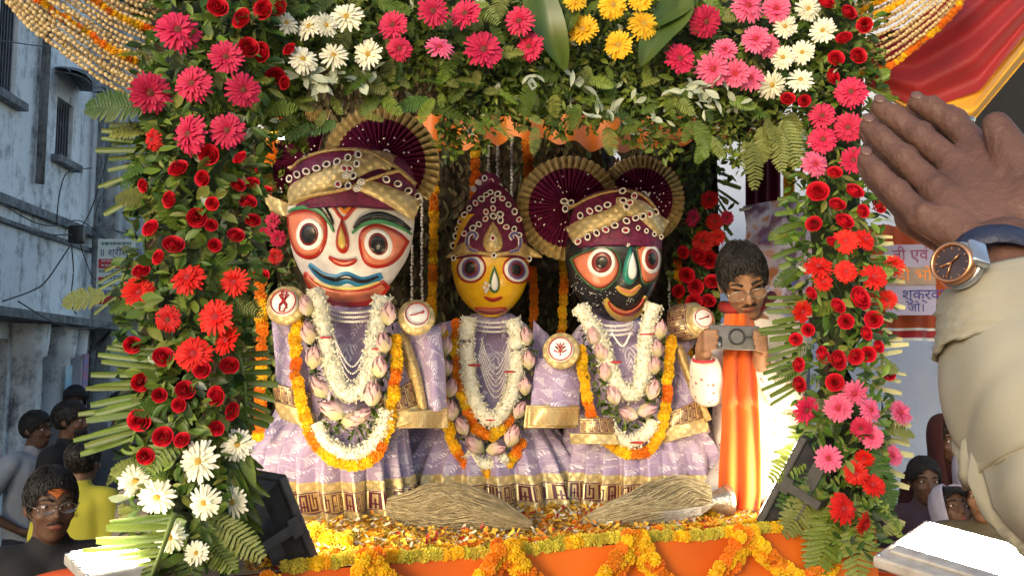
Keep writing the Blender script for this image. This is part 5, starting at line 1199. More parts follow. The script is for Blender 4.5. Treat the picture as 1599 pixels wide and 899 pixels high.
fan(A, 492, 258, 72, 92, 75, 235, 3.10, (.1, .05)); fan(A, 594, 253, 70, 92, -38, 192, 2.96, (-.12, .1))
for x, y in z7((545, 245), (575, 230), (577, 262)): jewel(A, P(x, y, 2.925), .016, 0, x)
panel(A, [(412, 300), (418, 325), (430, 332)], [(458, 322), (462, 335), (462, 345)], 2.98, 2.98, 8, M_GOLD, 'turban_tail')
arm(A, 443, 472, 22, (485, 545), 2.78, 2.98, DRUM); arm(A, 651, 491, 20, (605, 560), 2.80, 2.98, PLOUGH)
panel(A, [(425, 500), (430, 560), (432, 600)], [(480, 510), (480, 570), (482, 610)], 2.92, 2.86, 7, M_LAVS, 'sleeve_drape'); panel(A, [(427, 598), (428, 612), (430, 625)], [(484, 612), (486, 630), (488, 645)], 2.85, 2.85, 7, M_KEYS, 'key_border'); panel(A, [(428, 625), (432, 640), (440, 652)], [(490, 645), (494, 660), (500, 676)], 2.845, 2.84, 7, M_GOLD, 'gold_border')
panel(A, [(632, 515), (652, 580), (660, 645)], [(686, 510), (694, 575), (696, 640)], 2.90, 2.84, 6, M_LAVS, 'sleeve_drape'); panel(A, [(618, 525), (640, 590), (652, 645)], [(633, 515), (655, 580), (668, 645)], 2.875, 2.83, 3, M_GOLDP, 'gold_border'); panel(A, [(612, 645), (614, 657), (616, 668)], [(700, 636), (700, 652), (700, 668)], 2.825, 2.82, 8, M_LACE, 'gold_border')
panel(A, [(590, 625), (592, 640), (594, 652)], [(640, 595), (645, 615), (650, 632)], 2.84, 2.83, 5, M_KEYS, 'key_border'); panel(A, [(588, 652), (590, 665), (592, 678)], [(652, 632), (656, 642), (660, 652)], 2.835, 2.83, 5, M_GOLD, 'gold_border')
choker(A, 548, 482, 32, 2.93, 3, .09)
for k in range(5): chain(A, [(520+k, 520+k*4), (535, 555+k*10), (550, 572+k*11), (565, 555+k*10), (578-k, 520+k*4)], 2.775, .0032)
# ------------------------------------------------------------------ yellow-faced idol
YB = 3.35; Bi = idol('small yellow-faced painted idol with round eyes and pointed jewelled crown', (P(765, 790, YB).x, YB, DECK))
z8 = lambda *q: [(660+x/2.995, 220+y/2.995) for x, y in q]
dress(Bi, [(490, 768, 32), (515, 768, 62), (560, 768, 88), (620, 765, 98), (672, 760, 112)], [(655, 758, 100), (690, 757, 128), (730, 757, 148), (785, 760, 156)], YB, 24, .048, .55)
hb_ = Surf(smooth_rows([(340, 715, 815), (380, 707, 824), (410, 704, 827), (440, 709, 823), (462, 718, 814), (478, 731, 802), (488, 745, 790), (495, 758, 778)], 36), 3.28, .8)
hdB = obj('head', mesh_from('head', *hb_.solid(), PY), Bi)
for cx, cy, rx in ((232, 610, 70), (440, 615, 66)):
    x, y = z8((cx, cy))[0]; k = rx/70*23.2
    e = blob(hb_, ell(x, y, k, k*.94), .002, .004, PR, 'eye', hdB); blob(hb_, ell(x, y, k*.86, k*.82), .005, .003, PWW, 'eye_white', e); blob(hb_, ell(x, y, k*.62, k*.66), .008, .003, PV, 'iris_ring', e); blob(hb_, ell(x, y, k*.48, k*.52), .0105, .003, PM, 'iris', e); blob(hb_, ell(x-1, y, k*.34, k*.38), .013, .003, PK, 'pupil', e)
blob(hb_, z8(*drop(338, 598, 722, 34)), .003, .012, PG, 'nose', hdB); blob(hb_, z8(*drop(340, 622, 712, 22)), .014, .006, PWW, 'nose_paint', hdB)
for x, y in z8((300, 680), (292, 698), (306, 706), (314, 690), (300, 716)): jewel(hdB, hb_.pt(x, y, .014), .007, 2)
ribbon(hb_, z8((290, 738), (330, 752), (374, 738)), 6.5, .003, .004, PR, 'upper_lip', hdB); ribbon(hb_, z8((246, 788), (320, 800), (394, 788)), 11, .003, .004, PR, 'mouth', hdB); ribbon(hb_, z8((256, 790), (320, 800), (384, 790)), 5.5, .007, .003, PS, 'lower_lip', hdB)
cr = Surf(smooth_rows([(282, 764, 772), (292, 752, 786), (310, 735, 802), (335, 722, 813), (360, 714, 820), (385, 708, 825), (407, 704, 828)], 30), 3.275, .84)
crn = obj('crown', mesh_from('crown', *cr.solid(), M_MAROON), Bi)
ribbon(cr, z8((140, 548), (240, 540), (335, 552), (430, 540), (492, 548)), 7, .004, .006, M_GOLDP, 'crown_rim', crn, taper=False)
blob(cr, z8(*drop(332, 395, 545, 62)), .005, .010, M_GOLDP, 'gold_drop', crn); blob(cr, z8(*drop(332, 430, 530, 38)), .014, .005, M_GOLD, 'gold_drop_centre', crn); jewel(crn, cr.pt(*z8((332, 480))[0], .022), .013, 1)
for sx in (-1, 1):
    q = z8(*[(335+sx*dx, y) for dx, y in ((75, 540), (115, 520), (120, 470), (98, 447), (78, 462), (88, 478))]); ribbon(cr, q, 5, .006, .006, PV, 'peacock_neck', crn, taper=False); ribbon(cr, q, 8, .003, .004, M_PEARL, 'peacock_edge', crn, taper=False)
    blob(cr, z8(*[(335+sx*dx, y) for dx, y in ((95, 520), (130, 490), (165, 500), (225, 548), (160, 545), (110, 545))]), .006, .008, M_GOLDP, 'gold_wing', crn)
left_row = [(158, 452), (165, 420), (180, 388), (200, 358), (222, 330), (250, 308), (278, 290), (300, 270)]; right_row = [(450, 380), (430, 345), (402, 315), (374, 288), (352, 266)]
for i, (x, y) in enumerate(z8(*left_row, *right_row, (332, 298), (332, 338), (334, 375), (318, 258), (298, 388), (366, 394), (268, 412), (392, 424), (240, 428), (428, 430), (300, 355), (365, 365), (450, 455), (200, 450), (145, 495))): jewel(crn, cr.pt(x, y, .010), .0125 if i % 3 else .0145, (0, 0, 1)[i % 3], i*.7)
for i, (x, y) in enumerate(z8((290, 175), (262, 195), (318, 190), (305, 222), (238, 225), (382, 237), (360, 215), (270, 250), (345, 245), (292, 240))): jewel(crn, P(x, y, 3.26), .0135, (0, 2, 1)[i % 3], i)
b = MB(); b.add(*sphere(P(763, 292, 3.275), (.05, .02, .055), 14, 9)); b.build('crown_finial', M_MAROON, crn)
for x, y in z8((150, 562), (498, 560), (336, 575), (338, 582)): jewel(crn, cr.pt(x, min(y, 406), .012), .012, 0)
choker(Bi, 770, 498, 28, 3.22, 3, .08)
for k in range(6): chain(Bi, [(752-k, 530+k*6), (762, 560+k*9), (774, 575+k*9), (786, 560+k*9), (797+k*.5, 525+k*6)], 3.085, .003)
panel(Bi, [(834, 500), (830, 560), (826, 630)], [(862, 530), (868, 580), (872, 640)], 3.30, 3.24, 6, M_LAVS, 'shawl'); panel(Bi, [(672, 510), (668, 570), (662, 640)], [(705, 500), (702, 560), (700, 640)], 3.30, 3.24, 6, M_LAVS, 'shawl')
panel(Bi, [(822, 632), (820, 650), (818, 668)], [(902, 632), (902, 650), (902, 668)], 3.06, 3.05, 8, M_LACE, 'gold_border')
# ------------------------------------------------------------------ black-faced idol
YC = 3.3; Ci = idol('black-faced painted idol with green-rimmed eyes and smiling gold-edged mouth', (P(985, 790, YC).x, YC, DECK))
zb = lambda *q: [(800+x/2.997, 220+y/2.997) for x, y in q]
dress(Ci, [(490, 958, 32), (518, 962, 66), (560, 972, 92), (620, 985, 108), (672, 998, 116)], [(655, 990, 106), (690, 1002, 120), (730, 1006, 126), (785, 1004, 122)], YC, 22, .042, .8)
hc = Surf(smooth_rows([(345, 895, 1032), (385, 882, 1033), (410, 883, 1032), (440, 890, 1026), (460, 900, 1018), (478, 914, 1006), (490, 929, 994), (497, 942, 984), (501, 955, 974)], 40), 3.22, .8)
hdC = obj('head', mesh_from('head', *hc.solid(), PK), Ci)
def eye2(outer, c, rx, ry):
    e = blob(hc, outer, .002, .003, PG, 'eye', hdC); cx = sum(p[0] for p in outer)/len(outer); cy = sum(p[1] for p in outer)/len(outer); sc = lambda f: [(cx+(x-cx)*f, cy+(y-cy)*f) for x, y in outer]
    blob(hc, sc(.93), .0045, .003, PM, 'eye_rim', e); blob(hc, sc(.86), .0065, .003, PS, 'eye_field', e); x, y = zb(c)[0]
    for k, (f, m, nm) in enumerate(((1, PWW, 'eye_white'), (.72, PM, 'iris'), (.42, PK, 'pupil'))): blob(hc, ell(x, y, rx*f, ry*f), .010+k*.0025, .003, m, nm, e)
eye2(zb((263, 560), (310, 540), (400, 522), (462, 540), (488, 600), (472, 662), (420, 708), (370, 702), (318, 658), (285, 612)), (400, 590), 20.5, 21.5)
eye2(zb((553, 525), (600, 495), (650, 500), (690, 535), (690, 590), (668, 652), (620, 683), (588, 672), (573, 610)), (632, 570), 16.5, 21.5)
blob(hc, zb(*drop(530, 510, 688, 46)), .003, .014, PGT, 'nose', hdC); blob(hc, zb(*drop(538, 545, 665, 27)), .017, .006, PWW, 'nose_paint', hdC)
ribbon(hc, zb((470, 695), (500, 715), (540, 722), (582, 688)), 11, .004, .004, PGo, 'upper_lip', hdC); ribbon(hc, zb((482, 700), (506, 714), (540, 718), (574, 692)), 6, .008, .004, PS, 'painted_line', hdC)
ribbon(hc, zb((424, 748), (440, 780), (480, 812), (535, 822), (590, 792), (616, 735)), 17, .004, .005, PGo, 'mouth', hdC); ribbon(hc, zb((436, 760), (452, 784), (486, 806), (535, 813), (582, 787), (606, 745)), 10, .009, .004, PR, 'mouth_line', hdC); ribbon(hc, zb((440, 765), (458, 786), (490, 803), (535, 808), (578, 784), (600, 755)), 5, .013, .003, PS, 'lower_lip', hdC)
ribbon(hc, zb((415, 492), (445, 482), (470, 494)), 6, .004, .004, PG, 'eyebrow', hdC); ribbon(hc, zb((530, 490), (560, 474), (590, 482)), 6, .004, .004, PG, 'eyebrow', hdC); jewel(hdC, hc.pt(*zb((515, 510))[0], .012), .010, 2)
b = MB(); rnd = random.Random(4)
for i in range(85):
    cx, cy, s = rnd.choice(((300, 690, 20), (330, 710, 25), (370, 740, 28), (400, 750, 25), (450, 715, 20), (300, 640, 14), (360, 780, 20), (540, 760, 14))); x, y = zb((rnd.gauss(cx, s), rnd.gauss(cy, s*.7)))[0]; b.add(*sphere(hc.pt(x, y, .002), (.0024*rnd.uniform(.5, 1.3), .0012, .0015), 5, 3))
b.build('white_dots', PWW, hdC)
cc_ = Surf(smooth_rows([(296, 950, 985), (302, 925, 1000), (312, 906, 1016), (330, 893, 1027), (350, 888, 1032), (372, 886, 1034), (392, 886, 1033)], 24), 3.215, .88)
tc_ = obj('turban', mesh_from('turban', *cc_.solid(), M_MAROON), Ci)
ribbon(cc_, zb((262, 450), (340, 420), (420, 395), (490, 350), (500, 300)), 28, .004, .008, M_GOLD, 'gold_band', tc_, wfn=lambda t: 30-6*t); ribbon(cc_, zb((515, 340), (580, 350), (640, 385), (702, 425)), 30, .007, .009, M_GOLD, 'gold_band', tc_, wfn=lambda t: 30+6*t)
ribbon(cc_, zb((260, 320), (350, 285), (440, 262), (510, 258), (600, 280), (700, 380)), 6, .006, .008, M_GOLDP, 'gold_cord', tc_, taper=False)
for i, (x, y) in enumerate(zb((308, 373), (348, 358), (386, 350), (425, 335), (297, 490), (338, 475), (376, 460), (415, 448), (455, 430), (497, 265), (548, 290), (508, 345), (507, 410), (503, 452), (550, 395), (585, 385), (617, 372), (650, 355), (495, 315), (525, 325))): jewel(tc_, cc_.pt(x, y, .018), .0145, (0, 1, 0)[i % 3], i*.6)
for i, (x, y) in enumerate(zb((560, 440), (600, 450), (640, 460), (680, 465))): jewel(tc_, cc_.pt(x, y, .018), .010, 0)
fan(Ci, 888, 323, 63, 83, 22, 268, 3.24, (.1, .05)); fan(Ci, 1003, 310, 50, 70, -62, 158, 3.26, (-.12, .05))
for x, y in zb((243, 283), (274, 290), (248, 318), (612, 250), (600, 258), (622, 264)): jewel(Ci, P(x, y, 3.20), .015, 0, x)
arm(Ci, 875, 545, 20, (925, 590), 3.02, 3.25, LOTUSD); arm(Ci, 1098, 497, 16, (1040, 545), 3.08, 3.25, PLOUGH)
b = MB(); e0, e1 = P(1060, 505, 3.16), P(1088, 499, 3.10); b.add(*tube([e0, e0.lerp(e1, .5), e1], [.068, .066, .062], 24)); b.uv[0] = np.array([(k/24*2, i/2) for i in range(3) for k in range(24)]); b.build('key_cuff', M_KEYS, Ci)
panel(Ci, [(838, 560), (832, 600), (828, 640)], [(905, 555), (906, 600), (905, 640)], 3.12, 3.06, 7, M_LAVS, 'sleeve_drape'); panel(Ci, [(826, 636), (826, 650), (826, 664)], [(904, 634), (904, 650), (904, 664)], 3.04, 3.035, 8, M_LACE, 'gold_border')
panel(Ci, [(1050, 545), (1048, 600), (1046, 640)], [(1075, 555), (1092, 600), (1100, 640)], 3.18, 3.12, 6, M_LAVS, 'sleeve_drape'); panel(Ci, [(1040, 645), (1040, 656), (1038, 672)], [(1095, 622), (1098, 638), (1100, 650)], 3.085, 3.08, 5, M_KEYS, 'key_border'); panel(Ci, [(1032, 672), (1030, 684), (1028, 694)], [(1100, 650), (1104, 660), (1106, 672)], 3.08, 3.075, 5, M_GOLD, 'gold_border'); panel(Ci, [(1052, 540), (1075, 600), (1098, 660)], [(1064, 538), (1086, 598), (1110, 655)], 3.11, 3.07, 3, M_GOLDP, 'gold_border')
panel(Ci, [(905, 652), (906, 664), (908, 676)], [(955, 652), (958, 664), (960, 676)], 3.05, 3.045, 5, M_KEYS, 'key_border'); panel(Ci, [(890, 676), (890, 684), (892, 692)], [(962, 678), (964, 686), (966, 694)], 3.04, 3.04, 5, M_GOLD, 'gold_border')
choker(Ci, 960, 503, 28, 3.15, 3, .08); chain(Ci, [(955, 520), (972, 540), (985, 520)], 3.03, .004)
# ------------------------------------------------------------------ garlands worn by the idols
def body_front(Yc, cx, hw): return lambda x, y: Yc-.02-L(hw, Yc)*.76*(.64+.36*math.sqrt(max(.05, 1-min(.95, abs(x-cx)/hw)**2)))
def jasmine(parent, pts, fr, wd, seed, name='jasmine_strand'):
    rnd = random.Random(seed); q = smooth_path([fr(x, y) for x, y in pts], 60); w_ = wd; b = MB(); n = int(60*wd/.012)
    b.add(*tube([Vector(p) for p in q], [w_*(.84+.05*math.sin(i*2.3)) for i in range(60)], 12), 0)
    ln = np.sum(np.linalg.norm(np.diff(q, axis=0), axis=1))
    for i in range(int(ln*w_*2.0*30000)):
        k = rnd.randint(0, 58); p = Vector(q[k]).lerp(Vector(q[k+1]), rnd.random()); d = Vector(q[k+1])-Vector(q[k]); x, y, _ = frame_at(d, Vector((0, 1, 0))); a = rnd.uniform(0, 6.28)
        o = x*math.cos(a)+y*math.sin(a); p = p+o*w_*rnd.uniform(.78, .98); dd = o*.5+rvec(rnd, .7); l = rnd.uniform(.008, .012)
        V, Fs, U = petal_strip(l, l*.62, -.4, 2, .5, .8, .3); M = dir_matrix(p, dd, 1, rvec(rnd)); b.add([tuple(M @ Vector(v)) for v in V], Fs, 0)
    o = b.build(name, M_WHITEP, parent); return o
def thread_ties(t, pts, fr, wd):
    for x, y in pts: 
        p = fr(x, y); b = MB(); b.add(*sphere(p+Vector((0, -.006, 0)), (wd*1.12, wd*1.1, .0045), 14, 7)); b.build('red_tie', M_INKR, t)
def greens(parent, pts, fr, wd, seed, n=260):
    rnd = random.Random(seed); q = smooth_path([fr(x, y) for x, y in pts], 60); items = []
    for i in range(n):
        p = Vector(q[rnd.randint(0, 59)])+Vector((rnd.gauss(0, wd*.4), rnd.uniform(0, .02), rnd.gauss(0, wd*.4))); items.append((p, rvec(rnd)+Vector((0, -.2, -.4)), Vector((0, -1, .3))+rvec(rnd, .4), rnd.uniform(.016, .028)))
    scatter_leaves(parent, items, (5, 2, 4, 0, 2), rnd, 60)
def lotus_set(parent, lst, fr, size, seed):
    rnd = random.Random(seed)
    for x, y, ang, s in lst:
        p = fr(x, y)+Vector((0, -.02, 0)); d = Vector((math.cos(R(ang)), -.45, math.sin(R(ang)))); M = Matrix.Translation(p-d.normalized()*size*s*.5) @ d.to_track_quat('Z', 'Y').to_matrix().to_4x4() @ Matrix.Rotation(rnd.uniform(0, 6), 4, 'Z') @ Matrix.Diagonal((size*s*.92, size*s*.92, size*s*1.08, 1)); obj('lotus_bud', rnd.choice(LOTUS), parent, M)
def mkfr(bf, out): return lambda x, y: (lambda Y: P(x, y, Y))(bf(x, y)-out)
fa = body_front(YA, 545, 112); fb = body_front(YB, 765, 112); fc = body_front(YC, 978, 112)
def worn(who, fr_base, jas, jas2, mars, lots, gpath, ties, tint, seed):
    t = thing('jasmine_garland', 'thick white jasmine garland round the neck of the %s idol' % who, 'garland', fr_base(*jas[0]))
    f1 = mkfr(fr_base_b[who], .035); jasmine(t, jas, f1, .0295, seed); thread_ties(t, ties, f1, .024)
    t = thing('lotus_garland', 'garland of pink lotus buds and leaves on the %s idol' % who, 'garland', fr_base(*jas[0])); f2 = mkfr(fr_base_b[who], .022); greens(t, gpath, f2, .035, seed+1)
    if jas2: jasmine(t, jas2, mkfr(fr_base_b[who], .026), .024, seed+2)
    lotus_set(t, lots, mkfr(fr_base_b[who], .04), .066, seed+3)
    for k, (path, kinds, lab) in enumerate(mars):
        t = thing('marigold_garland', lab, 'garland', fr_base(*path[0])); marigolds(t, [mkfr(fr_base_b[who], .030-.004*k)(x, y) for x, y in path], .0185, kinds, random.Random(seed+5+k), 1.05)
fr_base_b = {'white-faced': fa, 'yellow-faced': fb, 'black-faced': fc}
worn('white-faced', mkfr(fa, .03), [(490, 452), (500, 480), (511, 540), (520, 580), (534, 607), (549, 615), (566, 603), (580, 565), (588, 510), (598, 462)], [(494, 660), (508, 688), (530, 703), (552, 708), (578, 698), (597, 668), (606, 640)],
     [([(466, 475), (461, 530), (464, 590), (476, 650), (495, 695), (525, 720), (552, 726), (582, 716), (604, 675), (615, 620), (620, 560), (618, 530)], 'yyyo', 'long yellow and orange marigold garland on the white-faced idol')],
     [(480, 478, 100, 1), (484, 520, 100, 1.1), (492, 558, 80, 1.1), (501, 605, 120, 1.1), (521, 640, 150, 1.25), (552, 655, 10, 1.1), (583, 614, 80, 1.25), (594, 573, 85, 1.05), (601, 535, 95, 1.05), (608, 490, 85, 1.1), (565, 648, 30, 1)],
     [(482, 470), (486, 540), (500, 610), (525, 665), (560, 675), (585, 640), (600, 560), (606, 490)], [(509, 527), (588, 545)], None, 100)
worn('yellow-faced', mkfr(fb, .03), [(733, 495), (728, 525), (731, 580), (742, 625), (756, 648), (770, 656), (785, 645), (799, 615), (807, 565), (806, 520), (800, 498)], [(730, 705), (750, 722), (772, 724), (792, 712)],
     [([(712, 505), (712, 560), (722, 620), (738, 658), (762, 680), (786, 668), (796, 655)], 'oyo', 'inner orange marigold garland on the yellow-faced idol'), ([(692, 520), (689, 590), (695, 650), (712, 700), (738, 728), (765, 736), (795, 722), (814, 692)], 'yyyo', 'outer yellow marigold garland on the yellow-faced idol')],
     [(697, 540, 85, 1), (698, 574, 95, .9), (705, 605, 80, 1), (706, 640, 95, 1.1), (722, 665, 120, 1), (742, 693, 140, 1.15), (774, 700, 10, 1), (800, 680, 70, 1.2), (812, 640, 60, 1), (820, 603, 90, .95), (825, 562, 95, 1), (822, 525, 100, 1), (690, 515, 60, .8)],
     [(697, 530), (702, 610), (718, 660), (745, 695), (775, 700), (805, 665), (822, 580), (824, 520)], [(740, 570), (798, 580), (766, 655)], None, 200)
worn('black-faced', mkfr(fc, .03), [(903, 478), (918, 500), (936, 530), (950, 570), (966, 602), (984, 616), (1000, 600), (1006, 555), (1012, 510), (1022, 475)], [(944, 655), (960, 678), (985, 690), (1010, 676), (1020, 655)],
     [([(908, 545), (911, 590), (922, 640), (942, 682), (968, 703), (998, 708), (1024, 690), (1039, 640), (1045, 580), (1048, 530)], 'yyyo', 'long yellow marigold garland on the black-faced idol')],
     [(926, 525, 110, 1), (938, 550, 110, 1), (944, 580, 95, 1), (957, 617, 110, 1.05), (980, 645, 160, 1.05), (1008, 640, 20, 1), (1018, 608, 75, 1.05), (1021, 570, 85, .95), (1025, 545, 95, .95), (1030, 515, 85, 1)],
     [(916, 520), (928, 570), (945, 625), (975, 662), (1008, 655), (1025, 600), (1036, 530)], [(960, 565), (1010, 522), (994, 690)], None, 300)
# ================================================================== people
def fuse(prims, voxel, it=4, name='body', m=None, fac=.5):
    """union of overlapping closed shapes as one smooth continuous mesh"""
    b = MB()
    for V, Fs in prims: b.add(V, Fs)
    o = bpy.data.objects.new('tmp', b.mesh('tmp', [])); COL.objects.link(o)
    md = o.modifiers.new('r', 'REMESH'); md.mode = 'VOXEL'; md.voxel_size = voxel
    ms = o.modifiers.new('s', 'SMOOTH'); ms.iterations = it; ms.factor = fac
    me = bpy.data.meshes.new_from_object(o.evaluated_get(bpy.context.evaluated_depsgraph_get())); bpy.data.objects.remove(o)
    me.name = name; me.materials.clear()
    if m: me.materials.append(m)
    me.polygons.foreach_set('use_smooth', np.ones(len(me.polygons), dtype=bool)); return me
def skin(name, c): 
    return mat(name, c, .5, tuple(x*.82 for x in c), 35, 5, bump=.35, bscale=170, spec=.35)
SK1 = skin('skin_brown', (.30, .155, .085)); SK2 = skin('skin_dark', (.13, .068, .042)); SK3 = mat('skin_hand', (.155, .080, .060), .55, (.08, .04, .032), 22, 6, bump=.28, bscale=150, spec=.3, lo=.3, hi=.75)
HAIR = mat('black_hair', (.010, .009, .009), .45, (.02, .017, .015), 90, bump=.6, bscale=160, stretch=(1, 1, .3))
EYEW = mat('eye_white', (.6, .56, .52), .3); EYED = mat('eye_dark', (.012, .008, .006), .2); LIP = mat('lip', (.22, .07, .05), .5)
def head_prims(M, s=1.0):
    T = lambda p: M @ (Vector(p)*s); R3 = M.to_3x3(); out = []
    el = lambda c, r: out.append(sphere(T(c), tuple(x*s for x in r), 18, 13, R3))
    cp = lambda a, ra, c, rc: out.append(capsule(T(a), ra*s, T(c), rc*s, 10))
    el((0, .018, .03), (.074, .094, .092)); el((0, -.02, -.03), (.062, .072, .086)); el((0, -.042, -.088), (.040, .042, .030)); el((0, -.02, .045), (.068, .068, .06))
    cp((0, -.090, .012), .008, (0, -.108, -.024), .012); el((-.012, -.096, -.029), (.009, .010, .008)); el((.012, -.096, -.029), (.009, .010, .008))
    cp((-.048, -.070, .026), .010, (-.012, -.084, .023), .010); cp((.048, -.070, .026), .010, (.012, -.084, .023), .010)
    el((-.040, -.062, -.022), (.026, .026, .022)); el((.040, -.062, -.022), (.026, .026, .022))
    cp((-.020, -.084, -.055), .0065, (.020, -.084, -.055), .0065); cp((-.016, -.084, -.066), .007, (.016, -.084, -.066), .007)
    el((-.077, .010, -.004), (.010, .022, .032)); el((.077, .010, -.004), (.010, .022, .032))
    cp((0, .02, -.06), .050, (0, .035, -.16), .056)
    return out
def face_bits(t, M, s=1.0, hair='short', beard=False, moustache=False, down=False, brows=True):
    T = lambda p: M @ (Vector(p)*s); R3 = M.to_3x3(); 
    if hair:
        V = []; nu, nv = 40, 22; rnd = random.Random(3); lo = -.05
        for i in range(nv):
            th = math.pi*.74*i/(nv-1)
            for j in range(nu):
                a = 2*math.pi*j/nu; fx, fy = math.cos(a), math.sin(a)          # a=-90 deg is the face
                lim = .50 if hair != 'long' else .52
                front = max(0, -fy); t2 = th*(1-lim*front**1.2) if True else th
                k = 1+.025*math.sin(a*9+th*7)+.02*math.sin(a*17)+rnd.uniform(-.012, .012)
                V.append(tuple(T((.083*k*math.sin(t2)*fx, .016+.112*k*math.sin(t2)*fy, .034+.104*k*math.cos(t2)))))
        o = obj('hair', mesh_from('hair', V, grid_faces(nu, nv, True)+[tuple(range(nu))], HAIR), t)
        md = o.modifiers.new('t', 'SOLIDIFY'); md.thickness = .006*s; md.offset = 1
        hb2 = MB(); part_a = -1.0
        for i in range(900):
            a = rnd.uniform(0, 2*math.pi); fy = math.sin(a); tm = math.pi*.74*(1-(.50 if hair != 'long' else .52)*max(0, -fy)**1.2); th = tm*math.sqrt(rnd.random()); pts = []; da = rnd.gauss(0, .25)
            for q in range(4):
                t3 = min(th+q*.13, tm+(.10 if fy > -.3 else .0)); aa = a+da*q*.25; kk = 1.015+.025*math.sin(q*1.05)+rnd.uniform(0, .022)
                pts.append(T((.083*kk*math.sin(t3)*math.cos(aa), .016+.112*kk*math.sin(t3)*math.sin(aa), .034+.104*kk*math.cos(t3))))
            hb2.add(*tube(pts, [.0017*s, .0018*s, .0014*s, .0005*s], 3, False))
        hb2.build('hair_strands', HAIR, o)
    for sx in (-1, 1):
        b = MB(); b.add(*sphere(T((sx*.031, -.072, .010)), (.0155*s, .011*s, (.0065 if not down else .003)*s), 10, 7, R3)); e = b.build('eye', EYEW if not down else HAIR, t)
        if not down: b = MB(); b.add(*sphere(T((sx*.030, -.081, .010)), (.0065*s, .004*s, .0062*s), 8, 6, R3)); b.build('iris', EYED, e)
        if brows: b = MB(); b.add(*tube([T((sx*.014, -.093, .030)), T((sx*.030, -.089, .037)), T((sx*.050, -.074, .032))], [.0045*s, .0048*s, .002*s], 6)); b.build('eyebrow', HAIR, t)
    b = MB(); b.add(*sphere(T((0, -.0885, -.060)), (.021*s, .006*s, .0085*s), 10, 7, R3)); b.build('lips', LIP, t)
    if moustache or beard: b = MB(); b.add(*tube([T((-.026, -.083, -.052)), T((-.012, -.094, -.044)), T((0, -.096, -.042)), T((.012, -.094, -.044)), T((.026, -.083, -.052))], [.002*s, .0045*s, .003*s, .0045*s, .002*s], 6)); b.build('moustache', HAIR, t)
    if beard:
        V, Fs, U = grid(lambda u, v: T(((u-.5)*.128*(1-.35*v), -.052-.046*math.sin(u*math.pi)+.012*v, -.045-.075*v)), 13, 7); o = obj('beard', mesh_from('beard', V, Fs, HAIR), t); md = o.modifiers.new('t', 'SOLIDIFY'); md.thickness = .01
def hand_prims(w, d, side, nrm, s=1.0, curl=.5):
    """relaxed hand: w wrist, d direction, side towards the thumb, nrm palm side"""
    w = Vector(w); d = Vector(d).normalized(); side = Vector(side).normalized(); nrm = Vector(nrm).normalized(); out = [capsule(w, .026*s, w+d*.05*s+side*.012*s, .026*s), capsule(w+d*.02*s-side*.012*s, .022*s, w+d*.075*s-side*.02*s, .02*s), capsule(w+d*.02*s, .022*s, w+d*.08*s+side*.018*s, .019*s)]
    for k, (o, l) in enumerate(((.030, .068), (.010, .076), (-.010, .070), (-.028, .055))):
        p = w+d*.085*s+side*o*s; dd = d.copy()
        for j, f in enumerate((.45, .32, .23)):
            q = p+dd*l*f*s; out.append(capsule(p, (.0095-.0012*j)*s, q, (.0088-.0012*j)*s, 8)); p = q; dd = (dd+nrm*curl*(.7+.3*j)).normalized()
    p = w+d*.025*s+side*.025*s; q = p+(d*.6+side*.8).normalized()*.042*s; out += [capsule(p, .015*s, q, .012*s, 8), capsule(q, .0115*s, q+(d*.9+side*.3+nrm*.3).normalized()*.038*s, .009*s, 8)]
    return out
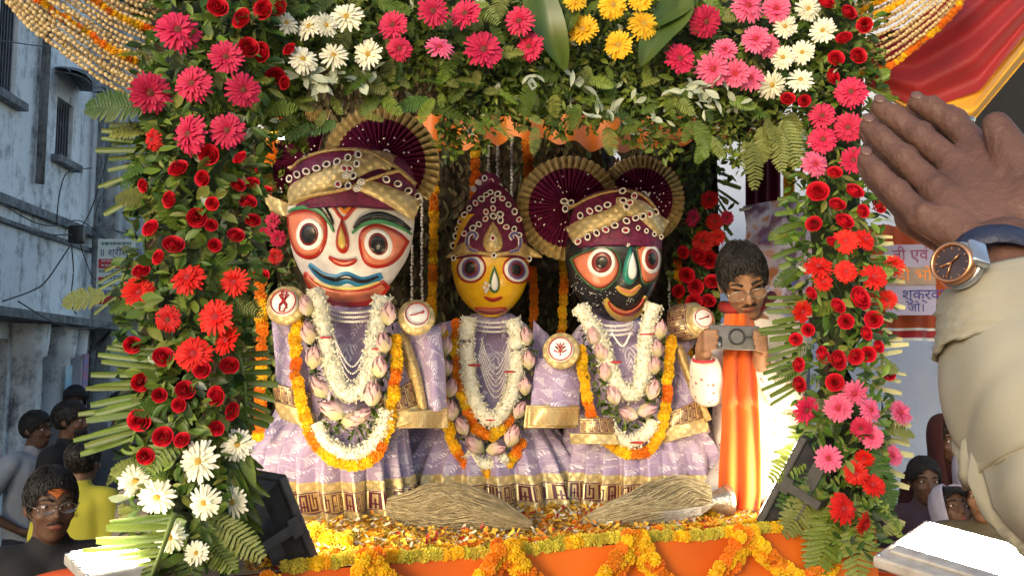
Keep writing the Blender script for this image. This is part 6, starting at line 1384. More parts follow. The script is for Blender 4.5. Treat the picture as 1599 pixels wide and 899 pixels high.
def person(label, px, py, Y, yaw, head_yaw=None, sk=SK2, shirt=None, trousers=None, hgt=None, hair='short', arms='down', group=None, scarf=None, cap=None, pitch=0, **fb):
    """standing figure whose head centre is at the photo point"""
    hc_ = P(px, py, Y); H = hc_.z+.12; k = H/1.72; base = Vector((hc_.x, hc_.y, 0)); Rz = Matrix.Rotation(yaw, 3, 'Z')
    t = thing('person', label, 'person', base, group); W = lambda p: base+Rz @ (Vector(p)*k)
    Mh = Matrix.Translation(hc_) @ Matrix.Rotation(yaw if head_yaw is None else head_yaw, 4, 'Z') @ Matrix.Rotation(pitch, 4, 'X')
    pr = head_prims(Mh, k if k > .85 else .9); pr.append(capsule(W((0, .03, 1.36)), .075*k, W((0, .025, 1.50)), .055*k))
    pr += [capsule(W((0, .03, 1.0)), .095*k, W((0, .04, 1.33)), .095*k), capsule(W((-.14, .03, 1.36)), .06*k, W((.14, .03, 1.36)), .06*k)]
    sh = [capsule(W((-.07, .02, .92)), .125*k, W((-.07, .03, 1.34)), .12*k), capsule(W((.07, .02, .92)), .125*k, W((.07, .03, 1.34)), .12*k), capsule(W((-.15, .03, 1.405)), .066*k, W((.15, .03, 1.405)), .066*k), capsule(W((0, .03, 1.42)), .075*k, W((0, .025, 1.465)), .068*k)]
    for sx in (-1, 1):
        S_ = (sx*.185, .03, 1.39); E = (sx*.24, .05, 1.08); Wr = (sx*.24, -.06, .84); 
        if arms == 'hip': E = (sx*.36, .10, 1.12); Wr = (sx*.20, -.06, .98)
        if arms == 'fold': E = (sx*.24, -.02, 1.10); Wr = (sx*-.03, -.19, 1.16+.03*sx)
        pr += [capsule(W(S_), .052*k, W(E), .042*k), capsule(W(E), .041*k, W(Wr), .028*k)]; dd = W(Wr)-W(E)
        pr += hand_prims(W(Wr), dd, Rz @ Vector((0, -1, .2)), Rz @ Vector((-sx, 0, 0)), k); mid = Vector(S_).lerp(Vector(E), .72); sh.append(capsule(W(S_), .072*k, W(mid), .068*k))
        pr += [capsule(W((sx*.09, .02, .92)), .09*k, W((sx*.10, 0, .50)), .058*k), capsule(W((sx*.10, 0, .50)), .056*k, W((sx*.10, .03, .10)), .038*k), capsule(W((sx*.10, .05, .045)), .040*k, W((sx*.11, -.13, .035)), .034*k)]
    obj('body', fuse(pr, .011*k, 3, 'body', sk), t)
    obj('shirt', fuse(sh, .013, 3, 'shirt', shirt), t)
    if trousers:
        tr = [capsule(W((-.06, .02, .93)), .115*k, W((.06, .02, .93)), .115*k)]
        for sx in (-1, 1): tr += [capsule(W((sx*.09, .02, .90)), .105*k, W((sx*.10, 0, .50)), .080*k), capsule(W((sx*.10, 0, .50)), .078*k, W((sx*.10, .03, .12)), .065*k)]
        obj('trousers', fuse(tr, .014, 3, 'trousers', trousers), t)
    face_bits(t, Mh, (k if k > .85 else .9), hair, **fb)
    if scarf:     # shawl over the head falling on the shoulders
        s = k if k > .85 else .9; V = []
        prof = [(.0, .145, .0), (.35, .142, .06), (.7, .125, .092), (1.0, .095, .112), (1.3, .05, .122), (1.6, 0, .124), (1.75, -.05, .120), (1.85, -.10, .118), (1.9, -.16, .14), (1.92, -.23, .185), (1.95, -.32, .225)]
        for _, z, r_ in prof:
            for j in range(25):
                a = R(-52+284*j/24) if z > -.12 else R(-62+304*j/24); q = 1+.03*math.sin(j*2.1+z*20); V.append(tuple(Mh @ (Vector((r_*.80*q*math.cos(a), .02+r_*.95*q*math.sin(a), z))*s)))
        o = obj('head_shawl', mesh_from('head_shawl', V, grid_faces(25, len(prof)), scarf), t); md = o.modifiers.new('t', 'SOLIDIFY'); md.thickness = .012; sm = o.modifiers.new('s', 'SUBSURF'); sm.levels = sm.render_levels = 1
    if cap:
        b = MB(); s = k; b.add(*sphere(Mh @ Vector((0, .012, .075)), (.088*s, .108*s, .06*s), 20, 10, Mh.to_3x3())); b.add(*sphere(Mh @ Vector((0, -.10, .062)), (.07*s, .06*s, .008*s), 16, 6, Mh.to_3x3())); b.build('cap', cap, t)
    return t, W, Mh, k
def cloth_m(name, c): return mat(name, c, .85, tuple(x*.75 for x in c), 6, 4, bump=.5, bscale=14)
C_WT = cloth_m('tee_grey', (.34, .36, .40)); C_BK = cloth_m('shirt_black', (.014, .014, .017)); C_YL = cloth_m('tee_yellow', (.34, .33, .03)); C_GR = cloth_m('shirt_grey', (.11, .115, .13)); C_TR = cloth_m('trousers_dark', (.03, .032, .045)); C_MR = cloth_m('shawl_maroon', (.05, .010, .010)); C_DB = cloth_m('sari_dark', (.06, .035, .05)); C_LV = cloth_m('scarf_lilac', (.42, .40, .52)); C_OL = cloth_m('sari_olive', (.12, .10, .06))
person('man in pale grey t-shirt with hand on hip standing by the street house', 58, 672, 6.1, R(75), shirt=C_WT, trousers=C_TR, arms='hip')
person('bearded man in black shirt seen in profile in the street', 112, 658, 6.0, R(88), shirt=C_BK, trousers=C_TR, beard=True)
person('man in dark cap and grey shirt behind the bearded man', 117, 628, 7.6, R(30), shirt=C_GR, trousers=C_TR, cap=C_BK, moustache=True)
t, W, Mh, k = person('youth in yellow t-shirt with red lettering seen from behind', 131, 722, 4.9, R(172), shirt=C_YL, trousers=C_TR)
Bt = Matrix.Translation(W((0, .172, 1.24))) @ Matrix.Rotation(R(-8), 4, 'Z'); M_TXR = mat('tee_print_red', (.45, .03, .02), .8)
for s_, x, z, sz in (('K', -.062, .130, .048), ('DING', -.066, .078, .050)): text_obj(s_, sz, M_TXR, Bt @ Matrix.Translation((x, -.012, z)) @ Matrix.Rotation(R(84), 4, 'X'), t, thick=.012)
t, W, Mh, k = person('dark shirted man with orange forehead paste standing near the orange chairs', 80, 790, 3.05, R(25), R(38), shirt=C_BK, trousers=C_TR, moustache=True, beard=False)
V, Fs, U = grid(lambda u, v: Mh @ (Vector(((u-.5)*.085*math.sin(math.pi*(.12+.76*v)), -.0895+.018*(2*u-1)**2+.010*v, .042+.032*v+.006*math.sin(u*9)))*k), 11, 5); o = obj('forehead_paste', mesh_from('paste', V, Fs, mat('tilak_orange', (.50, .13, .02), .8, (.30, .09, .03), 90)), t); md = o.modifiers.new('t', 'SOLIDIFY'); md.thickness = .004; md.offset = 0
M_WIRE = mat('glasses_metal', (.35, .33, .3), .3, metal=.8); M_LENS = mat('lens', (.25, .25, .28), .08, spec=.8)
def glasses(name, label, M, s, z=.008, y=-.101):
    t = thing(name, label, 'glasses', M @ (Vector((0, y, z))*s)); T = lambda p: M @ (Vector(p)*s)
    for sx in (-1, 1):
        ring = [T((sx*.034+.026*math.cos(a), y+.004*abs(math.cos(a)), z-.004+.017*math.sin(a))) for a in np.linspace(0, 6.2832, 25)]
        b = MB(); b.add(*tube(ring, .0014*s, 5)); r_ = b.build('rim', M_WIRE, t); b = MB(); b.add([tuple(p) for p in ring[:-1]], [tuple(range(24))]); 
        m2 = MATS.get('clear_lens')
        if not m2:
            m2, N, K, bs = nt('clear_lens'); tr = N.new('ShaderNodeBsdfTransparent'); gl = N.new('ShaderNodeBsdfGlossy'); gl.inputs[1].default_value = .05; mx = N.new('ShaderNodeMixShader'); mx.inputs[0].default_value = .12; K.new(tr.outputs[0], mx.inputs[1]); K.new(gl.outputs[0], mx.inputs[2]); K.new(mx.outputs[0], N['Material Output'].inputs[0]); MATS['clear_lens'] = m2
        b.build('lens', m2, r_, smooth=False); b = MB(); b.add(*tube([T((sx*.060, y+.004, z)), T((sx*.075, y+.03, z+.004)), T((sx*.080, .012, z+.012))], .0016*s, 5)); b.build('temple', M_WIRE, t)
    b = MB(); b.add(*tube([T((-.009, y, z)), T((0, y-.004, z+.004)), T((.009, y, z))], .0014*s, 5)); b.build('bridge', M_WIRE, t)
glasses('glasses', 'thin glasses worn by the man with orange forehead paste', Mh, k)
person('dim man in dark grey shirt standing behind the palm leaves in the street', 186, 640, 7.0, R(-150), shirt=C_GR, trousers=C_TR)
person('woman in dark maroon shawl standing against the pale blue wall', 1484, 690, 4.9, R(-4), shirt=C_MR, trousers=C_DB, scarf=C_MR, hair='long')
person('woman with uncovered dark hair standing between the chairs and the lilac headscarf', 1444, 752, 4.5, R(-8), shirt=C_DB, trousers=C_DB, hair='long')
person('woman in pale lilac headscarf looking down among the crowd', 1490, 800, 4.1, R(-5), shirt=C_OL, trousers=C_DB, scarf=C_LV, hair='long', pitch=R(-28))
person('woman with brown face beside the lilac headscarf, partly behind the sleeve', 1536, 775, 3.9, R(-35), sk=SK1, shirt=C_OL, trousers=C_DB, hair='long')
person('woman in thin white headscarf behind the brown-faced woman', 1522, 742, 4.7, R(-12), shirt=C_DB, trousers=C_DB, scarf=C_LV, hair='long')
# ------------------------------------------------------------------ kneeling man filming with a phone
J = {k_: P(*v) for k_, v in dict(neck=(1172, 488, 3.07), chest=(1184, 545, 3.12), belly=(1182, 630, 3.18), pel=(1182, 720, 3.25), sL=(1122, 540, 3.10), sR=(1232, 530, 3.12), eL=(1106, 606, 2.96), wL=(1098, 556, 2.86), eR=(1226, 618, 2.98), wR=(1188, 566, 2.87), kL=(1140, 782, 3.02), kR=(1236, 778, 3.04)).items()}
mn = thing('person', 'kneeling man in printed white kurta and glasses filming with a phone', 'person', (J['pel'].x, J['pel'].y, DECK))
Mh = Matrix.Translation(P(1161, 440, 2.98)) @ Matrix.Rotation(R(-10), 4, 'Z') @ Matrix.Rotation(R(-9), 4, 'Y') @ Matrix.Rotation(R(31), 4, 'X'); hs = .99
pr = head_prims(Mh, hs)+[capsule(Mh @ Vector((0, .03, -.10)), .054, J['neck']+Vector((0, .02, -.03)), .06), capsule(J['neck']+Vector((0, 0, -.06)), .09, J['chest'], .13), capsule(J['chest'], .13, J['pel'], .14), capsule(J['sL'], .055, J['sR'], .055)]
for a, c, d in (('sL', 'eL', 'wL'), ('sR', 'eR', 'wR')): pr += [capsule(J[a], .052, J[c], .042), capsule(J[c], .041, J[d], .027)]
for a in ('kL', 'kR'):
    f = J[a]+Vector((0, .42, 0)); f.z = DECK+.05; kk = J[a].copy(); kk.z = DECK+.07; pr += [capsule(J['pel'], .10, kk, .06), capsule(kk, .058, f, .042), capsule(f, .04, f+Vector((0, .14, -.005)), .03)]
PH = P(1147, 527, 2.80); pw, ph = .160, .078; Rp = Matrix.Rotation(R(2), 3, 'Y') @ Matrix.Rotation(R(-6), 3, 'X'); Tp = lambda x, y, z: PH+Rp @ Vector((x, y, z))
for w_, side in ((J['wL'], -1), (J['wR'], 1)):
    e = Tp(side*(pw/2), .02, -.012); palm_c = Tp(side*(pw/2+.012), .035, -.030)
    pr += [capsule(w_, .027, palm_c, .026), capsule(palm_c, .025, Tp(side*(pw/2+.012), .028, .004), .018)]
    for q in range(4):      # fingers wrap from the outside round the phone's back edge
        z = .014-.018*q; l = (.055, .058, .052, .042)[q]
        a = Tp(side*(pw/2+.016), .020, z-.006); b_ = Tp(side*(pw/2+.014), -.012, z); c = Tp(side*(pw/2-l*.38), -.0155, z+.003); pr += [capsule(palm_c, .014, a, .010), capsule(a, .0098, b_, .0092), capsule(b_, .0090, c, .0078)]
    th0, th1 = Tp(side*(pw/2+.004), .02, .02), Tp(side*(pw/2-.03), .016, .034); pr += [capsule(palm_c, .016, th0, .0115), capsule(th0, .011, th1, .0085)]
obj('body', fuse(pr, .0058, 3, 'body', SK1), mn)
face_bits(mn, Mh, hs, 'short', moustache=True, down=True)
M_KUR = None
def kurta():
    m, N, K, b = nt('kurta_print'); tc = N.new('ShaderNodeTexCoord'); vo = N.new('ShaderNodeTexVoronoi'); vo.inputs['Scale'].default_value = 34; K.new(tc.outputs['Object'], vo.inputs[0]); nz = N.new('ShaderNodeTexNoise'); nz.inputs['Scale'].default_value = 45; K.new(tc.outputs['Object'], nz.inputs[0])
    f = mth(N, K, 'LESS_THAN', mth(N, K, 'ADD', vo.outputs['Distance'], mth(N, K, 'MULTIPLY', nz.outputs[0], .5)), .45); K.new(mixc(N, K, f, (.72, .66, .58), (.42, .20, .18)), b.inputs['Base Color']); b.inputs['Roughness'].default_value = .85; return m
ku = [capsule(J['neck']+Vector((0, .01, -.02)), .082, J['neck']+Vector((0, .0, -.10)), .125), capsule(J['sL']+Vector((.02, -.03, -.01)), .085, J['sR']+Vector((-.02, -.03, -.01)), .085), capsule(J['neck']+Vector((0, .02, -.075)), .095, J['chest'], .155), capsule(J['chest'], .15, J['belly'], .155), capsule(J['belly'], .155, J['pel'], .17), capsule(J['sL'], .075, J['sR'], .075)]
for a, c, d in (('sL', 'eL', 'wL'), ('sR', 'eR', 'wR')): ku += [capsule(J[a], .076, J[c], .064), capsule(J[c], .064, J[c].lerp(J[d], .72), .050)]
for a in ('kL', 'kR'): kk = J[a].copy(); kk.z = DECK+.085; ku += [capsule(J['pel'], .13, kk, .082), capsule(kk, .080, kk+Vector((0, .25, -.01)), .07)]
ko = obj('kurta', fuse(ku, .011, 3, 'kurta', kurta()), mn)
def sc_fn(cols, off):
    def fn(u, v):
        (x, y, w_) = pl(cols, v); return P(x+(u-.5)*w_, y, lerp(2.955, 2.93, v)+off+.020*math.sin(u*15+v*2+math.sin(v*5))*(.25+v)+(.05*(2*u-1)**2 if v < .3 else .0)-(.05 if .15 < v < .5 else .02))
    return fn
cols = [(1152, 490, 36), (1154, 505, 44), (1156, 540, 50), (1156, 600, 54), (1157, 660, 60), (1156, 720, 66), (1155, 770, 68), (1154, 796, 64)]
V, Fs, U = grid(sc_fn(cols, 0), 24, 50); M_SCARF = mat('scarf_orange', (.72, .13, .006), .8, (.55, .08, .004), 9, stretch=(1, 1, .15), bump=.2, sheen=.2)
so_ = obj('scarf', mesh_from('scarf', V, Fs, M_SCARF), mn); md = so_.modifiers.new('t', 'SOLIDIFY'); md.thickness = .006
for dx in (-3, 26):
    q = [(x+dx*w_/66, y, 3.2) for x, y, w_ in cols]; f0 = sc_fn(cols, -.006); V, Fs, U = grid(lambda u, v: f0(.5+dx/66+(u-.5)*.07, v), 3, 50); obj('scarf_border', mesh_from('scarf_border', V, Fs, mat('scarf_line', (.40, .09, .015), .6)), so_)
V, Fs = tube([P(1128, 478, 3.06), P(1150, 484, 2.99), P(1180, 482, 2.995), P(1206, 462, 3.06)], [.02, .022, .022, .02], 8); obj('collar', mesh_from('collar', V, Fs, mat('collar_red', (.30, .02, .02), .7)), mn)
for w_ in (J['wL'],):
    V, Fs = tube([w_+Vector((.032*math.cos(a), .030*math.sin(a), .006*math.sin(a)-.012)) for a in np.linspace(0, 6.2832, 20)], .005, 6); obj('wrist_thread', mesh_from('thread', V, Fs, M_INKR), mn)
glasses('glasses', 'thin metal glasses on the kneeling man filming with the phone', Mh, hs, .004, -.103)
tp = thing('phone', 'grey phone with a ring and bar mark held sideways by the kneeling man', 'phone', PH); Mp = Matrix.Translation(PH) @ Rp.to_4x4()
b = MB(); b.add(*bevel_box((0, 0, 0), (pw, .009, ph), .004)); obj('case', b.mesh('case', mat('phone_case', (.14, .13, .125), .4, (.10, .095, .09), 30)), tp, Mp)
b = MB(); b.add(*tube([(.006+.024*math.cos(a), -.006, .002+.024*math.sin(a)) for a in np.linspace(0, 6.2832, 33)], .0036, 6)); obj('ring_mark', b.mesh('ring', M_BLACK), tp, Mp)
b = MB(); b.add(*bevel_box((.044, -.006, .002), (.026, .004, .007), .0015)); obj('bar_mark', b.mesh('bar', M_BLACK), tp, Mp)
b = MB(); b.add(*bevel_box((-.058, -.0065, -.016), (.034, .006, .034), .004)); cm = obj('camera_block', b.mesh('camera_block', M_BLACK), tp, Mp)
for x, z in ((-.065, -.009), (-.051, -.023)): b = MB(); b.add(*sphere((x, -.0098, z), (.0065, .0025, .0065), 12, 6)); obj('camera_lens', b.mesh('lens', M_LENS), cm, Mp)
# ------------------------------------------------------------------ devotee at the right with raised joined hands
dv = thing('person', 'devotee in cream kurta raising joined hands towards the idols', 'person', (.74, .34, 0))
Q = lambda x, y, Y: P(x, y, Y)
def chain_prims(pts, rs, n=10):
    return [capsule(a, ra, c, rc, n) for a, c, ra, rc in zip(pts, pts[1:], rs, rs[1:])]
px_ = .70/FPX; pr = []
WR = Q(1572, 402, .62); KN = [Q(1440, 338, .665), Q(1462, 296, .685), Q(1492, 258, .70), Q(1532, 236, .70)]
FING = [([(1440, 338, .665), (1400, 300, .685), (1370, 270, .70), (1352, 248, .71)], (25, 22, 20, 17)), ([(1462, 296, .685), (1412, 248, .71), (1378, 217, .725), (1356, 197, .735)], (27, 24, 22, 18)),
        ([(1492, 258, .70), (1436, 212, .725), (1398, 184, .74), (1374, 167, .75)], (28, 25, 23, 19)), ([(1532, 236, .70), (1488, 192, .725), (1456, 171, .735), (1432, 161, .745)], (28, 26, 23, 19))]
for pts, rs in FING:
    pp = [Q(*p) for p in pts]; rr_ = [r*px_*.86 for r in rs]; pr += chain_prims(pp, rr_); pr += [sphere(pp[1]+Vector((0, -.0015, 0)), rr_[1]*1.13, 10, 8), sphere(pp[2], rr_[2]*1.07, 10, 8)]
    fd = (pp[2]-pp[0]).normalized(); cx_ = fd.cross(Vector((0, -1, .2))).normalized(); dn = cx_.cross(fd).normalized(); dn = dn if dn.y < 0 else -dn
    for jn, jr in ((1, rr_[1]), (2, rr_[2])):     # knuckle folds across the back of the joint
        for q in (-.0052, -.0015, .0022, .0058): pr.append(capsule(pp[jn]+fd*q+dn*jr*.98-cx_*jr*.42, .0011, pp[jn]+fd*q+dn*jr*.98+cx_*jr*.42, .0011, 6))
for kq, (k_, r_) in enumerate(zip(KN, (25, 27, 29, 29))): pr.append(capsule(k_, r_*px_, WR.lerp(k_, .12), 34*px_)); pr.append(sphere(k_+Vector((-.002, -.0075, .002)), 17*px_, 10, 8))
pr += [capsule(Q(1505, 318, .690), 54*px_, Q(1552, 375, .65), 50*px_)]
pr += chain_prims([Q(1592, 345, .645), Q(1600, 296, .655), Q(1578, 240, .665), Q(1556, 196, .672)], [44*px_, 38*px_, 31*px_, 22*px_]); pr.append(capsule(Q(1570, 340, .66), 46*px_, Q(1596, 305, .665), 36*px_))
for k in range(4): pr.append(capsule(WR.lerp(KN[k], .30)+Vector((0, -.0185, 0)), 5*px_, KN[k]+Vector((.0, -.014, 0)), 7*px_, 6))     # tendons
for va, vb, vc in (((1470, 320), (1505, 330), (1545, 372)), ((1478, 345), (1510, 362), (1540, 395))): pr += chain_prims([Q(*va, .648), Q(*vb, .642), Q(*vc, .606)], [.0022, .0026, .0024], 6)   # veins
EL = Vector((.53, .50, 1.80)); pr += [capsule(WR, 58*px_, Q(1620, 560, .58), .040), capsule(Q(1620, 560, .58), .040, EL, .046)]
# the other hand, pressed against the first, a little behind
off = Vector((.012, .040, .006))
for pts, rs in FING:
    pp = [Q(*p)+off for p in pts]; pp[3] = pp[3]+Vector((.004, .002, .0)); pr += chain_prims(pp, [r*px_*.86 for r in rs])
for k_, r_ in zip(KN, (30, 33, 35, 35)): pr.append(capsule(k_+off, r_*px_, WR+off+Vector((.01, .01, 0)), 40*px_))
pr += chain_prims([Q(1500, 250, .74), Q(1497, 205, .765), Q(1482, 178, .775)], [24*px_, 22*px_, 18*px_])
EL2 = Vector((.86, .62, 1.78)); pr += [capsule(WR+off+Vector((.01, .01, 0)), 54*px_, EL2, .045)]
SH1, SH2 = Vector((.56, .40, 1.50)), Vector((.90, .36, 1.50)); pr += [capsule(EL, .047, SH1, .056), capsule(EL2, .046, SH2, .056)]
Mdv = Matrix.Translation((.80, .30, 1.70)) @ Matrix.Rotation(R(172), 4, 'Z'); pr += head_prims(Mdv, 1.0); pr += [capsule((.79, .33, 1.60), .056, (.76, .36, 1.46), .07), capsule((.60, .38, 1.46), .06, (.90, .36, 1.46), .06), capsule((.74, .37, 1.36), .14, (.74, .36, .98), .13)]
for sx in (-1, 1): pr += [capsule((.74+sx*.09, .36, .95), .09, (.74+sx*.1, .37, .5), .058), capsule((.74+sx*.1, .37, .5), .056, (.74+sx*.1, .34, .1), .038), capsule((.74+sx*.1, .32, .045), .04, (.74+sx*.1, .48, .035), .034)]
obj('body', fuse(pr, .0024, 3, 'body', SK3, .45), dv); face_bits(dv, Mdv, 1.0, 'short', moustache=True)
M_KHAKI = mat('cream_kurta', (.36, .34, .27), .85, (.29, .27, .21), 5, 4, bump=.06, bscale=420)
CREASE = [(.22, .06, .4, .3), (.34, .28, 2.2, .7), (.42, .34, 3.0, .8), (.52, .30, 2.6, .9), (.60, .42, 3.4, .8), (.70, .26, 2.2, .9), (.78, .34, 3.0, .8), (.88, .22, .2, .7)]
def sleeve(cols, nm, nu=96, nv=150, wr=.0055, closed_=True):
    q = smooth_path(cols, nv); V = []
    for i in range(nv):
        c = Vector(q[i][:3]); r_ = q[i][3]; d = Vector(q[min(nv-1, i+1)][:3])-Vector(q[max(0, i-1)][:3]); x, y, _ = frame_at(d, Vector((0, 1, 0))); t_ = i/(nv-1)
        for j in range(nu):
            a = 2*math.pi*j/nu; k = r_*(1+.06*math.sin(2*a+2*t_)*t_)+wr*.35*math.sin(3*a+t_*5)*min(1, t_*4)
            for tc0, sl, aa0, am in CREASE:
                q_ = t_-tc0-sl*math.sin(a-aa0); k += wr*am*(.7*math.exp(-((q_-.035)/.022)**2)-math.exp(-(q_/.012)**2))
            se = (abs(math.cos(a))**3.2+abs(math.sin(a))**3.2)**(-1/3.2); se = 1+(se-1)*.75
            V.append(tuple(c+(x*math.cos(a)+y*math.sin(a))*k*se*.93))
    o = obj(nm, mesh_from(nm, V, grid_faces(nu, nv, True), M_KHAKI), dv); md = o.modifiers.new('t', 'SOLIDIFY'); md.thickness = .003; md.offset = 1; return o
def qc(x, y, Y, hw): p = Q(x, y, Y); return (p.x, p.y, p.z, L(hw, Y))
sleeve([qc(1556, 446, .60, 84), qc(1566, 470, .595, 90), qc(1584, 540, .585, 108), qc(1606, 620, .57, 122), qc(1648, 720, .555, 118), qc(1706, 800, .54, 116), (EL.x-.01, EL.y+.02, EL.z-.03, .066)], 'kurta_sleeve')
sleeve([qc(1556, 441, .60, 86), qc(1560, 452, .598, 91), qc(1572, 500, .59, 103), qc(1582, 536, .585, 113)], 'kurta_cuff', nv=24, wr=.002)
sleeve([(EL.x, EL.y+.02, EL.z-.0, .064), (.52, .47, 1.68, .075), (SH1.x, SH1.y, SH1.z, .085)], 'kurta_sleeve', nv=24, wr=.006)
p2 = WR+off; sleeve([(p2.x+.06, p2.y+.02, p2.z-.08, .05), (.70, .64, 1.95, .056), (EL2.x, EL2.y, EL2.z, .066), (SH2.x, SH2.y, SH2.z, .085)], 'kurta_sleeve', nv=40, wr=.006)
obj('kurta', fuse([capsule((.74-.06, .37, 1.40), .14, (.74-.06, .36, .70), .155), capsule((.74+.06, .37, 1.40), .14, (.74+.06, .36, .70), .155), capsule(SH1, .085, SH2, .085)], .013, 3, 'kurta', M_KHAKI), dv)
tr = [];
for sx in (-1, 1): tr += [capsule((.74+sx*.09, .36, .95), .11, (.74+sx*.1, .37, .5), .085), capsule((.74+sx*.1, .37, .5), .085, (.74+sx*.1, .34, .12), .07)]
obj('trousers', fuse(tr, .014, 3, 'trousers', C_WT), dv)
# nails
for pts, rs in FING:
    a, c = Q(*pts[2]), Q(*pts[3]); d = (c-a).normalized(); up = Vector((-.25, -1, .25)); M = Matrix.Translation(c+d*.003+Vector((-.1, -.85, .35)).normalized()*rs[3]*px_*.86) @ dir_matrix(Vector((0, 0, 0)), d, 1, up); b = MB(); b.add(*sphere((0, 0, 0), (.006, .0045, .0014), 12, 6)); obj('fingernail', b.mesh('nail', mat('nail', (.15, .085, .07), .35)), dv, M)
# ring and wrist watch
rg = [Q(1497, 196, .772)+Vector((24*px_*math.cos(a)*.8, 0, 0))*1.0+Vector((0, 24*px_*math.sin(a), .3*24*px_*math.cos(a))) for a in np.linspace(0, 6.2832, 25)]
V, Fs = tube(rg, .0035, 8); tag(obj('finger_ring', mesh_from('ring', V, Fs, mat('ring_metal', (.5, .45, .38), .25, metal=.9))), 'plain metal ring on a finger of the raised hands', 'ring')
wa = thing('wrist_watch', 'rose gold wrist watch with dark strap on the raised wrist', 'watch', Q(1484, 413, .56)); wc = Q(1560, 412, .605); ax = (Q(1548, 370, .63)-Q(1568, 452, .59)).normalized(); x, y, _ = frame_at(ax, Vector((0, 1, 0)))
rw = L(62, .6); V = []
for i in range(49):
    a = 2*math.pi*i/48; o_ = x*math.cos(a)*rw*1.06+y*math.sin(a)*rw*.92
    for s_, e_ in ((-1, 0), (-.9, .0022), (0, .003), (.9, .0022), (1, 0)): V.append(tuple(wc+o_*(1+e_/rw)+ax*s_*.0095))
obj('strap', mesh_from('strap', V, grid_faces(5, 49), mat('strap_navy', (.016, .022, .05), .5, (.03, .035, .07), 60, bump=.3)), wa)
cw = Q(1490, 412, .568); nw = Vector((-.78, -.60, .12)).normalized(); Mw = face_matrix(cw, nw, 1)
M_RG = mat('rose_gold', (.62, .30, .16), .28, (.5, .24, .12), 30, metal=.85); rd = .0132
def ringp(nm, prof, m, parent, n=36):
    V = [(r_*math.cos(a), r_*math.sin(a), z) for r_, z in prof for a in np.linspace(0, 2*math.pi, n, endpoint=False)]; return obj(nm, mesh_from(nm, V, grid_faces(n, len(prof), True), m), parent, Mw)
ringp('case', [(.0, -.004), (rd*.95, -.004), (rd*1.06, 0), (rd*1.06, .004), (rd*.95, .0058), (rd*.86, .0052), (rd*.84, .003)], M_RG, wa); dl = ringp('dial', [(rd*.86, .003), (.0001, .0031)], mat('dial_dark', (.03, .016, .014), .3, (.05, .03, .03), 60), wa)
for (x0, y0), (x1, y1) in (((0, 0), (.005, .005)), ((0, 0), (-.003, -.0095)), ((0, 0), (-.007, -.002))):
    b = MB(); b.add(*tube([(x0, y0, .0042), (x1, y1, .0042)], .0006, 5)); obj('watch_hand', b.mesh('hand', M_RG), dl, Mw)
for k in range(12): a = k*math.pi/6; b = MB(); b.add(*box((rd*.74*math.cos(a), rd*.74*math.sin(a), .0036), (.0015, .0005, .0006), Matrix.Rotation(a, 3, 'Z'))); obj('hour_mark', b.mesh('mark', M_RG, False), dl, Mw)
b = MB(); b.add(*bevel_box((0, 0, 0), (.012, .006, .022), .002, Matrix((x, y, ax)).transposed())); M_ST = mat('steel', (.6, .62, .66), .25, metal=.8); o = obj('buckle', b.mesh('buckle', M_ST), wa, Matrix.Translation(Q(1527, 396, .562)))
V, Fs = tube([Mw @ Vector((rd*.98*math.cos(a), rd*.98*math.sin(a), -.006)) for a in np.linspace(0, 6.2832, 30)], .003, 8); obj('case_back', mesh_from('case_back', V, Fs, M_ST), wa)
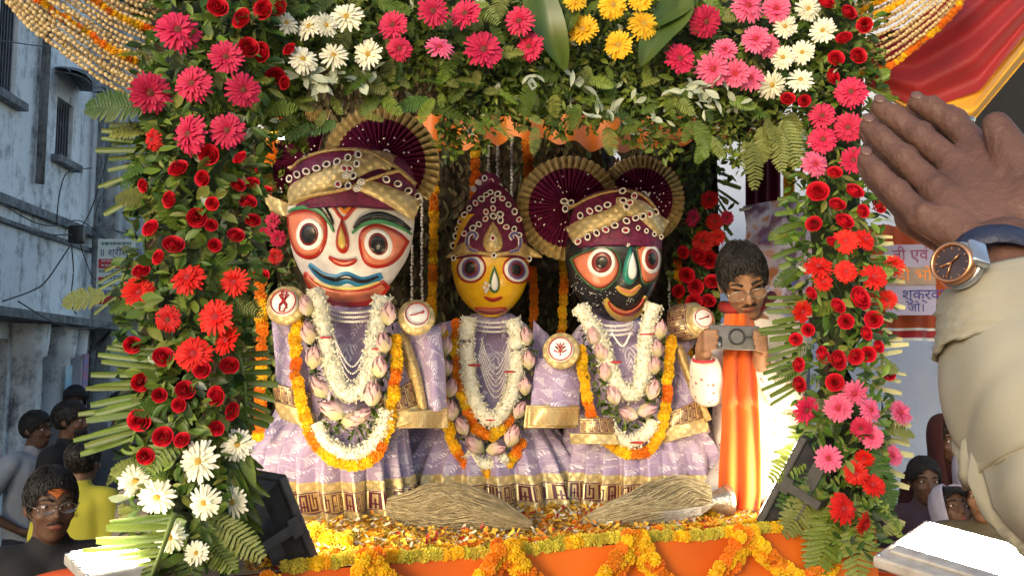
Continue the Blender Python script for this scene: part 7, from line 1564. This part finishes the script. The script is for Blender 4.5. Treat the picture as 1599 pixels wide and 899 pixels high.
# ------------------------------------------------------------------ orange plastic chairs in stacks
M_PLO = mat('orange_plastic', (.62, .09, .012), .35, (.52, .07, .01), 8, spec=.5)
def chair(loc, yaw, z0, label, group, ss=None):
    t = thing('plastic_chair', label, 'chair', Vector(loc)+Vector((0, 0, z0)), group); M4 = Matrix.Translation(Vector(loc)+Vector((0, 0, z0))) @ Matrix.Rotation(yaw, 4, 'Z')
    if ss: 
        for nm, me in ss: obj(nm, me, t, M4)
        return ss
    out = []
    V, Fs, U = grid(lambda u, v: ((u-.5)*.42*(1-.1*v), -.21+.42*v, .43+.012*math.cos(u*6.28)-.02*v), 10, 8); b = MB(); b.add(V, Fs); b.add([(x_, y_, z_-.015) for x_, y_, z_ in V], [f[::-1] for f in Fs]); out.append(('seat', b.mesh('seat', M_PLO)))
    b = MB(); arc = [(.20*math.cos(a), .22+.05*(z_-.43)/.4+.03*math.sin(a), z_) for a, z_ in [(math.pi, .43), (math.pi, .60), (math.pi*.9, .74), (math.pi*.7, .83), (math.pi/2, .86), (math.pi*.3, .83), (math.pi*.1, .74), (0, .60), (0, .43)]]
    b.add(*tube([Vector(p) for p in smooth_path(arc, 40)], .020, 8)); out.append(('back_frame', b.mesh('back_frame', M_PLO)))
    for k in (-2, -1, 0, 1, 2):
        b = MB(); V, Fs = tube([(k*.055, .215, .43), (k*.062, .245, .62), (k*.045, .272, .845-.012*abs(k)**1.5)], .013, 6); b.add(V, Fs); out.append(('back_slat', b.mesh('back_slat', M_PLO)))
    for sx in (-1, 1):
        b = MB(); b.add(*tube([Vector(p) for p in smooth_path([(sx*.20, .225, .66), (sx*.235, .08, .655), (sx*.245, -.12, .64), (sx*.225, -.20, .58), (sx*.205, -.20, .43)], 20)], .018, 8)); out.append(('armrest', b.mesh('armrest', M_PLO)))
        for sy in (-1, 1): b = MB(); b.add(*tube([(sx*.19, sy*.19, .42), (sx*.225, sy*.235, 0.0)], [.026, .018], 8)); out.append(('leg', b.mesh('leg', M_PLO)))
    for nm, me in out: obj(nm, me, t, M4)
    return out
ss = None
for (px, py, Y, yaw, lab, gr) in ((121, 850, 2.45, R(205), 'orange plastic chair stacked beside the dark shirted man', 'chairs stacked at the left of the float'), (1392, 790, 3.35, R(35), 'orange plastic chair stacked below the red flowers beside the crowd', 'chairs stacked at the right of the float')):
    p = P(px, py, Y); base = (p.x, p.y, 0)
    for k in range(8):
        zz = .0 if k == 0 else k*(p.z-.88)/7
        ss = chair(base, yaw, zz, ('topmost ' if k == 7 else 'lower ')+lab, gr, ss)
